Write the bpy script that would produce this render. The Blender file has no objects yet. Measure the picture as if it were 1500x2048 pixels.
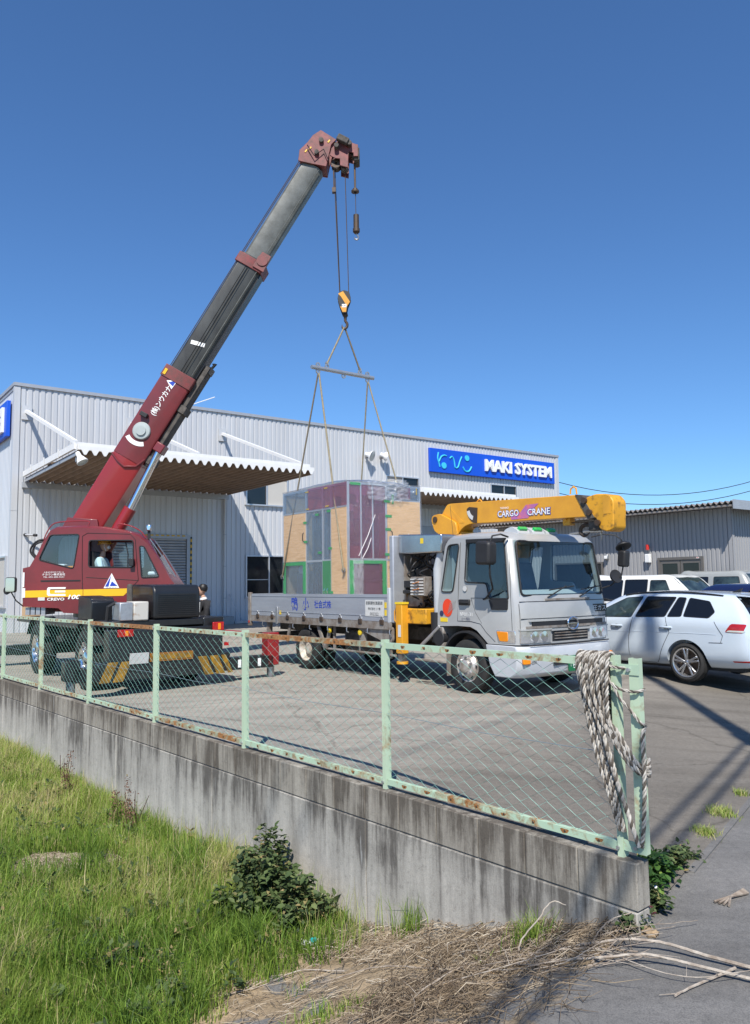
import bpy, bmesh, math, random
import numpy as np
from mathutils import Vector, Matrix, noise as mnoise
rnd = random.Random(7)
R = math.radians
scene = bpy.context.scene
COL = scene.collection

# ------------------------------------------------------------ camera, sky, sun, exposure
CAM_H = 1.67
cam_d = bpy.data.cameras.new('camera')
cam_d.sensor_fit = 'HORIZONTAL'; cam_d.sensor_width = 36.0; cam_d.lens = 36.0 * 1540 / 1500
cam_d.clip_start = 0.05; cam_d.clip_end = 2000
cam = bpy.data.objects.new('camera', cam_d); COL.objects.link(cam)
_p = math.atan((1168 - 1024) / 1540.0); _r = 0.0134
_fw = Vector((0, math.cos(_p), math.sin(_p))); _r0 = Vector((1, 0, 0)); _u0 = _r0.cross(_fw)
_rt = _r0 * math.cos(_r) - _u0 * math.sin(_r); _up = _rt.cross(_fw)
m = Matrix((( _rt.x, _up.x, -_fw.x, 0), (_rt.y, _up.y, -_fw.y, 0), (_rt.z, _up.z, -_fw.z, CAM_H), (0, 0, 0, 1)))
cam.matrix_world = m
scene.camera = cam

SUN_EL = R(50.0); SUN_AZ = R(-4.0)       # light travels towards +Y (the sun stands behind the camera)
world = bpy.data.worlds.new('World'); scene.world = world; world.use_nodes = True
wn = world.node_tree.nodes; wl = world.node_tree.links
sky = wn.new('ShaderNodeTexSky'); sky.sky_type = 'NISHITA'; sky.sun_disc = False
sky.sun_elevation = SUN_EL; sky.sun_rotation = R(180.0) + SUN_AZ
sky.air_density = 1.0; sky.dust_density = 0.0; sky.ozone_density = 10.0; sky.altitude = 0
tnt = wn.new('ShaderNodeMix'); tnt.data_type = 'RGBA'; tnt.blend_type = 'MULTIPLY'; tnt.inputs[0].default_value = 1; tnt.inputs[7].default_value = (.85, .99, 1.06, 1)
wl.new(sky.outputs[0], tnt.inputs[6]); wl.new(tnt.outputs[2], wn['Background'].inputs[0]); wn['Background'].inputs[1].default_value = 0.116
sun_d = bpy.data.lights.new('sun', 'SUN'); sun_d.energy = 5.0; sun_d.angle = R(0.53); sun_d.color = (1.0, 0.95, 0.87)
sun = bpy.data.objects.new('sun', sun_d); COL.objects.link(sun)
_ld = Vector((math.sin(SUN_AZ) * -1 * math.cos(SUN_EL), math.cos(SUN_AZ) * math.cos(SUN_EL), -math.sin(SUN_EL)))
sun.rotation_euler = _ld.to_track_quat('-Z', 'Y').to_euler(); sun.location = (0, -20, 30)
vs = scene.view_settings
vs.view_transform = 'Standard'; vs.look = 'None'; vs.gamma = 1.0; vs.use_curve_mapping = False; vs.exposure = 0.3
scene.render.engine = 'CYCLES'

# ------------------------------------------------------------ materials
MATS = {}
def _principled(name):
    mt = bpy.data.materials.new(name); mt.use_nodes = True
    MATS[name] = mt
    return mt, mt.node_tree.nodes, mt.node_tree.links, mt.node_tree.nodes['Principled BSDF']
def mat(name, col, rough=.5, metal=0., var=.12, scale=5., bump=0., bscale=80., coat=0., col2=None, spec=.5,
        stretch=(1, 1, 1), lo=.35, hi=.7, detail=6., emit=None):
    """one procedural material: base colour broken up by noise towards col2, optional fine relief"""
    mt, n, l, b = _principled(name)
    tc = n.new('ShaderNodeTexCoord'); mp = n.new('ShaderNodeMapping'); l.new(tc.outputs['Object'], mp.inputs[0])
    mp.inputs['Scale'].default_value = stretch
    nz = n.new('ShaderNodeTexNoise'); nz.inputs['Scale'].default_value = scale; nz.inputs['Detail'].default_value = detail
    nz.inputs['Roughness'].default_value = .62
    l.new(mp.outputs[0], nz.inputs['Vector'])
    rp = n.new('ShaderNodeValToRGB'); rp.color_ramp.elements[0].position = lo; rp.color_ramp.elements[1].position = hi
    c2 = col2 if col2 else tuple(c * (1 - var) for c in col)
    rp.color_ramp.elements[0].color = (*c2, 1); rp.color_ramp.elements[1].color = (*col, 1)
    l.new(nz.outputs[0], rp.inputs[0]); l.new(rp.outputs[0], b.inputs['Base Color'])
    b.inputs['Metallic'].default_value = metal; b.inputs['Specular IOR Level'].default_value = spec
    rr = n.new('ShaderNodeMapRange'); rr.inputs['To Min'].default_value = min(1, rough * 1.25); rr.inputs['To Max'].default_value = rough * .85
    l.new(nz.outputs[0], rr.inputs[0]); l.new(rr.outputs[0], b.inputs['Roughness'])
    if coat: b.inputs['Coat Weight'].default_value = coat; b.inputs['Coat Roughness'].default_value = .06
    if bump:
        bz = n.new('ShaderNodeTexNoise'); bz.inputs['Scale'].default_value = bscale; bz.inputs['Detail'].default_value = 4
        l.new(mp.outputs[0], bz.inputs['Vector'])
        bp = n.new('ShaderNodeBump'); bp.inputs['Strength'].default_value = bump; bp.inputs['Distance'].default_value = .01
        l.new(bz.outputs[0], bp.inputs['Height']); l.new(bp.outputs[0], b.inputs['Normal'])
    if emit: b.inputs['Emission Color'].default_value = (*emit[0], 1); b.inputs['Emission Strength'].default_value = emit[1]
    return mt
def schlick(n, l):
    lw = n.new('ShaderNodeLayerWeight'); lw.inputs[0].default_value = .5
    p5 = n.new('ShaderNodeMath'); p5.operation = 'POWER'; p5.inputs[1].default_value = 5.; l.new(lw.outputs['Facing'], p5.inputs[0]); return p5
def glass(name, tint, refl=.12, rough=.02, bump=0., bscale=14.):
    """thin pane: tinted see-through mixed with a sharp reflection by Fresnel"""
    mt = bpy.data.materials.new(name); mt.use_nodes = True; n = mt.node_tree.nodes; l = mt.node_tree.links; MATS[name] = mt
    n.remove(n['Principled BSDF']); out = n['Material Output']
    tr = n.new('ShaderNodeBsdfTransparent'); tr.inputs[0].default_value = (*tint, 1)
    gl = n.new('ShaderNodeBsdfGlossy'); gl.inputs['Roughness'].default_value = rough
    fr = schlick(n, l)
    ad = n.new('ShaderNodeMath'); ad.operation = 'ADD'; ad.use_clamp = True; ad.inputs[1].default_value = refl
    l.new(fr.outputs[0], ad.inputs[0])
    mx = n.new('ShaderNodeMixShader'); l.new(ad.outputs[0], mx.inputs[0]); l.new(tr.outputs[0], mx.inputs[1]); l.new(gl.outputs[0], mx.inputs[2])
    if bump:
        tc = n.new('ShaderNodeTexCoord'); nz = n.new('ShaderNodeTexNoise'); nz.inputs['Scale'].default_value = bscale; nz.inputs['Detail'].default_value = 5
        nz.inputs['Distortion'].default_value = 1.2
        l.new(tc.outputs['Object'], nz.inputs['Vector'])
        bp = n.new('ShaderNodeBump'); bp.inputs['Strength'].default_value = bump; bp.inputs['Distance'].default_value = .03
        l.new(nz.outputs[0], bp.inputs['Height']); l.new(bp.outputs[0], gl.inputs['Normal'])
    l.new(mx.outputs[0], out.inputs[0])
    return mt
def ramp_node(n, stops):
    rp = n.new('ShaderNodeValToRGB'); e = rp.color_ramp.elements
    while len(e) < len(stops): e.new(.5)
    for k, (p, c) in enumerate(stops): e[k].position = p; e[k].color = (*c, 1) if len(c) == 3 else c
    return rp
def noise_node(n, l, vec, scale, detail=6, rough=.6, dist=0.):
    z = n.new('ShaderNodeTexNoise'); z.inputs['Scale'].default_value = scale; z.inputs['Detail'].default_value = detail
    z.inputs['Roughness'].default_value = rough; z.inputs['Distortion'].default_value = dist
    if vec: l.new(vec, z.inputs['Vector'])
    return z
def mixc(n, l, fac, a, b, mode='MIX'):
    mx = n.new('ShaderNodeMix'); mx.data_type = 'RGBA'; mx.blend_type = mode
    for s, v in ((0, fac), (6, a), (7, b)):
        if hasattr(v, 'links'): l.new(v, mx.inputs[s])
        elif s == 0: mx.inputs[0].default_value = v
        else: mx.inputs[s].default_value = (*v, 1)
    return mx.outputs[2]

# ------------------------------------------------------------ mesh builder
def V3(p): return Vector(p)
class MB:
    def __init__(s): s.v = []; s.f = []
    def add(s, vs_, fs_):
        o = len(s.v); s.v.extend([tuple(p) for p in vs_]); s.f.extend([tuple(o + i for i in f) for f in fs_]); return s
    def box(s, c, d, rz=0., rx=0., ry=0.):
        hx, hy, hz = d[0] / 2, d[1] / 2, d[2] / 2
        M_ = Matrix.Rotation(rz, 3, 'Z') @ Matrix.Rotation(ry, 3, 'Y') @ Matrix.Rotation(rx, 3, 'X')
        ps = [M_ @ Vector((x * hx, y * hy, z * hz)) + Vector(c) for x in (-1, 1) for y in (-1, 1) for z in (-1, 1)]
        return s.add(ps, [(0, 1, 3, 2), (4, 6, 7, 5), (0, 4, 5, 1), (2, 3, 7, 6), (0, 2, 6, 4), (1, 5, 7, 3)])
    def bx(s, x0, x1, y0, y1, z0, z1): return s.box(((x0 + x1) / 2, (y0 + y1) / 2, (z0 + z1) / 2), (abs(x1 - x0), abs(y1 - y0), abs(z1 - z0)))
    def prism(s, poly, a, b, ax='y'):
        """polygon in the two remaining axes, extruded from a to b along ax"""
        def q(p, t): return (p[0], t, p[1]) if ax == 'y' else ((t, p[0], p[1]) if ax == 'x' else (p[0], p[1], t))
        n = len(poly)
        return s.add([q(p, a) for p in poly] + [q(p, b) for p in poly],
                     [tuple(range(n)), tuple(range(2 * n - 1, n - 1, -1))] + [(i, i + n, (i + 1) % n + n, (i + 1) % n) for i in range(n)])
    def beam(s, p0, p1, w, h, up=(0, 0, 1)):
        p0, p1 = Vector(p0), Vector(p1); d = (p1 - p0).normalized(); sd = d.cross(Vector(up))
        if sd.length < 1e-4: sd = Vector((1, 0, 0))
        sd.normalize(); u_ = sd.cross(d)
        ps = [p + sd * (w / 2 * a) + u_ * (h / 2 * b) for p in (p0, p1) for a, b in ((-1, -1), (1, -1), (1, 1), (-1, 1))]
        return s.add(ps, [(0, 1, 2, 3), (7, 6, 5, 4), (0, 4, 5, 1), (1, 5, 6, 2), (2, 6, 7, 3), (3, 7, 4, 0)])
    def tube(s, pts, r, n=8, closed=False, caps=True):
        pts = [Vector(p) for p in pts]; N = len(pts); rs = r if isinstance(r, (list, tuple)) else [r] * N
        T = []
        for i in range(N):
            a = pts[(i - 1) % N] if (closed or i > 0) else pts[i]; b = pts[(i + 1) % N] if (closed or i < N - 1) else pts[i]
            t = b - a; T.append(t.normalized() if t.length > 1e-9 else Vector((0, 0, 1)))
        ref = Vector((0, 0, 1)) if abs(T[0].z) < .9 else Vector((1, 0, 0))
        nn = (ref - T[0] * ref.dot(T[0])).normalized(); vs_ = []
        for i in range(N):
            nn = nn - T[i] * nn.dot(T[i])
            if nn.length < 1e-6: nn = T[i].orthogonal()
            nn.normalize(); bb = T[i].cross(nn)
            for k in range(n):
                a = 2 * math.pi * k / n; vs_.append(pts[i] + (nn * math.cos(a) + bb * math.sin(a)) * rs[i])
        fs_ = [(i * n + k, i * n + (k + 1) % n, ((i + 1) % N) * n + (k + 1) % n, ((i + 1) % N) * n + k) for i in range(N if closed else N - 1) for k in range(n)]
        if caps and not closed: fs_ += [tuple(range(n - 1, -1, -1)), tuple((N - 1) * n + k for k in range(n))]
        return s.add(vs_, fs_)
    def cyl(s, p0, p1, r0, r1=None, n=16): return s.tube([p0, p1], [r0, r0 if r1 is None else r1], n)
    def lathe(s, prof, c, ax=(0, 0, 1), n=24, closed=False):
        c = Vector(c); ax = Vector(ax).normalized(); a = ax.orthogonal().normalized(); b = ax.cross(a); m_ = len(prof)
        vs_ = [c + ax * h + (a * math.cos(t) + b * math.sin(t)) * r for t in [2 * math.pi * k / n for k in range(n)] for r, h in prof]
        fs_ = [(k * m_ + j, ((k + 1) % n) * m_ + j, ((k + 1) % n) * m_ + (j + 1) % m_, k * m_ + (j + 1) % m_) for k in range(n) for j in range(m_ if closed else m_ - 1)]
        return s.add(vs_, fs_)
    def quad(s, *ps): return s.add(ps, [tuple(range(len(ps)))])
    def sheet(s, poly, t):
        """flat polygon in space given thickness t along its normal"""
        ps = [Vector(p) for p in poly]; nr = (ps[1] - ps[0]).cross(ps[2] - ps[0]).normalized() * t; n = len(ps)
        return s.add(ps + [p + nr for p in ps], [tuple(range(n - 1, -1, -1)), tuple(range(n, 2 * n))] + [(i, (i + 1) % n, (i + 1) % n + n, i + n) for i in range(n)])
    def strip_solid(s, A, B):
        n = len(A); return s.add(list(A) + list(B), [(i, i + 1, n + i + 1, n + i) for i in range(n - 1)])
    def xf(s, M_): s.v = [tuple(M_ @ Vector(p)) for p in s.v]; return s
    def mirror_y(s):
        n = len(s.v); s.v += [(x, -y, z) for x, y, z in s.v]; s.f += [tuple(n + i for i in reversed(f)) for f in list(s.f)]; return s
    def me(s, name, mt=None, smooth=38):
        me = bpy.data.meshes.new(name); me.from_pydata(s.v, [], s.f); me.update()
        if smooth:
            for p in me.polygons: p.use_smooth = True
            me.set_sharp_from_angle(angle=R(smooth))
        if mt: me.materials.append(MATS[mt] if isinstance(mt, str) else mt)
        return me
    def build(s, name, mt, parent=None, bev=0., smooth=38, label=None, kind=None, fix=True):
        me = s.me(name, mt, smooth)
        if fix:
            bm = bmesh.new(); bm.from_mesh(me); bmesh.ops.recalc_face_normals(bm, faces=bm.faces); bm.to_mesh(me); bm.free()
        return link(name, me, parent, bev, label, kind)
def link(name, me, parent=None, bev=0., label=None, kind=None):
    o = bpy.data.objects.new(name, me); COL.objects.link(o)
    if parent: o.parent = parent
    if bev:
        b = o.modifiers.new('bevel', 'BEVEL'); b.width = bev; b.segments = 2; b.limit_method = 'ANGLE'; b.angle_limit = R(40)
    if label: o['label'] = label
    if kind: o['kind'] = kind
    return o
def tag(o, label, cat, group=None):
    o['label'] = label; o['category'] = cat
    if group: o['group'] = group
    return o
def thing(name, label, cat, loc=(0, 0, 0), rz=0., group=None):
    o = bpy.data.objects.new(name, None); COL.objects.link(o); o.empty_display_size = .2
    o.location = loc; o.rotation_euler = (0, 0, rz)
    return tag(o, label, cat, group)
def copy_tree(o, parent=None):
    c = o.copy(); COL.objects.link(c); c.parent = parent
    for ch in o.children: copy_tree(ch, c)
    return c
def text_mb(s_, o, a, b, w, h, ext=.0015, shear=0., bold=0.):
    """lettering fitted into w x h, centred on o, written along a with b up; returns an MB"""
    cu = bpy.data.curves.new('t', 'FONT'); cu.body = s_; cu.size = 1; cu.resolution_u = 2; cu.offset = bold; cu.shear = shear
    ob = bpy.data.objects.new('t', cu); COL.objects.link(ob)
    me = bpy.data.meshes.new_from_object(ob.evaluated_get(bpy.context.evaluated_depsgraph_get()))
    P = np.array([v.co[:2] for v in me.vertices]); fs_ = [tuple(p.vertices) for p in me.polygons]
    bpy.data.objects.remove(ob); bpy.data.curves.remove(cu); bpy.data.meshes.remove(me)
    mbk = MB()
    if len(P) == 0: return mbk
    lo = P.min(0); hi = P.max(0); sc = (w / max(hi[0] - lo[0], 1e-6), h / max(hi[1] - lo[1], 1e-6)); c = (lo + hi) / 2
    a = Vector(a).normalized(); b = Vector(b).normalized(); nr = a.cross(b); o = Vector(o)
    mbk.add([o + a * ((p[0] - c[0]) * sc[0]) + b * ((p[1] - c[1]) * sc[1]) + nr * ext for p in P], fs_)
    return mbk
def lettering(s_, o, a, b, w, h, mt, parent, name='lettering', **k):
    mbk = text_mb(s_, o, a, b, w, h, **k)
    return mbk.build(name, mt, parent, smooth=0, fix=False) if mbk.v else None
def crom(pts, n=8, closed=False):
    """Catmull-Rom curve through pts"""
    P = [Vector(p) for p in pts]; N = len(P); out = []
    for i in range(N if closed else N - 1):
        p0 = P[(i - 1) % N] if closed or i > 0 else P[0] * 2 - P[1]; p1 = P[i]; p2 = P[(i + 1) % N]
        p3 = P[(i + 2) % N] if closed or i < N - 2 else P[-1] * 2 - P[-2]
        for k in range(n):
            t = k / n; out.append(.5 * ((2 * p1) + (p2 - p0) * t + (2 * p0 - 5 * p1 + 4 * p2 - p3) * t * t + (3 * p1 - p0 - 3 * p2 + p3) * t ** 3))
    if not closed: out.append(P[-1])
    return out
def rrect(x0, x1, z0, z1, r, n=4):
    o = []
    for cx, cz, a0 in ((x1 - r, z1 - r, 0), (x0 + r, z1 - r, 90), (x0 + r, z0 + r, 180), (x1 - r, z0 + r, 270)):
        for k in range(n + 1): a = R(a0 + 90 * k / n); o.append((cx + r * math.cos(a), cz + r * math.sin(a)))
    return o
def rpoly(pts, r, n=3):
    """rounded polygon (2-D)"""
    out = []; N = len(pts)
    for i in range(N):
        p0, p1, p2 = Vector(pts[i - 1]), Vector(pts[i]), Vector(pts[(i + 1) % N])
        rr = r[i] if isinstance(r, (list, tuple)) else r
        a = (p0 - p1); b = (p2 - p1); k = min(rr, a.length * .48, b.length * .48)
        if k < 1e-4: out.append(tuple(p1)); continue
        A = p1 + a.normalized() * k; B = p1 + b.normalized() * k
        for j in range(n + 1): t = j / n; out.append(tuple(A * (1 - t) ** 2 + p1 * (2 * t * (1 - t)) + B * t * t))
    return out
U = Vector((.8, .6, 0)); VV = Vector((-.6, .8, 0))     # the two directions the whole yard is laid out in
RZ_U = math.atan2(.6, .8); RZ_V = math.atan2(.8, -.6); RZ_MV = math.atan2(-.8, .6)

# ------------------------------------------------------------ common materials
def ground_mat(name, a, b, c, sp=.5, big=.35, speck=140., bump=.35, tracks=True):
    mt, n, l, bs = _principled(name)
    tc = n.new('ShaderNodeTexCoord'); o = tc.outputs['Object']
    z1 = noise_node(n, l, o, big, 7, .6, .4); z2 = noise_node(n, l, o, 3.1, 6, .65); z3 = noise_node(n, l, o, speck, 3, .7)
    mp = n.new('ShaderNodeMapping'); mp.inputs['Rotation'].default_value = (0, 0, -RZ_V); mp.inputs['Scale'].default_value = (.14, 1.5, 1)
    l.new(o, mp.inputs[0]); z4 = noise_node(n, l, mp.outputs[0], 1.6, 6, .6, .6)
    r1 = ramp_node(n, [(.34, b), (.62, a)]); l.new(z1.outputs[0], r1.inputs[0])
    c1 = mixc(n, l, z2.outputs[0], r1.outputs[0], c)
    r4 = ramp_node(n, [(.44, (1, 1, 1)), (.64, (.72, .71, .70))]); l.new(z4.outputs[0], r4.inputs[0])
    c2 = mixc(n, l, .75 if tracks else .2, c1, r4.outputs[0], 'MULTIPLY')
    r3 = ramp_node(n, [(.36, (.62, .62, .62)), (.5, (1, 1, 1)), (.68, (1.25, 1.23, 1.2))]); l.new(z3.outputs[0], r3.inputs[0])
    c3 = mixc(n, l, .8, c2, r3.outputs[0], 'MULTIPLY')
    z5 = noise_node(n, l, o, 21., 6, .75, .2); r5 = ramp_node(n, [(.3, (.74, .74, .74)), (.5, (1, 1, 1)), (.7, (1.16, 1.15, 1.13))]); l.new(z5.outputs[0], r5.inputs[0]); c3 = mixc(n, l, .85, c3, r5.outputs[0], 'MULTIPLY')
    l.new(c3, bs.inputs['Base Color']); bs.inputs['Roughness'].default_value = .88; bs.inputs['Specular IOR Level'].default_value = sp
    bp = n.new('ShaderNodeBump'); bp.inputs['Strength'].default_value = bump; bp.inputs['Distance'].default_value = .006
    l.new(z3.outputs[0], bp.inputs['Height']); l.new(bp.outputs[0], bs.inputs['Normal'])
    return mt
ground_mat('lot_asphalt', (.385, .350, .295), (.255, .235, .205), (.315, .288, .247), .3)
ground_mat('road_asphalt', (.205, .198, .188), (.135, .132, .128), (.17, .165, .158), .3, .6)
ground_mat('far_earth', (.20, .19, .12), (.12, .14, .06), (.16, .15, .1), .2, tracks=False)
ground_mat('field_soil', (.40, .30, .19), (.27, .20, .125), (.33, .26, .17), .2, 1.4, 45., .9, False)

def lot_wear():
    """newer dark tarmac by the gate, oil stains, tyre scuffs and fine cracks on the yard"""
    mt = MATS['lot_asphalt']; n = mt.node_tree.nodes; l = mt.node_tree.links; bs = n['Principled BSDF']; src = bs.inputs['Base Color'].links[0].from_socket
    tc = n.new('ShaderNodeTexCoord'); o = tc.outputs['Object']; at = n.new('ShaderNodeAttribute'); at.attribute_name = 'edge'
    z = noise_node(n, l, o, .8, 6, .6, .3); ad = n.new('ShaderNodeMath'); ad.operation = 'MULTIPLY_ADD'; ad.inputs[1].default_value = .5; l.new(z.outputs[0], ad.inputs[0]); l.new(at.outputs['Fac'], ad.inputs[2])
    rp = ramp_node(n, [(.45, (1, 1, 1)), (1.0, (.56, .555, .55))]); l.new(ad.outputs[0], rp.inputs[0]); c1 = mixc(n, l, 1., src, rp.outputs[0], 'MULTIPLY')
    st = noise_node(n, l, o, 1.7, 4, .5, .8); r2 = ramp_node(n, [(.64, (1, 1, 1)), (.74, (.62, .61, .6))]); l.new(st.outputs[0], r2.inputs[0]); c2 = mixc(n, l, .7, c1, r2.outputs[0], 'MULTIPLY')
    wp = noise_node(n, l, o, 1.2, 5, .6); mx = n.new('ShaderNodeVectorMath'); mx.operation = 'MULTIPLY_ADD'; mx.inputs[1].default_value = (.7, .7, 0); l.new(wp.outputs['Color'], mx.inputs[0]); l.new(o, mx.inputs[2])
    vo = n.new('ShaderNodeTexVoronoi'); vo.feature = 'DISTANCE_TO_EDGE'; vo.inputs['Scale'].default_value = .33; l.new(mx.outputs[0], vo.inputs['Vector'])
    r3 = ramp_node(n, [(.0, (.42, .41, .4)), (.006, (1, 1, 1))]); l.new(vo.outputs[0], r3.inputs[0]); c3 = mixc(n, l, .55, c2, r3.outputs[0], 'MULTIPLY')
    l.new(c3, bs.inputs['Base Color'])
lot_wear()
def soil_slab():
    """brown soil with worn grey slab showing through towards the road"""
    mt = MATS['field_soil']; n = mt.node_tree.nodes; l = mt.node_tree.links; bs = n['Principled BSDF']
    src = bs.inputs['Base Color'].links[0].from_socket
    tc = n.new('ShaderNodeTexCoord'); at = n.new('ShaderNodeAttribute'); at.attribute_name = 'edge'
    z = noise_node(n, l, tc.outputs['Object'], 2.2, 7, .65, .5)
    ad = n.new('ShaderNodeMath'); ad.operation = 'MULTIPLY_ADD'; ad.inputs[1].default_value = 1.5; l.new(z.outputs[0], ad.inputs[0]); l.new(at.outputs['Fac'], ad.inputs[2])
    rp = ramp_node(n, [(.78, (0, 0, 0)), (.9, (1, 1, 1))]); l.new(ad.outputs[0], rp.inputs[0])
    z2 = noise_node(n, l, tc.outputs['Object'], 90, 4, .7); r2 = ramp_node(n, [(.35, (.10, .098, .095)), (.65, (.23, .225, .215))]); l.new(z2.outputs[0], r2.inputs[0])
    l.new(mixc(n, l, rp.outputs[0], src, r2.outputs[0]), bs.inputs['Base Color'])
soil_slab()

def rusty(name, col, rust=.5, scale=9., top=(.33, .15, .05), rough=.5):
    mt, n, l, b = _principled(name)
    tc = n.new('ShaderNodeTexCoord'); o = tc.outputs['Object']
    z = noise_node(n, l, o, scale, 8, .68, .5); z2 = noise_node(n, l, o, 1.3, 3, .5)
    ad = n.new('ShaderNodeMath'); ad.operation = 'ADD'; l.new(z.outputs[0], ad.inputs[0]); l.new(z2.outputs[0], ad.inputs[1])
    t = (1.45 - rust * .5) * .6
    rp = ramp_node(n, [(t - .14, (0, 0, 0)), (t, (1, 1, 1))])
    hf = n.new('ShaderNodeMath'); hf.operation = 'MULTIPLY'; hf.inputs[1].default_value = .6; l.new(ad.outputs[0], hf.inputs[0])
    l.new(hf.outputs[0], rp.inputs[0])
    z3 = noise_node(n, l, o, 40, 5, .7); rr = ramp_node(n, [(.3, tuple(c * .5 for c in top)), (.7, tuple(min(1, c * 1.35) for c in top))]); l.new(z3.outputs[0], rr.inputs[0])
    rb = ramp_node(n, [(.3, tuple(c * .82 for c in col)), (.7, col)]); l.new(z2.outputs[0], rb.inputs[0])
    l.new(mixc(n, l, rp.outputs[0], rb.outputs[0], rr.outputs[0]), b.inputs['Base Color'])
    b.inputs['Roughness'].default_value = rough
    return mt
rusty('mint_post', (.52, .655, .47), .40, 7.); rusty('mint_rail', (.47, .63, .46), .52, 14.); rusty('rail_rust', (.40, .56, .42), .78, 10.); mat('rust_spot', (.38, .17, .05), .8, var=.5, scale=60)
mat('mint_wire', (.24, .49, .41), .4, var=.35, scale=3)
mat('tension_wire', (.42, .50, .52), .35, .7, var=.1)
mat('zinc', (.55, .56, .57), .42, .75, var=.25, scale=12)
mat('steel', (.45, .45, .45), .35, .9, var=.25, scale=10)
mat('chrome', (.85, .86, .88), .12, 1., var=.05)
mat('black_paint', (.016, .017, .019), .38, var=.4, scale=6, coat=.3)
mat('black_plastic', (.02, .02, .022), .55, var=.2)
mat('rubber', (.028, .027, .026), .82, var=.35, scale=14, bump=.2)
mat('dark_metal', (.055, .052, .05), .55, .4, var=.5, scale=9, col2=(.10, .06, .035))
mat('grime', (.13, .115, .10), .8, .1, var=.5, scale=8, col2=(.05, .045, .04))
mat('rope_gap_shade', (.15, .125, .10), .95, var=.5, scale=25); mat('rope_fibre', (.52, .49, .44), .95, var=.5, scale=22, col2=(.20, .17, .135), lo=.3, hi=.62)  # dark tone paints the shade in the gaps between strands
mat('white_paint', (.80, .80, .79), .5, var=.08, scale=3)
mat('white_vinyl', (.85, .85, .83), .5, var=.05)
mat('concrete_dark', (.20, .20, .19), .9, var=.3, bump=.3)

# ------------------------------------------------------------ the setting: lot, road, field
E0 = Vector((1.391, 4.577, 0)); FD = Vector((-.657, .754, 0)).normalized(); FN = Vector((FD.y, -FD.x, 0))   # fence end, fence direction, into the yard
RE = Vector((1.507, 4.593, 0)); RD = Vector((.59, .807, 0)).normalized(); RL = Vector((-RD.y, RD.x, 0))      # road edge
RZ_F = math.atan2(FD.y, FD.x)
def sstep(x): x = max(0., min(1., x)); return x * x * (3 - 2 * x)
def road_dist(p): return (Vector((p[0], p[1], 0)) - RE).dot(RL)
BF = Vector((-4.87, 30, 0))                                                # a point of the warehouse front
def lot_z(x, y):
    p = Vector((x, y, 0)); e = road_dist(p)
    z = -.25 * (1 - sstep(e / 3.0))
    z -= .11 * sstep((-x - 1.0) / 4.0) * sstep((24 - y) / 6)
    d = (BF - p).dot(VV)
    z += .26 * (1 - sstep((d - .5) / 9.0))
    return z
def lot():
    rows = [.10] + [.25 + .3 * i for i in range(12)] + [4.2 + 1.0 * i for i in range(34)] + [42, 50, 60, 75, 100]
    ts = [0., .2, .5, .8, 1.1, 1.5, 1.9, 2.4, 3] + [3.8 + .9 * i for i in range(22)] + [25, 30, 36, 44, 60, 80]
    vs_, fs_ = [], []
    for n_ in rows:
        k = RL.dot(FD); off = -(E0 + FN * n_ - RE).dot(RL) / k           # s at which the row meets the road edge
        for t in ts:
            p = E0 + FN * n_ + FD * (off + t / k * 1.0)
            vs_.append((p.x, p.y, lot_z(p.x, p.y)))
    w = len(ts)
    fs_ = [(i * w + j, i * w + j + 1, (i + 1) * w + j + 1, (i + 1) * w + j) for i in range(len(rows) - 1) for j in range(w - 1)]
    o = MB().add(vs_, fs_).build('parking_lot', 'lot_asphalt'); o['kind'] = 'structure'
    a = o.data.attributes.new('edge', 'FLOAT', 'POINT'); a.data.foreach_set('value', np.array([1 - sstep((road_dist(v) - .4) / 4.2) for v in vs_], dtype=np.float32)); return o
lot()
def road():
    mbk = MB(); a = RE - RD * 30; b = RE + RD * 160
    q = [a + RL * .06, b + RL * .06, b - RL * 7, a - RL * 7]
    mbk.quad(*[(p.x, p.y, -.262) for p in q]); mbk.quad(*[(p.x, p.y, -.9) for p in (a, b, b - RL * 7, a - RL * 7)])
    o = mbk.build('road', 'road_asphalt', fix=False); o['kind'] = 'structure'
    # low concrete edging along the seam between yard and road
    mk = MB(); p = RE + RD * .9
    o = mk.beam((p.x, p.y, -.285), (p.x + RD.x * 60, p.y + RD.y * 60, -.285), .10, .07).build('road_edging', 'road_asphalt'); o['kind'] = 'structure'
road()
def field_z(x, y):
    p = Vector((x, y, 0)); e = road_dist(p)
    z = -.265 - .32 * max(0., min(2.2, e)); z = max(z, -.97)
    q = (p - E0); n_ = q.dot(FN)
    amp = sstep(e / .5)
    z += amp * (.035 * mnoise.noise((x * 2.1, y * 2.1, 3)) + .02 * mnoise.noise((x * 6, y * 6, 1)) + .012 * mnoise.noise((x * 17, y * 17, 5)))
    z += .10 * mnoise.noise((x * .5, y * .5, 9)) * sstep((e - 2) / 2)
    return z
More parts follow.
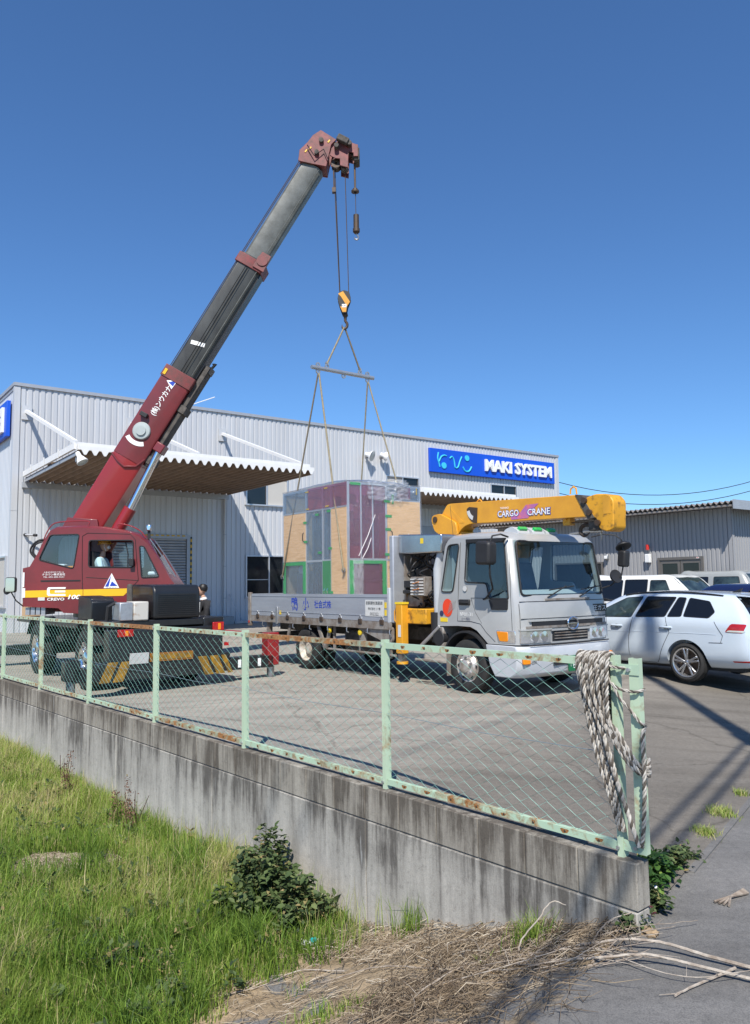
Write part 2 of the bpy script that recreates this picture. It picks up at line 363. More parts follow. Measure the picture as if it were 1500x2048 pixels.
def field():
    vs_, fs_ = [], []; ns = [.02 - .07 * i for i in range(60)] + [-4.5 - .4 * i for i in range(20)] + [-14, -20, -40]
    ss = [0.] + [.06 * i for i in range(1, 60)] + [3.6 + .25 * i for i in range(60)] + [20, 26, 40, 70]
    at = []
    for n_ in ns:
        k = RL.dot(FD); off = -(E0 + FN * n_ - RE).dot(RL) / k
        for t in ss:
            p = E0 + FN * n_ + FD * (off + t); z = field_z(p.x, p.y); vs_.append((p.x, p.y, z))
            at.append(max(0., .8 - road_dist(p)) * .22 * (1 if n_ < -.5 else 0))
    w = len(ss)
    fs_ = [(i * w + j, (i + 1) * w + j, (i + 1) * w + j + 1, i * w + j + 1) for i in range(len(ns) - 1) for j in range(w - 1)]
    o = MB().add(vs_, fs_).build('field', 'field_soil'); o['kind'] = 'structure'
    a = o.data.attributes.new('edge', 'FLOAT', 'POINT'); a.data.foreach_set('value', np.array(at, dtype=np.float32))
field()
mk = MB(); mk.quad((-900, -900, -1.12), (900, -900, -1.12), (900, 900, -1.12), (-900, 900, -1.12))
o = mk.build('ground', 'far_earth', fix=False); o['kind'] = 'structure'

# ------------------------------------------------------------ boundary wall
def wall_mat(name, base, stain, top):
    mt, n, l, b = _principled(name)
    tc = n.new('ShaderNodeTexCoord'); ge = n.new('ShaderNodeNewGeometry'); o = tc.outputs['Object']
    o = ge.outputs['Position']
    mp = n.new('ShaderNodeMapping'); mp.inputs['Scale'].default_value = (1, 1, .09); l.new(o, mp.inputs[0])
    st = noise_node(n, l, mp.outputs[0], 8., 8, .68, .15)                     # runs of dirty water
    st2 = noise_node(n, l, mp.outputs[0], 30., 5, .7)
    cl = noise_node(n, l, o, 1.1, 5, .6); fine = noise_node(n, l, o, 120., 3, .7); sp = noise_node(n, l, o, 22., 6, .75)
    sx = n.new('ShaderNodeSeparateXYZ'); l.new(ge.outputs['Position'], sx.inputs[0])
    mr = n.new('ShaderNodeMapRange'); mr.inputs[1].default_value = -.95; mr.inputs[2].default_value = .1; mr.inputs[3].default_value = -.27; mr.inputs[4].default_value = .08
    l.new(sx.outputs[2], mr.inputs[0])
    a1 = n.new('ShaderNodeMath'); a1.operation = 'ADD'; l.new(st.outputs[0], a1.inputs[0]); l.new(mr.outputs[0], a1.inputs[1])
    a2 = n.new('ShaderNodeMath'); a2.operation = 'MULTIPLY_ADD'; a2.inputs[1].default_value = .72; l.new(cl.outputs[0], a2.inputs[0]); l.new(a1.outputs[0], a2.inputs[2])
    a3_ = n.new('ShaderNodeMath'); a3_.operation = 'MULTIPLY_ADD'; a3_.inputs[1].default_value = .26; l.new(st2.outputs[0], a3_.inputs[0]); l.new(a2.outputs[0], a3_.inputs[2])
    a3 = n.new('ShaderNodeMath'); a3.inputs[1].default_value = top; l.new(a3_.outputs[0], a3.inputs[0])
    rp = ramp_node(n, [(.60, base), (.86, tuple(x * .55 + y * .45 for x, y in zip(base, stain))), (1., stain)]); l.new(a3.outputs[0], rp.inputs[0])
    r2 = ramp_node(n, [(.32, (.45, .45, .45)), (.45, (1, 1, 1)), (.7, (1.12, 1.12, 1.1))]); l.new(sp.outputs[0], r2.inputs[0])
    c1 = mixc(n, l, .5, rp.outputs[0], r2.outputs[0], 'MULTIPLY')
    r3 = ramp_node(n, [(.35, (.75, .75, .75)), (.65, (1.15, 1.15, 1.15))]); l.new(fine.outputs[0], r3.inputs[0])
    c2 = mixc(n, l, .6, c1, r3.outputs[0], 'MULTIPLY')
    lime = ramp_node(n, [(.62, (0, 0, 0)), (.72, (1, 1, 1))]); l.new(st.outputs[0], lime.inputs[0])
    mu = n.new('ShaderNodeMath'); mu.operation = 'MULTIPLY'; l.new(lime.outputs[0], mu.inputs[0]); l.new(cl.outputs[0], mu.inputs[1])
    c3 = mixc(n, l, mu.outputs[0], c2, (.55, .55, .53))
    l.new(c3, b.inputs['Base Color']); b.inputs['Roughness'].default_value = .92; b.inputs['Specular IOR Level'].default_value = .25
    bp = n.new('ShaderNodeBump'); bp.inputs['Strength'].default_value = .35; bp.inputs['Distance'].default_value = .006
    l.new(sp.outputs[0], bp.inputs['Height']); l.new(bp.outputs[0], b.inputs['Normal'])
wall_mat('wall_base', (.49, .465, .415), (.12, .11, .098), -.075)
wall_mat('wall_block', (.41, .38, .325), (.115, .10, .083), -.135)
bw = thing('boundary_wall', 'long stained grey concrete wall along the grass under the green fence', 'wall', E0, RZ_F)
s = -.125
k = 0
block_me = None
while s < 15.5:
    L_ = .39
    mk = MB().bx(s, s + L_ - .006, -.065, .065, -.155, .1 + rnd.uniform(-.002, .002)); mk.build('block', 'wall_block', bw, bev=.006); s += L_; k += 1
MB().bx(-.1, 15.6, -.055, .055, -.166, .088).build('mortar', 'concrete_dark', bw)
s = -.12
for L_ in (2.32, 2.4, 2.4, 2.4, 2.4, 3.6):
    MB().bx(s, s + L_ - .008, -.075, .073, -1.3, -.163).build('panel', 'wall_base', bw, bev=.006); s += L_

# ------------------------------------------------------------ chain-link fence
fence = thing('chain_link_fence', 'mint green chain-link fence with rusty rails on top of the concrete wall', 'fence', E0 + Vector((0, 0, .1)), RZ_F)
posts = [0., 2.03, 4.1, 6.08, 8.14, 10.15, 12.15, 14.15]
for s in posts:
    w = .036
    mk = MB(); mk.bx(s - w / 2, s + w / 2, .012, .018, -.005, 1.135); mk.bx(s - w / 2, s - w / 2 + .006, -.035, .012, -.005, 1.135); mk.bx(s + w / 2 - .006, s + w / 2, -.035, .012, -.005, 1.135)
    mk.bx(s - w / 2, s - w / 2 + .014, -.041, -.035, -.005, 1.135); mk.bx(s + w / 2 - .014, s + w / 2, -.041, -.035, -.005, 1.135)
    po = mk.build('post', 'mint_post', fence)
    for z in (.05, 1.09): MB().cyl((s + .012, .012, z), (s + .012, .03, z), .011, n=6).build('bolt', 'zinc', po)
mk = MB(); s = -.125
mk.bx(s - .03, s + .03, .0, .006, .04, 1.125); mk.bx(s - .03, s - .024, -.04, 0, .04, 1.125); mk.bx(s + .024, s + .03, -.04, 0, .04, 1.125)
gp = mk.build('gate_post', 'mint_post', fence, label='rusty free end upright beside the last fence post')
for z in (.07, 1.06):
    mk = MB().bx(-.16, -.02, .007, .012, z - .03, z + .03); br = mk.build('bracket', 'mint_rail', fence)
    MB().cyl((-.10, .01, z), (-.10, .03, z), .012, n=6).build('bolt', 'zinc', br)
HOOKM = MB().lathe([(.001, .0125), (.007, .0125), (.009, .0105), (.009, .009)], (0, 0, 0), (0, 1, 0), 6).me('hook_bolt', 'dark_metal')
RUSTM = MB().prism([(.021 * (1 + .25 * math.sin(3.1 * a)) * math.cos(a), .021 * (1 + .3 * math.sin(2.3 * a + 1)) * math.sin(a)) for a in [k * math.pi / 7 for k in range(14)]], .0092, .0098).me('rust_mark', 'rust_spot')
HZ = (.075, 1.075)                                                        # mesh between the rails
for i in range(len(posts) - 1):
    a, b = posts[i] + .026, posts[i + 1] - .026
    for z, mt in ((.055, 'rail_rust' if i == 2 else 'mint_rail'), (1.09, 'rail_rust' if i in (1, 3) else 'mint_rail')):
        mk = MB().bx(a, b, .004, .009, z - .022, z + .022).bx(a, b, -.03, .004, z + .016, z + .022)
        ra = mk.build('rail', mt, fence)
        x = a + .12
        while x < b - .05:
            o = link('hook_bolt', HOOKM, ra); o.location = (x, 0, z); o = link('rust_mark', RUSTM, ra); o.location = (x + rnd.uniform(-.008, .008), 0, z + rnd.uniform(-.004, .004)); o.scale = (rnd.uniform(.5, 1.5), 1, rnd.uniform(.5, .85)); x += .238
    mk = MB(); dx = .0685; nw = int((b - a) / dx); dx = (b - a) / nw; dz = .041; nz = int((HZ[1] - HZ[0]) / dz)
    for j in range(nw):
        pts = []
        jit = [rnd.gauss(0, .0012) for _ in range(3)]
        for q in range(nz + 1):
            right = (q + j) % 2
            pts.append((a + (j + right) * dx + rnd.gauss(0, .0012), .0016 * (1 if right else -1) - .012 + .004 * math.sin(q * .4 + j * .13), HZ[0] + q * dz + rnd.gauss(0, .001)))
        mk.tube(pts, .0019, 3)
    mk.build('wire_mesh', 'mint_wire', fence, smooth=60, fix=False)
    mk = MB().tube([(a, .0, .57), ((a + b) / 2, .004, .553), (b, .0, .57)], .0022, 4); mk.build('tension_wire', 'tension_wire', fence)

# ------------------------------------------------------------ rope hank hung over the fence end
def rope(mb_, pts, r=.0125, pitch=.085, ph=0., mb2_=None):
    c = crom(pts, 10); L_ = 0.; path = []; step = pitch / 9
    d = [0.]
    for i in range(1, len(c)): d.append(d[-1] + (c[i] - c[i - 1]).length)
    N = max(4, int(d[-1] / step)); i = 0; res = []
    for q in range(N + 1):
        t = d[-1] * q / N
        while i < len(d) - 2 and d[i + 1] < t: i += 1
        f = (t - d[i]) / max(1e-9, d[i + 1] - d[i]); res.append(c[i].lerp(c[i + 1], f))
    T = [(res[min(q + 1, N)] - res[max(q - 1, 0)]).normalized() for q in range(N + 1)]
    nn = T[0].orthogonal().normalized(); fr = []
    for q in range(N + 1):
        nn = (nn - T[q] * nn.dot(T[q])).normalized(); fr.append((nn.copy(), T[q].cross(nn)))
    for k in range(3):
        (mb2_ if k == 2 and mb2_ else mb_).tube([res[q] + (fr[q][0] * math.cos(a) + fr[q][1] * math.sin(a)) * (r * .58) for q in range(N + 1)
                  for a in [ph + 2 * math.pi * (q * step / pitch + k / 3)]], r * .47, 6)
hank = thing('rope_hank', 'thick grey twisted rope hank slung over the end of the green fence', 'rope', E0 + Vector((0, 0, .1)), RZ_F)
def H(s, z, y=.05): return (s, y, z - .1)
paths = []
for i in range(12):                                                      # loops going over the top rail
    t = i / 11; s0 = .222 - .205 * t
    jit = lambda a=.006: rnd.uniform(-a, a)
    front = [H(s0 + .008, 1.17, -.055), H(s0 + .004, 1.235, -.02), H(s0, 1.238 + jit(), .028), H(s0 - .006 + jit(), 1.17, .055 + .008 * (i % 2)), H(s0 - .03 * (1 - t) + jit(), 1.02, .05 + .012 * (i % 3))]
    back = [H(s0 + .004 + jit(), .78, -.06), H(s0 + .006, 1.0, -.055)]
    if i < 3: low = [H(.16 - .035 * i + jit(), .85, .055), H(.10 - .032 * i, .62, .05), H(.035 - .022 * i, .42, .045), H(-.01 - .015 * i, .25, .03)]
    elif i in (4, 7): low = [H(.085 - .014 * (i - 4) + jit(), .86, .07), H(.02 + jit(), .70, .075), H(-.03 + jit(), .50, .06), H(-.10 + jit(), .32, .055), H(-.135, .19, .045)]
    else: low = [H(.075 - .075 * t + jit(), .87, .065 + .01 * (i % 2)), H(.015 - .065 * t + jit(), .77 + .05 * t, .08), H(-.075 - .02 * t + jit(), .67 + .07 * t, .08), H(-.150 + jit(.012), .585 + .07 * t + jit(), .06), H(-.185, .56 + .06 * t, .0), H(-.16, .60 + .06 * t, -.05)]
    paths.append(back + front + low)
paths.append([H(-.155, .84, -.03), H(-.178, .78, .03), H(-.19, .62, .05), H(-.183, .45, .05), H(-.168, .30, .045), H(-.145, .20, .03), H(-.12, .185, -.02)])
paths.append([H(.03, 1.18, .05), H(-.02, 1.172, .04), H(-.065, 1.168, .03), H(-.075, 1.165, -.04)])
paths.append([H(.02, 1.13, .045), H(.0, 1.085, .055), H(-.05, 1.052, .045), H(-.11, 1.04, .03), H(-.158, 1.043, .02), H(-.17, 1.05, -.03)])
paths.append([H(-.01, 1.08, .05), H(-.055, 1.0, .05), H(-.105, .94, .03), H(-.16, .87, .02), H(-.17, .85, -.03)])
for pth in paths:
    mk = MB(); mk2 = MB(); rope(mk, pth, r=.0128 if len(pth) > 6 else .0095, ph=rnd.uniform(0, 6), mb2_=mk2); st_ = mk.build('strand', 'rope_fibre', hank, smooth=70, fix=False); mk2.build('gap_shade_strand', 'rope_gap_shade', st_, smooth=70, fix=False)  # every third strand coloured dark to stand for the shaded gaps

# ------------------------------------------------------------ warehouse
mat('metal_wall', (.61, .62, .635), .42, .15, var=.20, scale=1.6, stretch=(1.5, 1, .10), detail=9, lo=.25, hi=.75)
mat('metal_wall_side', (.60, .615, .64), .42, .15, var=.10, scale=1.2, stretch=(1, 1, .15))
mat('trim_grey', (.42, .44, .47), .45, .3, var=.1)
mat('shed_wall', (.33, .33, .335), .65, 0, var=.10, scale=1.5, stretch=(1, 1, .2))
mat('shed_roof', (.30, .27, .245), .55, .2, var=.2, scale=2)
mat('deck_plate', (.25, .17, .11), .6, .1, var=.15, scale=2, col2=(.17, .115, .075))
mat('alu', (.62, .63, .65), .35, .6, var=.08)
mat('bronze_frame', (.20, .185, .17), .45, .4, var=.15)
mat('window_dark', (.012, .015, .018), .06, 0, var=.3, scale=1.5, spec=.6)
mat('blind', (.50, .48, .44), .7, var=.08, scale=1)
mat('shutter', (.44, .46, .48), .5, .3, var=.15, scale=3)
mat('sign_blue', (.004, .085, .62), .45, var=.06, scale=2)
mat('sign_cyan', (.05, .55, .75), .5, var=.05)
mat('hazard_yellow', (.78, .47, .02), .5, var=.25, scale=12)
mat('concrete_pale', (.40, .39, .37), .85, var=.2, scale=4, bump=.2)
mat('lens', (.62, .66, .62), .15, .1, var=.12)
mat('red_plastic', (.55, .03, .02), .4, var=.1)
mat('interior_dark', (.02, .022, .025), .9, var=.3)

def ribbed_wall(length, z0, z1, holes, period=.2, depth=.026, flat=.62):
    """corrugated sheet in the local x-z plane, ribs standing out towards -y, openings left free"""
    mk = MB(); prof = []; n_ = int(round(length / period)); p = length / n_
    for i in range(n_):
        a = i * p; prof += [(a, 0), (a + p * flat, 0), (a + p * (flat + .06), depth), (a + p * .94, depth)]
    prof.append((length, 0))
    cuts = sorted({h[k] for h in holes for k in (0, 1)})
    pr = []
    for (xa, ya), (xb, yb) in zip(prof[:-1], prof[1:]):
        pr.append((xa, ya))
        for c in cuts:
            if xa + 1e-4 < c < xb - 1e-4: pr.append((c, ya + (yb - ya) * (c - xa) / (xb - xa)))
    pr.append(prof[-1])
    for (xa, ya), (xb, yb) in zip(pr[:-1], pr[1:]):
        xm = (xa + xb) / 2; segs = [(z0, z1)]
        for h in holes:
            if h[0] < xm < h[1]:
                ns_ = []
                for s0, s1 in segs:
                    if h[3] <= s0 or h[2] >= s1: ns_.append((s0, s1)); continue
                    if h[2] > s0: ns_.append((s0, h[2]))
                    if h[3] < s1: ns_.append((h[3], s1))
                segs = ns_
        for s0, s1 in segs: mk.quad((xa, ya, s0), (xb, yb, s0), (xb, yb, s1), (xa, ya, s1))
    return mk
def window(par, x0, x1, z0, z1, mull=(), pane='window_dark', frame='alu', y=0., panes=None, bar=None, fw=.05):
    """sliding window: frame with sill, one pane between each pair of mullions, set in an opening"""
    mk = MB(); d0, d1 = y - .055, y + .06
    mk.bx(x0 - fw, x1 + fw, d0, d1, z1, z1 + fw).bx(x0 - fw, x0, d0, d1, z0, z1).bx(x1, x1 + fw, d0, d1, z0, z1)
    w = mk.build('window', frame, par)
    MB().bx(x0 - fw - .03, x1 + fw + .03, d0 - .05, d1, z0 - fw, z0).build('sill', frame, w)
    xs = [x0] + [x0 + (x1 - x0) * m_ for m_ in mull] + [x1]
    for m_ in xs[1:-1]: MB().bx(m_ - .025, m_ + .025, d0 + .015, d1 - .02, z0, z1).build('mullion', frame, w)
    for i in range(len(xs) - 1):
        MB().bx(xs[i] + (.025 if i else 0), xs[i + 1] - (.025 if i < len(xs) - 2 else 0), y + .01 + .004 * (i % 2), y + .022 + .004 * (i % 2), z0, z1).build('pane', panes[i] if panes else pane, w)
    if bar:
        for i, t in bar: MB().bx(xs[i] + .026, xs[i + 1] - .026, y - .005, y + .008, z0 + (z1 - z0) * t - .012, z0 + (z1 - z0) * t + .012).build('glazing_bar', frame, w)
    return w
BC = BF + U * -8.63
wh = thing('warehouse', 'two-storey pale grey corrugated metal warehouse with loading canopy behind the crane', 'building', BC, RZ_U)
WL, WH, WZ = 27.07, 8.33, .1
holes = [(8.46, 10.45, 1.25, 2.8), (8.46, 10.25, 4.85, 5.95), (15.38, 17.2, 5.55, 6.45), (21.93, 23.7, 5.6, 6.5), (2.1, 6.0, .1, 3.42), (15.2, 20.1, .1, 4.3)]
ribbed_wall(WL, WZ, WH, holes).build('front_wall', 'metal_wall', wh, fix=False, smooth=0)
sd = ribbed_wall(20, WZ, WH, [(.45, 3.2, 1.1, 2.7)]); sd.v = [(y, 20 - x, z) for x, y, z in sd.v]; sd.v = [(x, y, z) for x, y, z in sd.v]
sd = ribbed_wall(20, WZ, WH, [(20 - 3.2, 20 - .45, 1.1, 2.7)]); sd.v = [(y, 20 - x, z) for x, y, z in sd.v]
sd.build('side_wall', 'metal_wall_side', wh, fix=False, smooth=0)
MB().bx(WL - .01, WL + .01, 0.03, 20, WZ, WH).build('end_wall', 'metal_wall_side', wh)
MB().bx(-.02, WL + .02, .03, 20, WH - .12, WH - .06).build('roof', 'trim_grey', wh)
MB().bx(-.04, WL + .05, -.05, .03, WH, WH + .11).build('parapet_cap', 'trim_grey', wh)
MB().bx(-.05, .03, .035, 20, WH + .002, WH + .112).build('parapet_cap', 'trim_grey', wh)
for zz in ((WZ, 4.19), (4.2, WH - .01)): MB().bx(-.025, .16, -.022, -.004, *zz).bx(-.028, -.006, -.02, .16, *zz).build('corner_trim', 'metal_wall', wh)
MB().bx(WL - .16, WL + .02, -.02, -.003, WZ, WH).build('corner_trim', 'metal_wall', wh)
MB().bx(0.02, WL - .03, .22, .26, WZ, WH - .15).build('dark_interior_sheet', 'interior_dark', wh)  # near-black sheet standing in for the unlit interior
MB().bx(.22, .26, .4, 19.5, WZ, WH - .15).build('dark_interior_sheet', 'interior_dark', wh)
window(wh, 8.46, 10.45, 1.25, 2.8, (.49,), bar=((0, .42),))
window(wh, 8.46, 10.25, 4.85, 5.95, (.49,), panes=['window_dark', 'blind'])
window(wh, 15.38, 17.2, 5.55, 6.45, (.5,), panes=['blind', 'window_dark'])
window(wh, 21.93, 23.7, 5.6, 6.5, (.52,))
mk = MB().bx(-.07, .05, .40, .45, 1.05, 2.75).bx(-.07, .05, 3.2, 3.25, 1.05, 2.75).bx(-.07, .05, .45, 3.2, 2.7, 2.75).bx(-.1, .05, .45, 3.2, 1.05, 1.1)
sw = mk.build('window', 'alu', wh); MB().bx(-.02, -.01, .45, 3.2, 1.1, 2.7).build('pane', 'blind', sw)
# roller shutter
sh = MB().bx(2.1, 6.0, .02, .05, .1, .34).build('shutter', 'shutter', wh)
z = .34; i = 0
while z < 3.4:
    MB().prism([(.05, z + .004), (.012, z + .02), (.0, z + .05), (.012, z + .082), (.05, z + .098)], 2.12, 5.98, 'x').build('slat', 'shutter', sh); z += .1
for x in (2.02, 6.0):
    MB().bx(x, x + .12, -.05, .06, .1, 3.42).build('shutter_guide', 'trim_grey', wh)
MB().bx(2.02, 6.12, -.06, .06, 3.42, 3.56).build('lintel', 'trim_grey', wh)
for k in range(15): MB().bx(6.125, 6.185, -.065, -.055, .30 + k * .215, .41 + k * .215).build('hazard_stripe', 'hazard_yellow', wh)
for k in range(9): MB().bx(4.2 + k * .2, 4.31 + k * .2, -.072, -.062, 3.50, 3.55).build('hazard_stripe', 'hazard_yellow', wh)
MB().bx(6.12, 6.19, -.053, -.045, .1, 3.5).build('door_edge', 'black_paint', wh)
# second loading bay
MB().bx(15.2, 20.1, .06, .1, .1, 4.3).build('shutter', 'shutter', wh)
# canopies: folded plate sheet, edge beams, tie braces
def canopy(x0, x1, out, zf, zb, braces, ztop, small=False):
    cp = MB().beam((x0 - .06, -.1, zb + .08), (x0 - .06, -out, zf + .08), .07, .17).build('canopy', 'white_paint', wh, label='flat folded-plate canopy hung from the wall by white braces')
    per = .262; n_ = int((x1 - x0) / per); per = (x1 - x0) / n_; h = .13; pr = []
    for i in range(n_):
        a = x0 + i * per; pr += [(a, h), (a + per * .22, h), (a + per * .5, 0), (a + per * .72, 0)]
    pr.append((x1, h))
    A = [(x, -.02, zb - .17 + q) for x, q in pr]; B = [(x, -out - .14, zf - .17 + q) for x, q in pr]
    mk2 = MB().strip_solid(A, B); mk2.strip_solid([(x, y, z_ + .006) for x, y, z_ in B], [(x, y, z_ + .006) for x, y, z_ in A])
    mk2.strip_solid(B, [(x, y, z_ + .006) for x, y, z_ in B])
    mk2.build('roof_sheet', 'deck_plate', cp, fix=False, smooth=0)
    # closing fascia behind the waves of the front edge
    mk2 = MB(); F = [(x, -out - .145, zf - .17 + q + .012) for x, q in pr]; G = [(x, -out - .145, zf + .07) for x, q in pr]
    mk2.strip_solid(F, G); mk2.strip_solid([(x, y + .02, z_) for x, y, z_ in G], [(x, y + .02, z_) for x, y, z_ in F]); mk2.strip_solid(G, [(x, y + .02, z_) for x, y, z_ in G])
    mk2.build('fascia', 'white_paint', cp, fix=False, smooth=0)
    MB().beam((x0, -out, zf + .08), (x1 - .1, -out, zf + .08), .12, .2).build('front_beam', 'white_paint', cp)
    MB().bx(x0 - .1, x1 - .1, -.12, -.01, zb - .36, zb - .18).build('back_beam', 'trim_grey', cp)
    if not small:
        for yy in (-1.2, -2.8, -4.4): MB().bx(x0 - .115, x0 - .105, yy - .03, yy + .03, zf - .05, zf + .2).build('stiffener', 'white_paint', cp)
        MB().bx(x0 - .02, x1, -out * .5 - .06, -out * .5 + .06, zb - .03, zb + .10).build('purlin', 'deck_plate', cp)
        MB().beam((x0 - .02, -.1, zb - .13), (x0 - .02, -out - .1, zf - .13), .03, .09).build('side_trim', 'trim_grey', cp)
    for bx_ in braces:
        b_ = MB().beam((bx_, -.06, ztop), (bx_, -out + .1, zf + .2), .10, .10).build('brace', 'white_paint', cp)
        MB().bx(bx_ - .16, bx_ + .16, -.05, -.02, ztop - .28, ztop + .2).build('base_plate', 'metal_wall', b_)
    return cp
canopy(.38, 7.75, 5.9, 5.37, 5.32, (.36, 3.86, 7.4), 7.5)
canopy(14.8, 20.5, 3.0, 5.42, 5.46, (), 7.5, True)
# downpipe, gutter, step
mk = MB().cyl((7.5, -.09, .45), (7.5, -.09, 5.0), .05, n=10)
dp = mk.build('downpipe', 'metal_wall', wh)
for z in (1.2, 2.4, 3.6): MB().cyl((7.5, -.09, z), (7.5, -.09, z + .03), .058, n=10).build('collar', 'trim_grey', dp)
MB().bx(6.4, 7.6, -.7, -.02, .1, .55).build('concrete_step', 'concrete_pale', wh, bev=.01)
MB().tube([(6.3, .6, WH + .05), (6.3, .6, WH + .4)], .02, 6).build('aerial_mast', 'zinc', wh)
MB().tube([(6.0, .5, 8.45), (7.5, .9, 9.15)], .018, 6).build('antenna', 'white_paint', wh)

def signboard(name, label, par_loc, rz, w, h):
    o = thing(name, label, 'sign', par_loc, rz); MB().bx(-w / 2, w / 2, -.16, -.04, -h / 2, h / 2).build('board', 'sign_blue', o, bev=.01); return o
c = BC + U * (8.63 + 13.57) + Vector((0, 0, 7.4))
sg = signboard('signboard', 'blue company signboard with raised white letters high on the warehouse', c, RZ_U, 8.74, 1.12)
mk = text_mb('MAKI SYSTEM', (1.62, -.165, .02), (1, 0, 0), (0, 0, 1), 4.9, .60, ext=0, bold=.035)
top = [(x, y - .09, z) for x, y, z in mk.v]; nv = len(mk.v); ed = {}
for f in mk.f:
    for i in range(len(f)): e = (f[i], f[(i + 1) % len(f)]); ed[e] = ed.get(e, 0) + 1
mk.v += top; mk.f = [tuple(i + nv for i in f) for f in mk.f] + [(a, b, b + nv, a + nv) for (a, b) in ed if (b, a) not in ed]
mk.build('raised_letters', 'white_vinyl', sg, smooth=0, fix=False)
def stroke(pts, r): return MB().tube([(x, -.172, z) for x, z in [(p.x, p.y) for p in crom([(a, b, 0) for a, b in pts], 8)]], r, 6)
for pts, r in (([(-3.85, .38), (-3.9, .1), (-3.82, -.15), (-3.78, -.3)], .035), ([(-3.82, -.05), (-3.68, .18), (-3.5, .27), (-3.35, .26)], .035),
               ([(-3.15, .15), (-2.98, .25), (-2.86, .05), (-2.80, -.25), (-2.62, -.22), (-2.5, .05), (-2.36, .3)], .035), ([(-2.3, -.2), (-2.15, -.38), (-1.9, -.36), (-1.72, -.14)], .04)):
    stroke(pts, r).build('logo_stroke', 'sign_cyan', sg)
for x, z, r in ((-3.52, -.22, .15), (-2.02, .26, .14)): MB().lathe([(0.001, .0), (r, 0.), (r, .03), (.001, .03)], (x, -.165, z), (0, -1, 0), 20).build('logo_dot', 'sign_cyan', sg)
c = BC + VV * 4.7 + Vector((0, 0, 7.3))
sg2 = signboard('signboard', 'blue signboard on the left side wall, cut off by the photo edge', c, RZ_U - math.pi / 2, 8.6, 1.2)
for (a, b_, z0, z1) in ((3.1, 3.95, -.42, -.30), (3.1, 3.95, .30, .42), (3.78, 3.95, -.30, .30), (3.1, 3.78, -.07, .07), (3.1, 3.26, -.3, -.07), (3.1, 3.26, .07, .3), (3.6, 3.78, -.3, -.16), (3.6, 3.78, .16, .3)):
    MB().bx(a, b_, -.24, -.16, z0, z1).build('raised_letter', 'white_vinyl', sg2)

# floodlights, wall camera
def floodlight(loc, rz, aim, label, r=.23):
    t = thing('floodlight', label, 'lamp', loc, rz, 'floodlights on the warehouse')
    MB().bx(-.05, .05, -.06, 0, -.06, .06).tube([(0, -.05, 0), (0, -.22, -.02)], .025, 8).build('bracket', 'zinc', t)
    d = Vector(aim).normalized(); c0 = Vector((0, -.30, 0))
    MB().lathe([(.001, -.2), (r * .42, -.19), (r * .45, -.06), (r * .6, -.02), (r * .9, .08), (r, .11), (r, .135), (r * .93, .135)], c0, d, 24).build('housing', 'white_paint', t)
    MB().lathe([(.001, .112), (r * .93, .112), (r * .93, .125), (.001, .145)], c0, d, 22).build('lens', 'lens', t)
    MB().bx(-.10, .10, -.3, -.2, -.12, -.09).build('yoke', 'dark_metal', t)
    return t
floodlight(BC + U * (8.63 + 5.62) + Vector((0, 0, 7.25)), RZ_U, (.45, -.85, -.35), 'round white floodlight on the wall, left one of the pair above the wrapped machine')
floodlight(BC + U * (8.63 + 6.42) + Vector((0, 0, 7.3)), RZ_U, (.85, -.45, -.3), 'round white floodlight on the wall, right one of the pair, turned aside')
floodlight(BC + U * .42 - VV * 5.75 + Vector((0, 0, 5.1)), RZ_U, (.35, -.45, -.9), 'small white floodlight hanging under the front corner of the canopy', .15)
t = thing('security_camera', 'small grey security camera on the wall behind the crane cab', 'camera', BC + U * .42 + Vector((0, 0, 3.42)), RZ_U)
MB().cyl((0, 0, 0), (0, -.12, 0), .05, n=10).build('mount', 'black_plastic', t)
MB().tube([(0, -.1, .0), (.2, -.3, -.02)], .035, 8).build('body', 'zinc', t); MB().tube([(.2, -.3, -.02), (.28, -.38, -.03)], .045, 8).build('hood', 'black_plastic', t)

# ------------------------------------------------------------ shed on the right
SC = Vector((10.2, 22, 0))
shd = thing('shed', 'low grey corrugated metal shed with wavy roof edge behind the parked cars', 'building', SC, RZ_V)
SLn, SHt = 9.2, 3.72
def flip(mk): mk.v = [(x, -y, z) for x, y, z in mk.v]; mk.f = [tuple(reversed(f)) for f in mk.f]; return mk
flip(ribbed_wall(SLn, -.1, SHt, [(.95, 2.36, -.1, 2.3), (4.5, 6.4, 1.2, 2.25)], .14, .022)).build('front_wall', 'shed_wall', shd, fix=False, smooth=0)
mk = ribbed_wall(9, -.1, SHt, [], .14, .022); mk.v = [(y, -9 + x, z) for x, y, z in mk.v]; mk.build('side_wall', 'shed_wall', shd, fix=False, smooth=0)
MB().bx(-.03, .10, .004, .02, -.1, SHt).bx(-.02, -.004, -.1, .02, -.1, SHt).build('corner_trim', 'shed_wall', shd)
MB().bx(.03, SLn, -.5, -.45, -.1, SHt).build('dark_interior_sheet', 'interior_dark', shd)  # near-black sheet in place of the shed's dark inside
pr = []; per = .17; n_ = int((SLn + .9) / per)
for i in range(n_ * 4 + 1):
    x = -.42 + i * per / 4; pr.append((x, .045 * math.sin(i * math.pi / 2)))
ya, yb = .66, -9.4
A = [(x, ya, SHt + .10 + q) for x, q in pr]; B = [(x, yb, SHt - .25 + q) for x, q in pr]
mk = MB().strip_solid(B, A); mk.strip_solid([(x, y, z - .01) for x, y, z in A], [(x, y, z - .01) for x, y, z in B]); mk.strip_solid(A, [(x, y, z - .014) for x, y, z in A])
mk.build('roof', 'shed_roof', shd, fix=False, smooth=0)
MB().bx(-.46, -.43, -9.4, .67, SHt - .10, SHt + .16).build('verge_board', 'trim_grey', shd)
MB().bx(-.42, SLn + .4, .35, .62, SHt - .02, SHt + .03).build('soffit', 'shed_roof', shd)
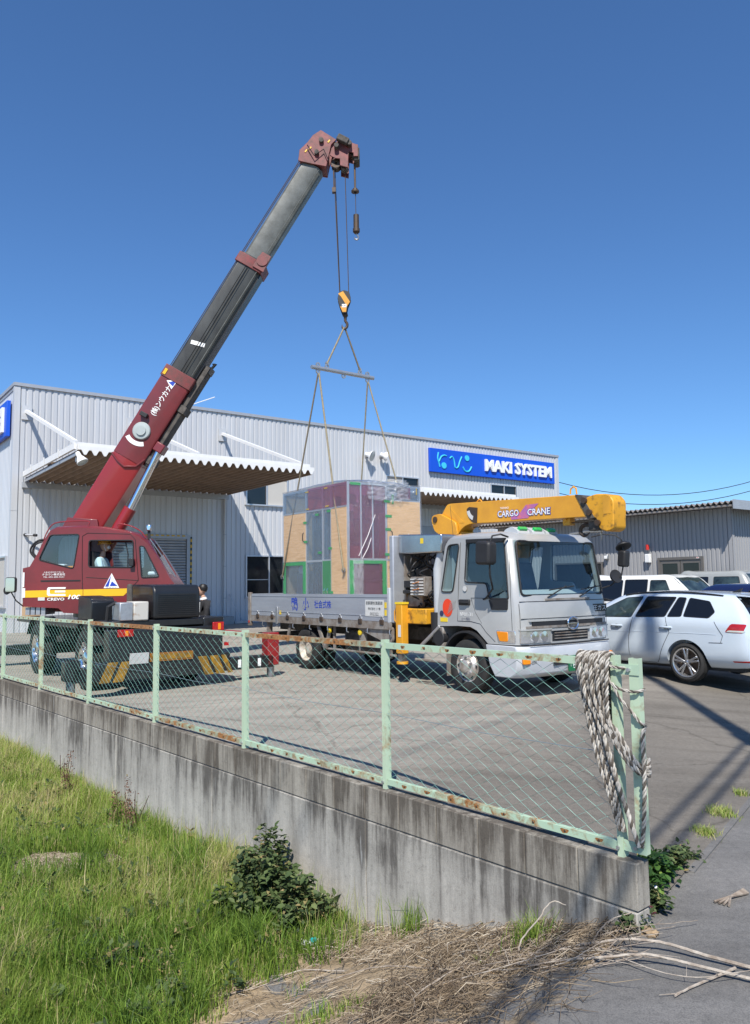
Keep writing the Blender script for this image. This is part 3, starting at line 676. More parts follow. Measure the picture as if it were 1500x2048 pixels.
d_ = MB().bx(.90, .97, -.06, .05, -.05, 2.36).bx(2.33, 2.40, -.06, .05, -.05, 2.36).bx(.97, 2.33, -.06, .05, 2.28, 2.36).build('door', 'bronze_frame', shd)
for x0, x1 in ((.97, 1.64), (1.66, 2.33)):
    lf = MB().bx(x0, x1, -.02, .02, -.05, .25).bx(x0, x1, -.02, .02, 2.17, 2.28).bx(x0, x0 + .08, -.02, .02, .25, 2.17).bx(x1 - .08, x1, -.02, .02, .25, 2.17).build('door_leaf', 'bronze_frame', d_)
    MB().bx(x0 + .08, x1 - .08, -.006, .006, .25, 2.17).build('pane', 'window_dark', d_)
MB().bx(1.02, 1.10, .052, .058, 2.30, 2.34).build('notice', 'white_vinyl', d_); MB().bx(1.03, 1.09, .0585, .0605, 2.315, 2.33).build('notice_print', 'red_plastic', d_)
flip2 = MB().bx(4.45, 4.5, -.05, .05, 1.15, 2.3).bx(6.4, 6.45, -.05, .05, 1.15, 2.3).bx(4.5, 6.4, -.05, .05, 2.25, 2.3).bx(4.5, 6.4, -.05, .07, 1.15, 1.2).build('window', 'bronze_frame', shd)
MB().bx(4.5, 6.4, -.01, .01, 1.2, 2.25).build('pane', 'window_dark', flip2)
t = thing('alarm_light', 'small red alarm light on the shed wall above the white box', 'lamp', SC + VV * 2.7 - U * .03 + Vector((0, 0, 2.69)), RZ_V)
MB().lathe([(.001, .1), (.05, .09), (.055, -.07), (.001, -.07)], (0, .06, 0), (0, 0, 1), 12).build('dome', 'red_plastic', t); MB().bx(-.05, .05, 0, .06, -.09, -.06).build('base', 'zinc', t)
t = thing('wall_box', 'white electric box on the shed wall left of the glazed door', 'box', SC + VV * 2.7 - U * .02 + Vector((0, 0, 2.22)), RZ_V)
MB().bx(-.08, .08, 0, .12, 0, .27).build('case', 'white_vinyl', t, bev=.01); MB().bx(-.07, .07, .121, .126, .02, .25).build('cover', 'white_paint', t)
t = thing('wall_lamp', 'small round-cornered grey lamp on the shed wall near its window', 'lamp', SC + VV * 4.25 - U * .02 + Vector((0, 0, 2.44)), RZ_V)
MB().bx(-.07, .07, 0, .1, -.07, .1).build('housing', 'zinc', t, bev=.03); MB().bx(-.05, .05, .1, .13, -.05, .05).build('diffuser', 'white_vinyl', t, bev=.01)

# ------------------------------------------------------------ vehicle helpers
def bool_diff(A, cutters):
    """A minus every cutter, evaluated once; returns a new MB"""
    tmp = []
    def mk_(m_):
        me = m_.me('tmp', None, 0); bm = bmesh.new(); bm.from_mesh(me); bmesh.ops.recalc_face_normals(bm, faces=bm.faces); bm.to_mesh(me); bm.free()
        ob = bpy.data.objects.new('tmp', me); COL.objects.link(ob); tmp.append(ob); return ob
    oa = mk_(A)
    for c_ in cutters:
        md = oa.modifiers.new('b', 'BOOLEAN'); md.operation = 'DIFFERENCE'; md.solver = 'EXACT'; md.object = mk_(c_)
    me = bpy.data.meshes.new_from_object(oa.evaluated_get(bpy.context.evaluated_depsgraph_get()))
    r = MB(); r.v = [tuple(v.co) for v in me.vertices]; r.f = [tuple(p.vertices) for p in me.polygons]
    for ob in tmp: m2 = ob.data; bpy.data.objects.remove(ob); bpy.data.meshes.remove(m2)
    bpy.data.meshes.remove(me)
    return r
def slices(fn, ys, n):
    """closed polygon fn(y) -> [(x, z)] lofted through the planes y"""
    mk = MB(); vs_ = []
    for y in ys: vs_ += [(x, y, z) for x, z in fn(y)]
    m_ = len(ys)
    fs_ = [(i * n + k, i * n + (k + 1) % n, (i + 1) * n + (k + 1) % n, (i + 1) * n + k) for i in range(m_ - 1) for k in range(n)]
    fs_ += [tuple(range(n)), tuple((m_ - 1) * n + k for k in range(n - 1, -1, -1))]
    return mk.add(vs_, fs_)
def tyre(mk, x, y, z, r, w, rim):
    """rounded tyre carcass on the axle along y with tread grooves"""
    h = w / 2
    prof = [(rim, -h * .82), (rim + .02, -h * .95), ((r + rim) / 2, -h), (r - .035, -h * .93), (r - .008, -h * .78)]
    for g in (-.5, -.15, .2, .55):
        prof += [(r, h * (g - .13)), (r, h * (g + .1)), (r - .012, h * (g + .12)), (r - .012, h * (g + .2))]
    prof += [(r - .002, h * .80), (r - .035, h * .93), ((r + rim) / 2, h), (rim + .02, h * .95), (rim, h * .82)]
    return mk.lathe(prof, (x, y, z), (0, 1, 0), 40, closed=True)
mat('silver_cab', (.43, .43, .42), .36, .15, var=.14, scale=1.6, coat=.35, detail=9)
mat('white_bumper', (.52, .54, .56), .38, .1, var=.08, coat=.3)
mat('wheel_white', (.62, .60, .55), .5, .1, var=.3, scale=10, col2=(.35, .28, .2))
mat('wheel_silver', (.60, .58, .55), .4, .5, var=.35, scale=9, col2=(.33, .27, .21))
mat('alu_gate', (.43, .455, .49), .45, .35, var=.18, scale=2.2, stretch=(.4, 1, 2.5), col2=(.34, .36, .40))
mat('frame_grey', (.34, .325, .30), .6, .2, var=.4, scale=6, col2=(.17, .13, .10))
mat('crane_yellow', (.74, .355, .02), .42, 0, var=.18, scale=3, coat=.25, col2=(.60, .27, .02))
mat('crane_yellow_dirty', (.68, .33, .02), .5, 0, var=.5, scale=7, col2=(.16, .08, .02), lo=.32, hi=.50)
mat('stainless', (.60, .60, .61), .2, .95, var=.2, scale=3)
mat('amber', (.85, .27, .01), .2, var=.1)
mat('lamp_glass', (.80, .82, .84), .06, .75, var=.25, scale=16)
mat('lamp_green', (.01, .45, .10), .2, var=.1, coat=.6)
mat('lamp_red', (.45, .012, .012), .15, var=.25, scale=20, coat=.6)
mat('decal_blue', (.01, .05, .42), .5, var=.1)
mat('decal_red', (.78, .06, .015), .45, var=.06)
mat('decal_navy', (.03, .04, .10), .5, var=.1)
mat('decal_yellow', (.80, .58, .03), .5, var=.1)
mat('plate_green', (.01, .15, .055), .5, var=.1)
mat('sticker_white', (.62, .62, .60), .5, var=.12, scale=9)
mat('seat_grey', (.20, .22, .24), .85, var=.2)
mat('dash_grey', (.42, .45, .46), .7, var=.1)
mat('curtain', (.34, .37, .38), .9, var=.25, scale=18, stretch=(4, 1, .2))
mat('decal_pink', (.70, .16, .14), .45, var=.3, scale=6, col2=(.30, .13, .42))
glass('cab_glass', (.78, .90, .92), .10); glass('cab_glass_dark', (.42, .50, .54), .12); glass('mirror_glass', (.2, .2, .2), .85)

# ------------------------------------------------------------ flatbed truck with loading crane
TO = Vector((2.211, 12.554, 0))
tk = thing('flatbed_truck', 'silver flatbed truck with yellow loading crane behind its cab', 'truck', TO, RZ_MV)
def ty(z): return 1.035 - .045 * max(0, z - 1.45)                       # half width of the cab at height z
FPROF = [(.55, 2.435), (.74, 2.41), (.85, 2.36), (.90, 2.29), (1.035, 1.46), (1.06, 1.36), (1.075, 1.2), (1.075, .98), (1.07, .77)]
def fx(z, y=0.):
    pts = sorted([(b, a) for a, b in FPROF]); v = pts[0][1]
    for (z0, x0), (z1, x1) in zip(pts[:-1], pts[1:]):
        if z0 <= z <= z1: v = x0 + (x1 - x0) * (z - z0) / (z1 - z0)
    return v + .075 * (1 - (abs(y) / 1.03) ** 2.2) - .05 * max(0, (abs(y) - .9) / .13) ** 2
def cab_poly(y, ins=0., ysc=1.):
    base = [(-.70, .985), (-.69, 1.3), (-.60, 1.9), (-.52, 2.33), (-.46, 2.41), (-.36, 2.44), (.1, 2.45)]
    P = [(x, z) for x, z in base] + [(fx(z, y) if x > .7 else x, z) for x, z in FPROF] + [(.45, .765), (.36, .84), (.22, .95), (.08, 1.0), (-.2, 1.005)]
    return P
def cab_slice(y): return cab_poly(y)
ysl = [-1.035, -1.02, -.97, -.85, -.6, -.3, 0, .3, .6, .85, .97, 1.02, 1.035]
def round_edge(mk):                                                      # pull the roof edges in and taper the sides
    out = []
    for x, y, z in mk.v:
        s_ = 1 if y > 0 else -1; a = abs(y)
        k = ty(z) / 1.035; a *= k
        e = max(0, (abs(y) - .85) / .185)
        if z > 2.3: z -= .07 * e * e
        if x > .8: x -= .03 * e * e
        if x < -.45: x += .03 * e * e
        out.append((x, s_ * a, z))
    mk.v = out; return mk
body = round_edge(slices(cab_slice, ysl, len(cab_slice(0))))
inner = MB().prism([(-.58, 1.05), (-.46, 2.30), (-.36, 2.37), (.70, 2.35), (.80, 2.27), (.96, 1.44), (1.0, 1.05)], -.965, .965)
SW = rpoly([(.01, 2.30), (.80, 2.27), (.885, 1.46), (.885, 1.43), (.50, 1.43), (.44, 1.66), (-.03, 1.68)], [.05, .05, .02, .02, .04, .06, .06])
RQ = rpoly([(-.42, 2.27), (-.16, 2.28), (-.30, 1.53), (-.57, 1.53)], .06)
cut = [inner, MB().prism(SW, -1.3, 1.3), MB().prism(RQ, -1.3, 1.3)]
WS = rpoly([(-.93, 1.475), (.93, 1.475), (.895, 2.275), (-.895, 2.275)], .07)
cut.append(MB().prism(WS, .6, 1.4, 'x'))
cabo = bool_diff(body, cut).build('cab', 'silver_cab', tk, smooth=50)
def fan(mk, pts):
    n = len(pts); c_ = sum((Vector(p) for p in pts), Vector()) / n
    return mk.add(list(pts) + [c_], [(i, (i + 1) % n, n) for i in range(n)])
def grow(poly, d):
    cx = sum(p[0] for p in poly) / len(poly); cz = sum(p[1] for p in poly) / len(poly)
    return [(p[0] + d * (1 if p[0] > cx else -1), p[1] + d * (1 if p[1] > cz else -1)) for p in poly]
for sgn in (-1, 1):
    fan(MB(), [(x, sgn * (ty(z) - .02), z) for x, z in SW]).build('door_window', 'cab_glass_dark', cabo)
    fan(MB(), [(x, sgn * (ty(z) - .02), z) for x, z in RQ]).build('rear_window', 'cab_glass', cabo)
    mk = MB(); P = SW + SW[:1]
    mk.tube([(x, sgn * (ty(z) + .001), z) for x, z in SW], .012, 6, closed=True).build('window_seal', 'black_plastic', cabo)
    MB().tube([(x, sgn * (ty(z) + .001), z) for x, z in RQ], .011, 6, closed=True).build('window_seal', 'black_plastic', cabo)
# windscreen
mk = MB(); ny, nz = 12, 6; pts = []
for j in range(nz + 1):
    for i in range(ny + 1):
        z = 1.46 + (2.29 - 1.46) * j / nz; y = (-.95 + 1.9 * i / ny) * (1 - .035 * j / nz); pts.append((fx(z, y) - .014, y, z))
mk.add(pts, [(j * (ny + 1) + i, j * (ny + 1) + i + 1, (j + 1) * (ny + 1) + i + 1, (j + 1) * (ny + 1) + i) for j in range(nz) for i in range(ny)])
mk.build('windscreen', 'cab_glass', cabo, fix=False)
MB().tube([(fx(z, y) + .0, y, z) for y, z in WS], .016, 6, closed=True).build('windscreen_seal', 'black_plastic', cabo)
# interior
it = MB().prism([(.62, 1.06), (.60, 1.50), (.75, 1.56), (1.0, 1.47), (1.03, 1.06)], -.95, .95).build('dashboard', 'dash_grey', tk, bev=.04)
for y in (-.52, .52): MB().prism(rpoly([(-.30, 1.1), (.22, 1.1), (.25, 1.32), (-.12, 1.36), (-.28, 2.0), (-.42, 2.0)], .05), y - .27, y + .27).build('seat', 'seat_grey', tk)
MB().tube([(.45 + .10 * math.cos(a) * .6, -.5 + .22 * math.sin(a), 1.55 + .17 * math.cos(a)) for a in [k * math.pi / 10 for k in range(20)]], .016, 6, closed=True).build('steering_wheel', 'black_plastic', tk)
MB().bx(-.455, -.42, -.9, .9, 1.55, 2.3).build('curtain', 'curtain', tk)
# door lines, handle, panel below the quarter window
def seam(pts, par, y=-1, r=.0045, name='door_gap'):
    return MB().tube([(x, y * (ty(z) + .0005), z) for x, z in pts], r, 4).build(name, 'black_plastic', par)
seam([(-.13, 2.30), (-.17, 1.7), (-.20, 1.08)], cabo); seam([(-.20, 1.08), (.10, 1.08), (.30, 1.05), (.42, .93), (.60, .80)], cabo); seam([(.90, 2.29), (.93, 1.46), (.945, 1.0), (.94, .80)], cabo)
seam([(.11, 1.44), (.20, 1.22), (.33, 1.06)], cabo, r=.003); seam([(.11, 1.44), (.60, 1.43)], cabo, r=.003)
h_ = MB().bx(-.15, .09, -1.062, -1.02, 1.325, 1.415).build('door_handle', 'black_plastic', cabo, bev=.015); MB().tube([(-.12, -1.06, 1.37), (-.08, -1.085, 1.37), (.03, -1.085, 1.37), (.07, -1.06, 1.37)], .014, 6).build('grip', 'black_plastic', h_)
MB().prism(rpoly([(.50, 1.42), (.55, 1.265), (.87, 1.27), (.885, 1.42)], .02), -1.055, -1.03).build('vent_panel', 'black_plastic', cabo, bev=.006)
MB().prism([(.02, 2.34), (.84, 2.32), (.80, 2.26), (.02, 2.28)], -1.035, -.985).build('rain_visor', 'black_plastic', cabo, bev=.006)
# front: grille band, grille, lamps, bumper
def front_patch(name, y0, y1, z0, z1, mt, off, par, ny=10, dz0=0, dz1=0):
    A, B, C_, D = [], [], [], []
    for i in range(ny + 1):
        y = y0 + (y1 - y0) * i / ny; za = z0 + dz0 * abs(y); zb = z1 + dz1 * abs(y)
        A.append((fx(za, y) + off, y, za)); B.append((fx(zb, y) + off, y, zb)); C_.append((fx(za, y) - .05, y, za)); D.append((fx(zb, y) - .05, y, zb))
    m_ = MB(); m_.strip_solid(A, B); m_.strip_solid(B, D); m_.strip_solid(C_, A); n_ = ny
    m_.quad(A[0], B[0], D[0], C_[0]); m_.quad(A[-1], C_[-1], D[-1], B[-1])
    return m_.build(name, mt, par, fix=False)
front_patch('grille_band', -.80, .80, 1.035, 1.105, 'black_plastic', .022, cabo); front_patch('grille_moulding', -.86, .86, 1.10, 1.125, 'silver_cab', .03, cabo); front_patch('grille_moulding', -.9, .9, 1.0, 1.034, 'frame_grey', .03, cabo)
g = front_patch('grille', -.40, .40, .80, .955, 'black_plastic', .012, cabo)
for z in (.835, .875, .915): front_patch('grille_bar', -.37, .37, z, z + .014, 'frame_grey', .03, g)
front_patch('grille_frame', -.44, .44, .955, .985, 'silver_cab', .03, cabo); front_patch('grille_frame', -.44, .44, .775, .80, 'silver_cab', .03, cabo)
em = MB().tube([(fx(1.05) + .05, .115 * math.cos(a), 1.052 + .088 * math.sin(a)) for a in [k * math.pi / 12 for k in range(24)]], .013, 6, closed=True).build('emblem', 'chrome', cabo)
MB().tube([(fx(1.05) + .05, -.11, 1.05), (fx(1.05) + .055, .11, 1.05)], .012, 6).build('emblem_bar', 'chrome', em)
for sgn in (-1, 1):
    a, b = (.45, .99)
    lb = front_patch('headlight', sgn * a if sgn > 0 else -b, sgn * b if sgn > 0 else -a, .795, .975, 'lamp_glass', .014, cabo, 8)
    for yy in (.58, .76): MB().lathe([(.001, .0), (.05, .02), (.07, .05), (.074, .055), (.001, .06)], (fx(.88, yy) - .03, sgn * yy, .885), (1, 0, 0), 18).build('reflector', 'chrome', lb)
    front_patch('headlight_frame', sgn * .435 if sgn > 0 else -1.0, sgn * 1.0 if sgn > 0 else -.435, .975, .995, 'silver_cab', .028, cabo, 6)
    MB().prism(rpoly([(.64, .955), (.86, .95), (.86, .815), (.70, .815)], .02), sgn * 1.02, sgn * 1.05).build('turn_signal', 'amber', cabo, bev=.01)
    MB().prism(rpoly([(.62, .975), (1.0, .975), (1.0, .79), (.66, .79)], .02), sgn * 1.015, sgn * 1.042).build('lamp_surround', 'lamp_glass', cabo, bev=.008)
def bump_slice(y):
    o_ = .075 * (1 - (abs(y) / 1.04) ** 2.2) - .10 * max(0, (abs(y) - .85) / .2) ** 2
    return [(.42, .755), (.95, .755), (1.12 + o_, .745), (1.145 + o_, .70), (1.14 + o_, .48), (1.11 + o_, .36), (1.02 + o_, .30), (.60, .30), (.50, .45), (.45, .62)]
bp_ = slices(bump_slice, [-1.06, -1.03, -.9, -.6, -.3, 0, .3, .6, .9, 1.03, 1.06], 10).build('bumper', 'white_bumper', tk, bev=.012)
for sgn in (-1, 1):
    MB().box((1.145, sgn * .78, .545), (.05, .22, .085)).build('fog_lamp', 'lamp_glass', bp_, bev=.01); MB().box((1.128, sgn * .96, .545), (.05, .12, .085), rz=sgn * .35).build('turn_signal', 'amber', bp_, bev=.01)
MB().box((1.195, -.02, .53), (.04, .9, .14)).build('bumper_opening', 'black_plastic', bp_)
pl = MB().box((1.228, .06, .47), (.012, .46, .23)).build('license_plate', 'plate_green', bp_, bev=.004)
lettering('63-18', (1.2345, .09, .445), (0, 1, 0), (0, 0, 1), .33, .10, 'white_vinyl', pl); lettering('か', (1.2345, -.115, .445), (0, 1, 0), (0, 0, 1), .035, .035, 'white_vinyl', pl); lettering('100', (1.2345, .08, .54), (0, 1, 0), (0, 0, 1), .12, .045, 'white_vinyl', pl)
ps_ = MB().box((fx(1.26, .68) + .01, .68, 1.262), (.01, .40, .115), rz=-.13).build('gas_plate', 'black_paint', cabo)
lettering('高圧ガス', (fx(1.26, .68) + .0165, .68, 1.262), (.13, 1, 0), (0, 0, 1), .36, .085, 'white_vinyl', ps_)
for i, y in enumerate((-.60, -.27, .04)):
    mk = MB().prism(rpoly([(.50, 2.40), (.84, 2.38), (.82, 2.44), (.70, 2.505), (.58, 2.47)], .02), y - .13, y + .13)
    ml = mk.build('marker_lamp', 'white_bumper' if i < 2 else 'dash_grey', tk, bev=.015)
    MB().box((.795, y, 2.455), (.06, .17, .075), ry=R(40)).build('green_lens', 'lamp_green', ml, bev=.006)
# panel gaps across the nose
for z in (1.385, 1.14): MB().tube([(fx(z, y) + .002, y, z) for y in [-.98 + .14 * k for k in range(15)]], .005, 4).build('panel_gap', 'black_plastic', cabo)
for y in (-.99, .99): MB().tube([(fx(z, y) + .002, y, z) for z in (1.36, 1.2, 1.05, 1.0)], .004, 4).build('panel_gap', 'black_plastic', cabo)
MB().tube([(1.135 + .075 * (1 - (abs(y) / 1.04) ** 2.2), y, .765) for y in [-.9 + .15 * k for k in range(13)]], .009, 4).build('bumper_gap', 'black_plastic', cabo)
# wipers
for y in (-.45, .28):
    MB().tube([(1.12, y, 1.44), (fx(1.5, y + .1) + .03, y + .15, 1.50), (fx(1.58, y + .3) + .03, y + .42, 1.60)], .011, 6).build('wiper_arm', 'black_plastic', tk)
    MB().tube([(fx(1.52, y) + .022, y + .05, 1.545), (fx(1.6, y + .5) + .022, y + .62, 1.60)], .009, 5).build('wiper_blade', 'black_plastic', tk)
MB().bx(1.10, 1.13, -.5, .5, 1.395, 1.425).build('washer_rail', 'frame_grey', tk)
# mirrors
t_ = MB().tube([(.88, -1.0, 2.33), (.93, -1.2, 2.36), (.86, -1.30, 2.34), (.82, -1.33, 2.2), (.82, -1.33, 1.78), (.74, -1.2, 1.58), (.45, -1.05, 1.44), (.38, -1.04, 1.42)], .014, 7).build('mirror_arm', 'black_plastic', tk)
MB().prism(rpoly([(.60, 1.93), (.88, 1.92), (.90, 2.25), (.62, 2.28)], .06, 4), -1.42, -1.24).build('mirror_housing', 'black_plastic', t_, bev=.035)
t_ = MB().tube([(.84, .98, 2.38), (1.0, 1.06, 2.42), (1.16, 1.16, 2.40), (1.25, 1.21, 2.32), (1.27, 1.22, 1.97), (1.22, 1.2, 1.74), (1.08, 1.12, 1.60), (.95, 1.03, 1.55)], .012, 7).build('mirror_arm', 'black_plastic', tk)
MB().prism(rpoly([(1.17, 1.90), (1.31, 1.88), (1.34, 2.14), (1.20, 2.16)], .04, 4), 1.16, 1.31).build('mirror_housing', 'black_plastic', t_, bev=.025)
MB().lathe([(.001, -.05), (.09, -.04), (.125, 0), (.125, .02), (.001, .02)], (1.26, 1.23, 2.22), (.5, -.2, -.9), 16).build('round_mirror', 'black_plastic', t_)
MB().lathe([(.001, -.05), (.085, -.04), (.11, 0), (.11, .02), (.001, .02)], (1.16, 1.14, 1.74), (.9, -.2, .3), 16).build('round_mirror', 'black_plastic', t_)
t_ = MB().tube([(.55, .8, 2.44), (.75, .95, 2.47), (.98, 1.1, 2.47)], .02, 6).build('grab_bar', 'steel', tk)
# decals on the cab
d_ = MB().lathe([(.001, 0), (.115, 0), (.115, .003), (.001, .004)], (-.42, -1.038, 1.28), (0, -1, 0), 28).build('red_roundel', 'decal_red', cabo)
d_.scale = (1, 1, 1.22); d_.location = (0, 0, -.28)
for k in range(6): MB().beam((-.42 + .012 * k, -1.0455, 1.19 + .032 * k), (-.25 + .006 * k, -1.0455, 1.30 + .022 * k), .002, .007).build('speed_line', 'silver_cab', cabo)
MB().lathe([(.001, 0), (.045, 0), (.045, .003), (.001, .004)], (-.565, -1.038, 1.19), (0, -1, 0), 18).build('blue_dot', 'decal_navy', cabo)
lettering('№01-31', (.0, -1.0385, 1.19), (1, 0, 0), (0, 0, 1), .27, .06, 'white_vinyl', cabo); lettering('(一般)', (-.01, -1.0385, 1.115), (1, 0, 0), (0, 0, 1), .18, .055, 'decal_navy', cabo)
MB().bx(-.595, -.43, -1.041, -1.036, 1.06, 1.125).build('yellow_sticker', 'decal_yellow', cabo)
MB().lathe([(.001, 0), (.042, 0), (.042, .003), (.001, .003)], (-.02, -1.037, 1.58), (0, -1, 0), 18).build('round_sticker', 'sticker_white', cabo)
# wheels, arch, steps
def truck_wheel(x, y, front, sgn):
    o = MB(); tyre(o, x, y, .405, .405, .23, .235); tw = o.build('wheel', 'rubber', tk, smooth=50)
    s_ = sgn; d0 = y + s_ * .095
    if front:
        MB().lathe([(.235, 0), (.24, .012), (.215, -.0), (.20, -.02), (.185, .01), (.15, .045), (.10, .05), (.095, .085), (.06, .10), (.001, .10)], (x, d0, .405), (0, s_, 0), 36).build('rim', 'wheel_silver', tw)
        for k in range(6):
            a = k * math.pi / 3 + .3; MB().cyl((x + .125 * math.cos(a), d0 + s_ * .045, .405 + .125 * math.sin(a)), (x + .125 * math.cos(a), d0 + s_ * .085, .405 + .125 * math.sin(a)), .022, n=8).build('wheel_nut', 'chrome', tw)
        for k in range(6):
            a = k * math.pi / 3; MB().lathe([(.001, .0), (.026, .0), (.026, .006), (.001, .006)], (x + .188 * math.cos(a), d0 + s_ * .012, .405 + .188 * math.sin(a)), (0, s_, 0), 12).build('hand_hole', 'black_plastic', tw)
    else:
        MB().lathe([(.235, 0), (.245, .01), (.228, -.01), (.215, -.06), (.20, -.10), (.15, -.12), (.13, -.115), (.11, -.05), (.06, -.04), (.001, -.04)], (x, d0, .405), (0, s_, 0), 36).build('rim', 'wheel_white', tw)
    return tw
for sgn in (-1, 1):
    truck_wheel(0, sgn * .93, True, sgn); truck_wheel(-4.66, sgn * .95, False, sgn); truck_wheel(-4.66, sgn * .68, False, sgn)
    MB().lathe([(.49, -.16), (.52, -.16), (.52, .10), (.49, .10)], (0, sgn * .92, .42), (0, 1, 0), 40, closed=True).build('wheel_arch', 'black_plastic', tk)
ar = [o for o in tk.children if o.name.startswith('wheel_arch')]
for o in ar:
    bm = bmesh.new(); bm.from_mesh(o.data); bmesh.ops.delete(bm, geom=[v for v in bm.verts if v.co.z < .55], context='VERTS'); bm.to_mesh(o.data); bm.free()
mk = MB().bx(-.72, -.55, -1.03, -.6, .60, .98).build('mud_guard', 'frame_grey', tk, bev=.02)
MB().lathe([(.001, -.06), (.12, -.06), (.13, -.05), (.13, .05), (.12, .06), (.001, .06)], (-.66, -.98, .80), (0, 1, 0), 24).build('air_tank', 'black_plastic', tk)
for z in (.42, .62): MB().tube([(-1.25, -1.02, z), (-.55, -1.02, z), (-.5, -.95, z)], .022, 7).build('step_bar', 'frame_grey', tk)
MB().bx(-.46, -.44, -1.05, -.72, .22, .62).build('mud_flap', 'frame_grey', tk)
MB().cyl((-1.15, -1.02, .62), (-.62, -1.03, .98), .03, n=8).build('stay', 'zinc', tk)
# chassis
for y in (-.40, .40): MB().bx(-6.75, .7, y - .04, y + .04, .68, .90).build('chassis_rail', 'grime', tk)
for x in (-6.4, -5.4, -3.9, -2.9, -1.9): MB().bx(x - .04, x + .04, -.36, .36, .70, .86).build('cross_member', 'grime', tk)
MB().cyl((-4.66, -.9, .405), (-4.66, .9, .405), .09, n=12).build('rear_axle', 'grime', tk); MB().cyl((0, -.85, .405), (0, .85, .405), .06, n=10).build('front_axle', 'grime', tk)
MB().bx(-.9, .5, -.42, .42, .55, 1.0).build('engine', 'dark_metal', tk, bev=.05)
MB().bx(-3.6, -2.3, -.85, -.5, .42, .82).build('fuel_tank', 'grime', tk, bev=.06); MB().bx(-3.4, -2.0, .5, .9, .40, .85).build('battery_box', 'dark_metal', tk, bev=.03)
for z in (.44, .62): MB().tube([(-3.95, -1.02, z), (-1.75, -1.02, z)], .022, 7).build('side_guard', 'frame_grey', tk)
for x in (-3.7, -2.85, -1.95): MB().bx(x - .03, x + .03, -1.01, -.98, .38, .95).build('guard_post', 'frame_grey', tk)
# bed
bd = MB().bx(-6.93, -1.84, -1.09, 1.09, .955, 1.02).build('bed_floor', 'frame_grey', tk)
for k in range(9): x = -6.7 + .6 * k; MB().bx(x - .03, x + .03, -1.0, 1.0, .87, .954).build('floor_beam', 'grime', bd)
for sgn in (-1, 1):
    sr = MB().bx(-6.93, -1.80, sgn * 1.10 - .02, sgn * 1.10 + .02, .885, 1.015).build('side_rail', 'frame_grey', tk)
    gt = MB().prism([(-6.86, 1.02), (-1.86, 1.02), (-1.86, 1.49), (-6.86, 1.49)], sgn * 1.085, sgn * 1.115).build('side_gate', 'alu_gate', tk)
    for z in (1.115, 1.44): MB().bx(-6.86, -1.86, sgn * 1.1155, sgn * 1.122, z - .006, z + .006).build('gate_rib', 'alu_gate', gt)
    for k in range(8):
        x = -6.55 + .645 * k
        MB().bx(x - .055, x + .055, sgn * 1.118, sgn * 1.14, .965, 1.05).build('hinge', 'dark_metal', gt, bev=.01)
        MB().tube([(x - .04, sgn * 1.118, 1.05), (x, sgn * 1.125, 1.115), (x + .04, sgn * 1.118, 1.05)], .008, 5).build('hinge_plate', 'zinc', gt)
        if sgn < 0: MB().tube([(x + .22, -1.10, .90), (x + .22, -1.125, .86), (x + .23, -1.13, .81), (x + .25, -1.10, .79)], .012, 6).build('rope_hook', 'steel', sr)
MB().bx(-5.72, -5.64, -1.15, -1.117, .86, 1.22).build('gate_latch', 'zinc', tk, bev=.008)
MB().bx(-6.97, -6.93, -1.09, 1.09, 1.0, 1.49).build('tail_gate', 'alu_gate', tk); MB().bx(-7.0, -6.88, -1.13, -1.07, .78, 1.52).build('corner_post', 'frame_grey', tk, bev=.01)
MB().lathe([(.001, 0), (.03, 0), (.03, .012), (.001, .012)], (-6.94, -1.13, .87), (0, -1, 0), 14).build('side_reflector', 'lamp_red', tk)
MB().bx(-6.95, -6.75, -.9, .9, .5, .62).build('rear_bumper', 'grime', tk)
MB().bx(-1.83, -1.72, -1.10, 1.10, 1.0, 2.5).build('headboard', 'alu_gate', tk, bev=.02)
MB().bx(-1.87, -1.80, -1.125, -1.05, 1.0, 1.60).build('corner_post', 'white_bumper', tk, bev=.01)
MB().prism(rpoly([(-3.0, .93), (-2.75, .85), (-2.1, .68), (-1.86, .64), (-1.80, .70), (-1.80, .93)], .04), -1.08, -1.03).build('tool_box', 'frame_grey', tk, bev=.01)
for a, b in (((-4.2, -1.05, .88), (-3.95, -1.05, .45)), ((-3.75, -1.05, .88), (-3.92, -1.05, .45)), ((-5.25, -1.05, .88), (-5.4, -1.05, .5))): MB().beam(a, b, .03, .08).build('guard_stay', 'frame_grey', tk)
for x in (-6.2, -2.72): MB().bx(x - .06, x + .06, -1.06, -.98, .55, .95).build('rear_stay', 'frame_grey', tk)
for x in (-3.75, -2.75): MB().lathe([(.001, 0), (.05, 0), (.05, .03), (.001, .035)], (x, -1.06, .80), (0, -1, 0), 16).build('side_lamp', 'decal_yellow', tk)
for s_, x, w, h, mt_ in (('鴨', -4.98, .25, .27, 'decal_blue'), ('小', -4.55, .24, .25, 'decal_blue'), ('社会式株', -3.93, .60, .155, 'decal_blue')):
    lettering(s_, (x, -1.1165, 1.29), (1, 0, 0), (0, 0, 1), w, h, mt_, tk, bold=.01)
for x, z, w, h in ((-5.05, 1.27, .08, .07), (-4.93, 1.24, .09, .05), (-4.62, 1.24, .06, .09), (-4.50, 1.26, .07, .08)): MB().box((x, -1.1195, z), (w, .002, h), ry=.5).build('paint_patch', 'alu_gate', tk)
ps_ = MB().bx(-2.52, -1.98, -1.122, -1.1165, 1.10, 1.39).build('notice_plate', 'sticker_white', tk)
for s_, z, w, h in (('産業廃棄物収集運搬車', 1.335, .49, .065), ('株式会社 小 鴨', 1.235, .36, .05), ('002322', 1.145, .25, .05)): lettering(s_, (-2.25, -1.1225, z), (1, 0, 0), (0, 0, 1), w, h, 'black_paint', ps_)
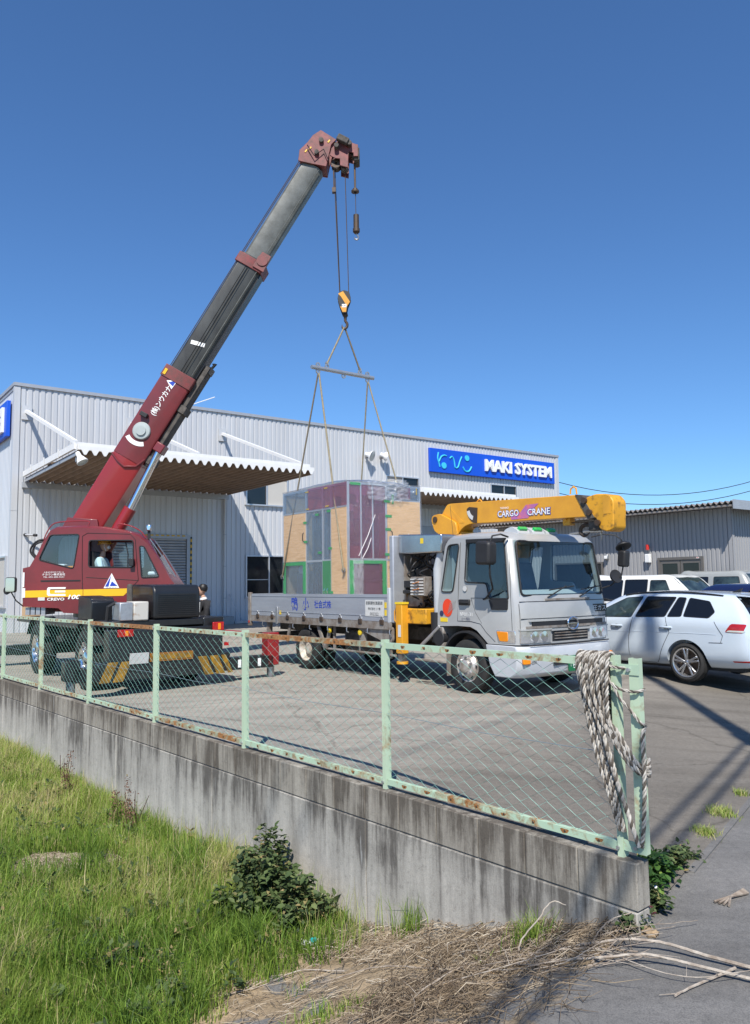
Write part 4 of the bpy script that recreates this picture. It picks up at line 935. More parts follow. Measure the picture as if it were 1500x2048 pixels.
for z in (1.17, 1.30): MB().bx(-1.955, -1.90, -1.121, -1.1165, z - .05, z + .05).build('yellow_marker', 'decal_yellow', tk)
MB().bx(-5.60, -5.53, -1.121, -1.1165, 1.06, 1.14).build('yellow_marker', 'decal_yellow', tk)
# loading crane behind the cab
cr = MB().bx(-1.66, -.96, -1.03, 1.03, 1.0, 1.25).build('outrigger_housing', 'crane_yellow_dirty', tk, bev=.015)
for sgn in (-1, 1):
    lg = MB().bx(-1.60, -1.43, sgn * 1.02, sgn * 1.16, .50, 1.33).build('outrigger_leg', 'crane_yellow', tk, bev=.012)
    MB().bx(-1.57, -1.46, sgn * 1.04, sgn * 1.14, .36, .50).build('leg_ram', 'steel', lg); MB().cyl((-1.515, sgn * 1.09, .33), (-1.515, sgn * 1.09, .37), .10, n=18).build('foot', 'crane_yellow_dirty', lg)
    MB().bx(-1.61, -1.42, sgn * 1.015, sgn * 1.165, 1.325, 1.36).build('leg_cap', 'decal_yellow', lg)
MB().bx(-1.53, -1.46, -1.167, -1.161, .78, .98).build('warning_label', 'sticker_white', tk)
MB().tube([(-1.66, -1.08, 1.28), (-1.70, -1.1, 1.2), (-1.70, -1.1, 1.05), (-1.66, -1.08, 1.0)], .012, 6).build('leg_handle', 'crane_yellow', tk)
MB().lathe([(.34, 1.25), (.34, 1.35), (.26, 1.40), (.24, 1.9), (.22, 2.55)], (-1.22, .05, 0), (0, 0, 1), 24).build('slewing_column', 'crane_yellow_dirty', tk)
MB().prism(rpoly([(-1.74, 2.80), (-1.70, 2.88), (-1.50, 2.90), (-1.10, 2.72), (-1.05, 2.48), (-1.40, 2.45), (-1.66, 2.60)], .05), -.20, -.155).prism(rpoly([(-1.74, 2.80), (-1.70, 2.88), (-1.50, 2.90), (-1.10, 2.72), (-1.05, 2.48), (-1.40, 2.45), (-1.66, 2.60)], .05), .155, .20).build('column_bracket', 'crane_yellow', tk, bev=.008)
MB().bx(-1.62, -1.10, -.2, .2, 2.3, 2.52).build('column_head', 'crane_yellow_dirty', tk, bev=.02)
MB().cyl((-1.62, -.22, 2.80), (-1.62, .22, 2.80), .055, n=14).build('pivot_pin', 'dark_metal', tk)
boom = MB().prism(rpoly([(-1.60, 2.78), (-1.37, 3.05), (-1.28, 3.06), (1.48, 2.94), (1.70, 2.60), (-.78, 2.67), (-.93, 2.64), (-1.05, 2.56), (-1.10, 2.50), (-1.33, 2.50)], [.05, .05, .02, .03, .03, .1, .12, .1, .05, .05], 4), -.145, .145).build('boom', 'crane_yellow', tk, bev=.012)
bh = MB().prism(rpoly([(1.62, 2.88), (1.80, 2.92), (2.02, 2.90), (2.11, 2.80), (2.09, 2.40), (1.98, 2.36), (1.86, 2.40), (1.80, 2.58), (1.62, 2.60)], .05), -.15, .15).build('boom_head', 'crane_yellow_dirty', tk, bev=.015)
MB().prism([(1.45, 2.945), (1.56, 2.93), (1.78, 2.58), (1.66, 2.57)], -.158, .158).build('boom_collar', 'grime', boom)
for x, z in ((1.62, 2.84), (1.70, 2.66), (1.84, 2.50)): MB().cyl((x, -.19, z), (x, -.15, z), .045, n=12).build('sheave_pin', 'dark_metal', bh)
MB().bx(1.93, 2.06, -.153, -.148, 2.62, 2.86).build('head_plate', 'crane_yellow', bh)
for x in (-.70, 1.30): MB().tube([(x - .06, 0, 2.98), (x - .05, 0, 3.06), (x, 0, 3.09), (x + .05, 0, 3.06), (x + .06, 0, 2.97)], .014, 6).build('lifting_eye', 'crane_yellow', boom)
MB().tube([(1.2, -.05, 2.60), (1.15, -.05, 2.56), (1.15, .05, 2.56), (1.2, .05, 2.6)], .03, 6).bx(1.13, 1.26, -.06, .06, 2.51, 2.61).build('rope_guide', 'crane_yellow_dirty', boom)
MB().tube([(-.85, -.02, 2.62), (.4, -.02, 2.58), (1.65, -.02, 2.53)], .008, 5).build('hoist_rope', 'dark_metal', tk)
hk = MB().bx(1.60, 1.80, -.07, .07, 2.40, 2.54).build('hook_block', 'grime', tk, bev=.015)
MB().tube(crom([(1.60, 0, 2.48), (1.50, 0, 2.50), (1.42, 0, 2.46), (1.41, 0, 2.38), (1.49, 0, 2.34), (1.57, 0, 2.38)], 5), [.03] * 20 + [.022, .018, .014, .012, .01, .008], 8).build('hook', 'dark_metal', hk)
MB().tube([(1.78, -.03, 2.42), (1.80, -.03, 2.3), (1.78, -.02, 2.26)], .012, 5).build('chain_end', 'steel', hk)
MB().prism([(-1.28, 2.98), (-1.05, 2.70), (-.93, 2.70)], -.150, -.146).build('boom_stiffener', 'crane_yellow', boom)
ga = MB().prism([(-.80, 2.96)] + [(-.62 + .24 * math.cos(a), 2.93 + .26 * math.sin(a)) for a in [math.pi + k * math.pi / 16 for k in range(9)]] + [(-.60, 2.93)], -.1525, -.147).build('angle_gauge', 'dark_metal', boom)
MB().prism([(-.66 + .20 * math.cos(a), 2.92 + .20 * math.sin(a)) for a in [math.pi * 1.05 + k * math.pi / 20 for k in range(8)]] + [(-.66 + .13 * math.cos(a), 2.92 + .13 * math.sin(a)) for a in [math.pi * 1.4 - k * math.pi / 20 for k in range(8)]], -.155, -.153).build('gauge_scale', 'sticker_white', ga)
lg_ = MB().prism([(.14, 2.765), (.36, 2.77), (.48, 2.88), (.74, 2.88), (.62, 2.80), (.52, 2.67), (.16, 2.67)], -.150, -.1465)
lg_.build('z_emblem', 'decal_pink', boom)
lb1 = lettering('CARGO', (.10, -.152, 2.775), (1, 0, -.03), (.03, 0, 1), .48, .115, 'decal_blue', boom, bold=.05); lb1 = lettering('CARGO', (.10, -.1545, 2.775), (1, 0, -.03), (.03, 0, 1), .455, .10, 'white_vinyl', boom, bold=.012)
lettering('CRANE', (.74, -.152, 2.755), (1, 0, -.03), (.03, 0, 1), .48, .115, 'decal_blue', boom, bold=.05); lettering('CRANE', (.74, -.1545, 2.755), (1, 0, -.03), (.03, 0, 1), .455, .10, 'white_vinyl', boom, bold=.012)
lettering('TADANO', (.02, -.152, 2.872), (1, 0, -.03), (.03, 0, 1), .19, .035, 'white_vinyl', boom, bold=.01)
# stainless canopy and controls between bed and cab
MB().prism([(-1.70, 2.19), (-1.36, 2.17), (-.58, 2.17), (-.58, 2.46), (-1.36, 2.50), (-1.70, 2.52)], -1.0, -.30).build('control_canopy', 'stainless', tk, bev=.02)
MB().bx(-1.10, -1.03, -1.006, -1.001, 2.33, 2.42).build('tag', 'decal_yellow', tk)
MB().bx(-1.36, -1.0, -1.02, -.85, 1.46, 1.78).build('control_valve', 'frame_grey', tk, bev=.01)
for k in range(5): MB().tube([(-1.30, -1.02, 1.50 + .055 * k), (-1.05, -1.10, 1.53 + .055 * k)], .008, 5).build('lever', 'amber' if k % 2 else 'steel', tk)
for k in range(6): MB().bx(-1.35, -1.02, -1.03, -1.021, 1.48 + .05 * k, 1.50 + .05 * k).build('lever_label', 'sticker_white', tk)
rr = random.Random(3)
for k in range(11):
    x0 = rr.uniform(-1.66, -.9); pts = [(x0, rr.uniform(-.95, -.5), 2.15)] + [(x0 + rr.uniform(-.18, .18), rr.uniform(-1.0, -.4), 2.0 - .17 * q) for q in range(4)] + [(rr.uniform(-1.6, -.95), rr.uniform(-.95, -.5), 1.28)]
    MB().tube(crom(pts, 5), .014, 6).build('hydraulic_hose', 'black_plastic', tk)
MB().bx(-1.62, -1.30, -.98, -.70, 1.50, 1.56).bx(-1.60, -1.32, -.97, -.72, 1.60, 1.72).build('hose_block', 'black_plastic', tk, bev=.01)
MB().bx(-1.68, -1.25, -.85, -.80, 1.28, 1.48).bx(-1.68, -1.64, -.9, -.3, 1.28, 2.15).build('control_stand', 'frame_grey', tk)
MB().tube([(-.80, -.86, .75), (-.80, -.88, 1.2), (-.80, -.88, 1.9), (-.74, -.86, 2.12), (-.66, -.84, 2.15)], .085, 12).build('air_intake', 'white_bumper', tk)
MB().tube([(-.82, -.90, .72), (-.82, -.92, 1.2)], .10, 14).build('intake_bellows', 'black_plastic', tk)
MB().tube([(-.35, -.95, 2.42), (-.35, -1.0, 2.9)], .004, 4).build('radio_aerial', 'black_plastic', tk)

# ------------------------------------------------------------ rough-terrain crane
mat('maroon', (.20, .024, .028), .40, 0, var=.3, scale=1.8, coat=.35, col2=(.135, .02, .023), detail=10)
mat('maroon_bright', (.28, .018, .02), .34, 0, var=.12, scale=2, coat=.5)
mat('maroon_worn', (.24, .045, .045), .55, 0, var=.5, scale=9, col2=(.13, .05, .045))
mat('boom_grey', (.085, .087, .082), .42, .25, var=.55, scale=2.2, stretch=(1, 1, .5), col2=(.04, .04, .039), lo=.32, hi=.66)
mat('boom_grey_light', (.165, .17, .158), .45, .2, var=.35, scale=3.2, col2=(.085, .088, .08), lo=.3, hi=.62)
mat('near_black', (.012, .011, .010), .35, .2, var=.3)
mat('shaded_yellow', (.40, .21, .012), .55, var=.45, scale=8, col2=(.12, .07, .01)); mat('stripe_yellow', (.82, .47, .015), .42, var=.08)  # first yellow is darkened to put the rear's shade into its colour
mat('drum_grey', (.44, .48, .46), .4, .2, var=.1)
mat('tank_white', (.55, .53, .48), .5, .1, var=.5, scale=7, col2=(.30, .17, .09), lo=.28, hi=.45)
mat('engine_black', (.012, .014, .017), .4, 0, var=.35, scale=5, coat=.2)
mat('hazard_black', (.02, .02, .02), .5, var=.3)
glass('crane_glass', (.80, .88, .90), .12); glass('crane_glass_blue', (.74, .86, .92), .16)
CZ = lot_z(-4.4, 14.4)
CO = Vector((-3.54, 13.23, CZ))
cn = thing('mobile_crane', 'maroon mobile crane with black boom raised over the flatbed truck', 'crane', CO, RZ_V)
_inv = (Matrix.Translation(CO) @ Matrix.Rotation(RZ_V, 4, 'Z')).inverted() @ Matrix.Translation((-5.34, 0, 0))
class SB_(MB):
    """shapes of the slewing upper part: x along the boom's plan direction, y = world depth, z up"""
    def build(s, *a, **k): s.xf(_inv); return MB.build(s, *a, **k)
def L2(z): return z - CZ
# --- carrier (x forward, y to the left, z above the yard)
for y in (-.45, .45): MB().bx(.15, 6.9, y - .07, y + .07, .62, 1.02).build('chassis_rail', 'black_paint', cn)
MB().bx(.9, 6.6, -1.0, 1.0, 1.03, 1.14).build('deck', 'black_paint', cn, bev=.02)
MB().bx(.25, 6.7, -.38, .38, .45, .95).build('transmission', 'dark_metal', cn, bev=.05)
for x in (1.35, 4.75):
    for sgn in (-1, 1):
        o = MB(); tyre(o, x, sgn * .86, .52, .52, .34, .30); w_ = o.build('wheel', 'rubber', cn, smooth=50)
        MB().lathe([(.30, .13), (.305, .15), (.28, .14), (.26, .06), (.20, .04), (.14, .05), (.13, .12), (.09, .14), (.001, .14)], (x, sgn * .86, .52), (0, sgn, 0), 32).build('rim', 'chrome', w_)
        for k in range(8): a = k * math.pi / 4; MB().cyl((x + .20 * math.cos(a), sgn * .92, .52 + .20 * math.sin(a)), (x + .20 * math.cos(a), sgn * .96, .52 + .20 * math.sin(a)), .02, n=6).build('wheel_nut', 'steel', w_)
        f_ = MB().lathe([(.60, -.2), (.63, -.2), (.63, .2), (.60, .2)], (x, sgn * .86, .55), (0, 1, 0), 32, closed=True).build('fender', 'black_plastic', cn)
        bm = bmesh.new(); bm.from_mesh(f_.data); bmesh.ops.delete(bm, geom=[v for v in bm.verts if v.co.z < .78], context='VERTS'); bm.to_mesh(f_.data); bm.free()
    MB().cyl((x, -.8, .52), (x, .8, .52), .10, n=12).build('axle', 'dark_metal', cn)
rz_ = L2
MB().prism(rpoly([(.02, 1.13 - CZ), (.02, 1.60 - CZ), (.10, 1.70 - CZ), (1.15, 1.72 - CZ), (1.25, 1.60 - CZ), (1.25, 1.12 - CZ)], .05), -.58, .26).build('engine_hood', 'engine_black', cn, bev=.03)
for k in range(11): MB().bx(.006, .022, -.50, .18, 1.20 - CZ + .033 * k, 1.212 - CZ + .033 * k).build('hood_louvre', 'hazard_black', cn)
MB().bx(.06, 1.3, -1.05, -.66, .88 - CZ, 1.13 - CZ).build('rear_deck', 'black_paint', cn, bev=.02); MB().bx(.05, .9, -.66, .95, 1.0 - CZ, 1.12 - CZ).build('rear_deck', 'black_paint', cn, bev=.015)
MB().prism([(.9, 1.11 - CZ), (.9, 1.42 - CZ), (1.0, 1.50 - CZ), (1.7, 1.53 - CZ), (1.7, 1.11 - CZ)], .62, 1.02).build('tool_box', 'engine_black', cn, bev=.015)
MB().bx(.03, .42, .60, .83, 1.115 - CZ, 1.42 - CZ).build('fuel_tank', 'zinc', cn, bev=.02); MB().bx(.02, .42, .34, .597, 1.115 - CZ, 1.43 - CZ).build('oil_tank', 'tank_white', cn, bev=.02)
MB().tube([(.45, .52, 1.3 - CZ), (.45, .52, 1.62 - CZ), (.50, .50, 1.70 - CZ)], .05, 12).build('exhaust', 'grime', cn)
MB().tube([(.3, .95, 1.12 - CZ), (.25, .95, 1.35 - CZ), (.3, .8, 1.42 - CZ)], .03, 6).build('hose', 'black_plastic', cn)
rb = MB().bx(-.02, .30, -1.0, 1.0, .28 - CZ, .98 - CZ).build('rear_frame', 'black_paint', cn, bev=.02)
for y0, y1, z0, z1 in ((.62, .88, .86, .98), (-1.0, -.79, .89, 1.04)):
    lamp = MB().bx(-.06, -.021, y0, y1, z0 - CZ, z1 - CZ).build('tail_lamp', 'lamp_red', cn, bev=.008); MB().bx(-.065, -.055, (y0 + y1) / 2 - .04, (y0 + y1) / 2 + .01, z0 + .02 - CZ, z1 - .02 - CZ).build('turn_lens', 'amber', lamp)
MB().box((-.05, .52, .50 - CZ), (.012, .32, .18), ry=R(-12)).build('license_plate', 'sticker_white', cn)
mat('shaded_amber', (.32, .13, .015), .5, var=.3, scale=10)  # amber darkened in colour to show the shade at the crane's rear
MB().bx(-.045, -.022, -.43, .33, .43 - CZ, .57 - CZ).build('reflector_bar', 'shaded_amber', cn)
MB().bx(-.05, -.046, -.41, .31, .455 - CZ, .545 - CZ).build('reflector_strip', 'shaded_yellow', cn)
# hazard-striped outrigger boxes at the rear corners and at the front
def outrigger(x, sgn, out, jack):
    y1 = sgn * 1.0; y2 = sgn * (1.0 + out)
    MB().bx(x - .16, x + .16, -1.02, 1.02, .26, .50).build('outrigger_box', 'black_paint', cn) if sgn > 0 else None
    b_ = MB().bx(x - .12, x + .12, sgn * .6, y2, .27, .49).build('outrigger_beam', 'black_paint', cn, bev=.01)
    MB().bx(x - .12, x + .12, y2 - .12, y2 + .12, .30, .90 if jack == 'maroon_bright' else .62).build('jack', jack, cn, bev=.015)
    MB().cyl((x, y2, .08), (x, y2, .32), .07, n=14).build('jack_ram', 'steel', cn); MB().lathe([(.001, .02), (.24, .02), (.24, .05), (.10, .09), (.001, .09)], (x, y2, 0), (0, 0, 1), 20).build('float', 'black_paint', cn)
    return b_
ob = outrigger(.15, -1, 1.05, 'maroon_bright'); outrigger(.15, 1, .55, 'black_paint'); outrigger(6.6, -1, 1.5, 'maroon_bright'); outrigger(6.6, 1, .5, 'black_paint')
for y in (-1.35, -1.75): MB().bx(.02, .028, y - .03, y + .03, .31, .45).build('reflector', 'white_vinyl', ob)
for k, (ya, yb) in enumerate(((1.02, .86), (.80, .64), (-.52, -.68), (-.74, -.90), (-.96, -1.05))):
    MB().prism([(ya, .46 - CZ), (yb, .46 - CZ), (yb + .14 * (1 if k < 2 else -1), .14 - CZ), (ya + .14 * (1 if k < 2 else -1), .14 - CZ)], -.034, -.022, 'x').build('hazard_stripe', 'shaded_yellow', cn)
MB().prism(rpoly([(1.15, .45 - CZ), (.62, .47 - CZ), (.80, .13 - CZ), (1.12, .12 - CZ)], .04), -.021, .25, 'x').build('corner_guard', 'black_paint', cn); MB().prism(rpoly([(-1.15, .50 - CZ), (-.45, .48 - CZ), (-.60, .18 - CZ), (-1.08, .18 - CZ)], .04), -.021, .25, 'x').build('corner_guard', 'black_paint', cn)
MB().bx(-.05, -.02, -1.1, -1.02, .62 - CZ, .68 - CZ).build('reflector', 'lamp_red', cn)
MB().cyl((.2, -1.1, .84 - CZ), (.2, -1.45, .80 - CZ), .05, n=12).build('hose_reel', 'maroon_bright', cn)
# --- slewing upper part
SB_().lathe([(.001, .0), (.75, .0), (.75, .12), (.001, .12)], (-.0, 15.72, 1.10), (0, 0, 1), 32).build('turntable', 'black_paint', cn)
SB_().prism([(-1.35, 1.20), (1.0, 1.20), (1.0, 1.36), (-.1, 1.7), (-.3, 3.05), (-.9, 3.1), (-1.35, 2.3)], 15.56, 15.62).prism([(-1.35, 1.20), (1.0, 1.20), (1.0, 1.36), (-.1, 1.7), (-.3, 3.05), (-.9, 3.1), (-1.35, 2.3)], 16.18, 16.24).build('turret_plate', 'maroon', cn, bev=.01)
SB_().bx(-1.40, -1.0, 15.55, 16.9, 1.25, 2.2).build('counterweight', 'maroon', cn, bev=.04)
COUT = [(-1.41, 1.33), (-1.43, 2.06), (-1.3, 2.09), (-1.16, 2.38), (-1.06, 2.61), (-0.93, 2.81), (-0.8, 2.865), (-0.32, 2.875), (0.1, 2.85), (0.55, 2.77), (0.78, 2.69), (0.94, 2.57), (1.2, 2.18), (1.4, 1.83), (1.48, 1.73), (1.45, 1.45), (0.8, 1.32), (0.2, 1.17), (-0.11, 1.17), (-0.63, 1.20), (-0.73, 1.29)]
W1 = rpoly([(-1.13, 2.22), (-.92, 2.69), (-.36, 2.70), (-.46, 2.04)], .05); DW = rpoly([(-.17, 2.58), (.68, 2.57), (.69, 2.05), (-.17, 2.07)], .05); FQ = rpoly([(.80, 2.46), (.89, 2.45), (1.19, 1.86), (.85, 1.85)], .04)
def cabslice(y):
    e = max(0, (abs(y - 15.17) - .27) / .10); return [(x, z - (.05 * e * e if z > 2.3 else 0)) for x, z in COUT]
cabm = slices(cabslice, [14.8, 14.82, 14.90, 15.0, 15.17, 15.34, 15.44, 15.52, 15.54], len(COUT))
inn = MB().prism([(-1.06, 2.02), (-.88, 2.72), (-.3, 2.78), (.1, 2.76), (.55, 2.69), (.86, 2.54), (1.1, 2.16), (1.32, 1.80), (1.25, 1.40), (-.3, 1.36), (-.36, 2.0)], 14.86, 15.48)
fr_cut = MB().add([(.99, y, 2.50) for y in (14.92, 15.42)] + [(1.36, y, 1.90) for y in (14.92, 15.42)] + [(.80, y, 2.42) for y in (14.92, 15.42)] + [(1.15, y, 1.80) for y in (14.92, 15.42)], [(0, 1, 3, 2), (4, 6, 7, 5), (0, 4, 5, 1), (2, 3, 7, 6), (0, 2, 6, 4), (1, 5, 7, 3)])
fr_cut.v = [(x + (.12 if i < 4 else 0), y, z + (.08 if i < 4 else 0)) for i, (x, y, z) in enumerate(fr_cut.v)]
res = bool_diff(cabm, [inn] + [MB().prism(p, 14.5, 15.9) for p in (W1, DW, FQ)] + [fr_cut])
cab = SB_(); cab.v, cab.f = res.v, res.f
cabo2 = cab.build('cab', 'maroon', cn, smooth=45)
for p, g in ((W1, 'crane_glass_blue'), (FQ, 'crane_glass_blue')):
    for y in (14.815, 15.52): fan(SB_(), [(x, y, z) for x, z in p]).build('cab_window', g, cabo2)
fan(SB_(), [(x, 15.52, z) for x, z in DW]).build('cab_window', 'crane_glass', cabo2)
for p in (W1, DW, FQ): SB_().tube([(x, 14.797, z) for x, z in p], .012, 6, closed=True).build('window_seal', 'black_plastic', cabo2)
SB_().quad((.99, 14.92, 2.50), (.99, 15.42, 2.50), (1.365, 15.42, 1.88), (1.365, 14.92, 1.88)).build('windscreen', 'crane_glass', cabo2)
# interior: curtain, paper, seat, console, levers
mat('curtain_pale', (.55, .63, .68), .9, var=.25, scale=18, stretch=(4, 1, .2)); SB_().bx(-1.0, -.4, 15.40, 15.43, 2.05, 2.7).build('curtain', 'curtain_pale', cn); SB_().bx(-.9, -.72, 15.0, 15.2, 2.03, 2.14).build('paper_pile', 'white_vinyl', cn, bev=.02); SB_().bx(-.66, -.50, 15.0, 15.2, 2.02, 2.10).build('carton', 'amber', cn, bev=.02)
SB_().prism(rpoly([(-.15, 1.40), (.36, 1.40), (.36, 1.70), (-.08, 1.70), (-.14, 2.38), (-.24, 2.38), (-.27, 1.7)], .03), 14.93, 15.36).build('operator_seat', 'black_plastic', cn); SB_().bx(.88, 1.25, 14.9, 15.44, 1.40, 1.80).build('console', 'black_plastic', cn, bev=.03)
SB_().box((1.02, 14.98, 1.93), (.2, .12, .08), rz=.3).build('glove_pile', 'white_vinyl', cn, bev=.03)
SB_().tube([(.55, 14.90, 1.95), (.56, 14.88, 2.3), (.50, 14.9, 2.55)], .012, 6).build('wiper_rod', 'black_plastic', cn)
# lines, stripe, lettering on the near side
for pts in ([(-.30, 2.66), (-.29, 2.0), (-.27, 1.5), (-.15, 1.40)], [(-.30, 2.66), (-.2, 2.72), (.62, 2.69), (.72, 2.58), (.79, 1.80), (.62, 1.62)], [(-.21, 1.87), (.78, 1.80)]): SB_().tube([(x, 14.798, z) for x, z in pts], .006, 4).build('door_gap', 'hazard_black', cabo2)
SB_().prism([(-1.395, 1.50), (-.262, 1.505), (-.262, 1.64), (-1.395, 1.632)], 14.794, 14.7975).build('yellow_stripe', 'stripe_yellow', cabo2); SB_().prism([(-.255, 1.505), (.51, 1.51), (.66, 1.65), (-.255, 1.64)], 14.794, 14.7975).build('yellow_stripe', 'stripe_yellow', cabo2)
SB_().bx(-1.08, -.32, 14.792, 14.806, 1.80, 1.825).build('vent_slot', 'hazard_black', cabo2)
def slet(s_, x, z, w, h, mt_, par=None, y=14.791, a=(1, 0, 0), b=(0, 0, 1), nm='lettering', **k):
    t_ = text_mb(s_, (x, y, z), a, b, w, h, **k); q = SB_(); q.v, q.f = t_.v, t_.f
    return q.build(nm, mt_, par or cabo2, smooth=0, fix=False) if q.v else None
SB_().prism([(-.93, 1.69), (-.59, 1.69), (-.60, 1.655), (-.88, 1.655), (-.90, 1.64), (-.90, 1.575), (-.88, 1.56), (-.60, 1.56), (-.59, 1.525), (-.92, 1.525), (-.95, 1.55), (-.95, 1.66)], 14.789, 14.7935).build('logo', 'white_vinyl', cabo2); SB_().bx(-.80, -.60, 14.789, 14.7935, 1.59, 1.625).build('logo', 'white_vinyl', cabo2)
slet('CREVO', -.78, 1.463, .33, .055, 'white_vinyl', bold=.02); slet('100', -.43, 1.50, .24, .085, 'white_vinyl', shear=.25, bold=.03); SB_().bx(-1.12, -.99, 14.789, 14.7935, 1.44, 1.50).build('marker_plate', 'sticker_white', cabo2); SB_().bx(-.185, -.11, 14.789, 14.7935, 1.475, 1.515).build('marker_plate', 'drum_grey', cabo2)
slet('ナカウン株式会社', -.83, 1.935, .44, .045, 'white_vinyl', bold=.01); slet('TEL 092-286-9241', -.83, 1.885, .40, .026, 'white_vinyl'); slet('久留米市荒木町1丁目1-18', -.83, 1.978, .38, .026, 'white_vinyl')
SB_().prism([(.28, 1.945), (.13, 1.66), (.43, 1.66)], 14.790, 14.794).build('triangle_emblem', 'white_vinyl', cabo2); SB_().prism([(.272, 1.90), (.16, 1.69), (.225, 1.69)], 14.786, 14.789).build('triangle_emblem', 'decal_blue', cabo2); SB_().prism([(.288, 1.79), (.25, 1.70), (.395, 1.70)], 14.786, 14.789).build('triangle_emblem', 'decal_blue', cabo2); slet('ナカウン', .28, 1.673, .2, .014, 'black_paint', y=14.788)
SB_().bx(-1.437, -1.427, 14.82, 15.5, 1.45, 2.0).build('rear_panel', 'sticker_white', cabo2)
SB_().bx(-1.42, -1.39, 14.788, 14.796, 1.70, 1.98).build('side_label', 'white_vinyl', cabo2); SB_().bx(-1.42, -1.37, 14.788, 14.796, 1.50, 1.68).build('side_label', 'white_vinyl', cabo2)
# handrails, mirror, lamps, hose
SB_().tube(crom([(-1.07, 14.86, 2.61), (-.99, 14.86, 2.79), (-.87, 14.86, 2.92), (-.61, 14.86, 2.955), (-.22, 14.86, 2.955), (-.21, 14.86, 2.87)], 5), .012, 6).build('hand_rail', 'maroon_bright', cabo2); SB_().tube(crom([(.36, 14.86, 2.80), (.37, 14.86, 2.89), (.61, 14.86, 2.85), (.81, 14.86, 2.74), (.9, 14.86, 2.62)], 5), .012, 6).build('hand_rail', 'maroon_bright', cabo2)
for y in (14.9, 15.2): SB_().tube([(.97, y, 2.60), (1.2, y, 2.28), (1.47, y, 1.86)], .012, 6).build('screen_guard', 'steel', cabo2)
SB_().box((.93, 15.0, 2.82), (.09, .14, .12)).build('work_lamp', 'chrome', cabo2, bev=.02); SB_().bx(.90, .95, 14.98, 15.02, 2.60, 2.78).build('lamp_post', 'black_plastic', cabo2)
m_ = SB_().prism(rrect(-1.67, -1.47, 1.60, 1.89, .04), 14.60, 14.68).build('mirror', 'black_plastic', cabo2, bev=.015); SB_().prism(rrect(-1.655, -1.485, 1.615, 1.875, .03), 14.592, 14.598).build('mirror_glass', 'mirror_glass', m_)
SB_().tube([(-1.58, 14.66, 1.62), (-1.50, 14.7, 1.45), (-1.42, 14.85, 1.33)], .012, 6).build('mirror_arm', 'black_plastic', cabo2); SB_().lathe([(.001, -.06), (.06, -.05), (.08, .0), (.001, .0)], (-1.66, 14.66, 1.64), (-.3, -.9, 0), 14).build('round_mirror', 'black_plastic', cabo2)
SB_().prism(rrect(.63, .72, 2.07, 2.22, .02), 14.70, 14.78).build('door_mirror', 'black_plastic', cabo2, bev=.01)
for d in (0, .045): SB_().tube(crom([(-1.02, 15.0 + d, 2.63), (-1.22, 14.98, 2.60 - d), (-1.34 + d, 14.98, 2.50), (-1.37 + d, 14.98, 2.38), (-1.27, 14.98, 2.25 + d)], 6), .02, 7).build('hydraulic_hose', 'black_plastic', cabo2)
for k in range(4): SB_().bx(-1.38 + .1 * k, -1.30 + .1 * k, 14.85, 15.3, 1.17, 1.31).build('step_grid', 'zinc', cn)
# --- boom
BA = Vector((.5184, 0, .8551)); BP = Vector((-.8551, 0, .5184)); B0 = Vector((-.54, 15.9, 2.98))
def bpt(t, p, y=15.9): q = B0 + BA * t + BP * p; return Vector((q.x, y, q.z))
def bsec(t0, t1, w, th, w1=None, ch=.0):
    mk = SB_(); vs_ = []
    for t, ww in ((t0, w), (t1, w1 or w)):
        h = ww / 2; c_ = ch
        for p, y in ((h, -th / 2 + c_), (h - c_, -th / 2), (-h + c_ * 2.2, -th / 2), (-h, -th / 2 + c_ * 1.6), (-h, th / 2 - c_ * 1.6), (-h + c_ * 2.2, th / 2), (h - c_, th / 2), (h, th / 2 - c_)): vs_.append(bpt(t, p, 15.9 + y))
    return mk.add(vs_, [tuple(range(8)), tuple(range(15, 7, -1))] + [(i, (i + 1) % 8, (i + 1) % 8 + 8, i + 8) for i in range(8)])
bm0 = bsec(-1.6, 1.55, .60, .52, .66, .02).build('boom_base', 'maroon_bright', cn, bev=.006)
bsec(1.551, 3.62, .66, .54, .66, .02).build('boom_cover', 'maroon', bm0, bev=.006)
bsec(3.40, 3.66, .70, .58, .70, .01).build('boom_collar', 'maroon_worn', bm0, bev=.008)
SB_().tube([bpt(1.50, .33, 15.62), bpt(1.42, .15, 15.61), bpt(1.38, -.05, 15.61), bpt(1.50, -.25, 15.61), bpt(1.72, -.33, 15.62)], .02, 6).build('pipe', 'maroon', bm0)
bsec(3.3, 6.55, .56, .44, .56, .045).build('inner_boom', 'boom_grey', cn, bev=.006)
bsec(6.30, 6.52, .64, .50, .64, .02).build('boom_collar', 'maroon_worn', cn, bev=.008)
SB_().cyl(bpt(6.55, -.22, 15.60), bpt(6.55, -.22, 15.66), .12, n=16).prism([tuple((bpt(6.35, -.36).x, bpt(6.35, -.36).z)), tuple((bpt(6.35, -.1).x, bpt(6.35, -.1).z)), tuple((bpt(6.72, -.12).x, bpt(6.72, -.12).z)), tuple((bpt(6.72, -.33).x, bpt(6.72, -.33).z))], 15.62, 15.66).build('sheave_bracket', 'maroon_worn', cn)
bsec(6.4, 8.95, .485, .37, .485, .05).build('tip_boom', 'boom_grey_light', cn, bev=.006)
for t0, t1, sp in ((3.7, 6.3, .255), (6.6, 8.9, .22)): SB_().tube([bpt(t0, -sp + .035, 15.9 - (.225 if sp > .23 else .19)), bpt(t1, -sp + .035, 15.9 - (.225 if sp > .23 else .19))], .012, 5).build('wear_edge', 'boom_grey_light', cn)
SB_().beam(bpt(3.7, -.295), bpt(6.3, -.295), .3, .03, up=BP).build('boom_underside', 'near_black', cn)  # strip along the boom's lower face, coloured near black
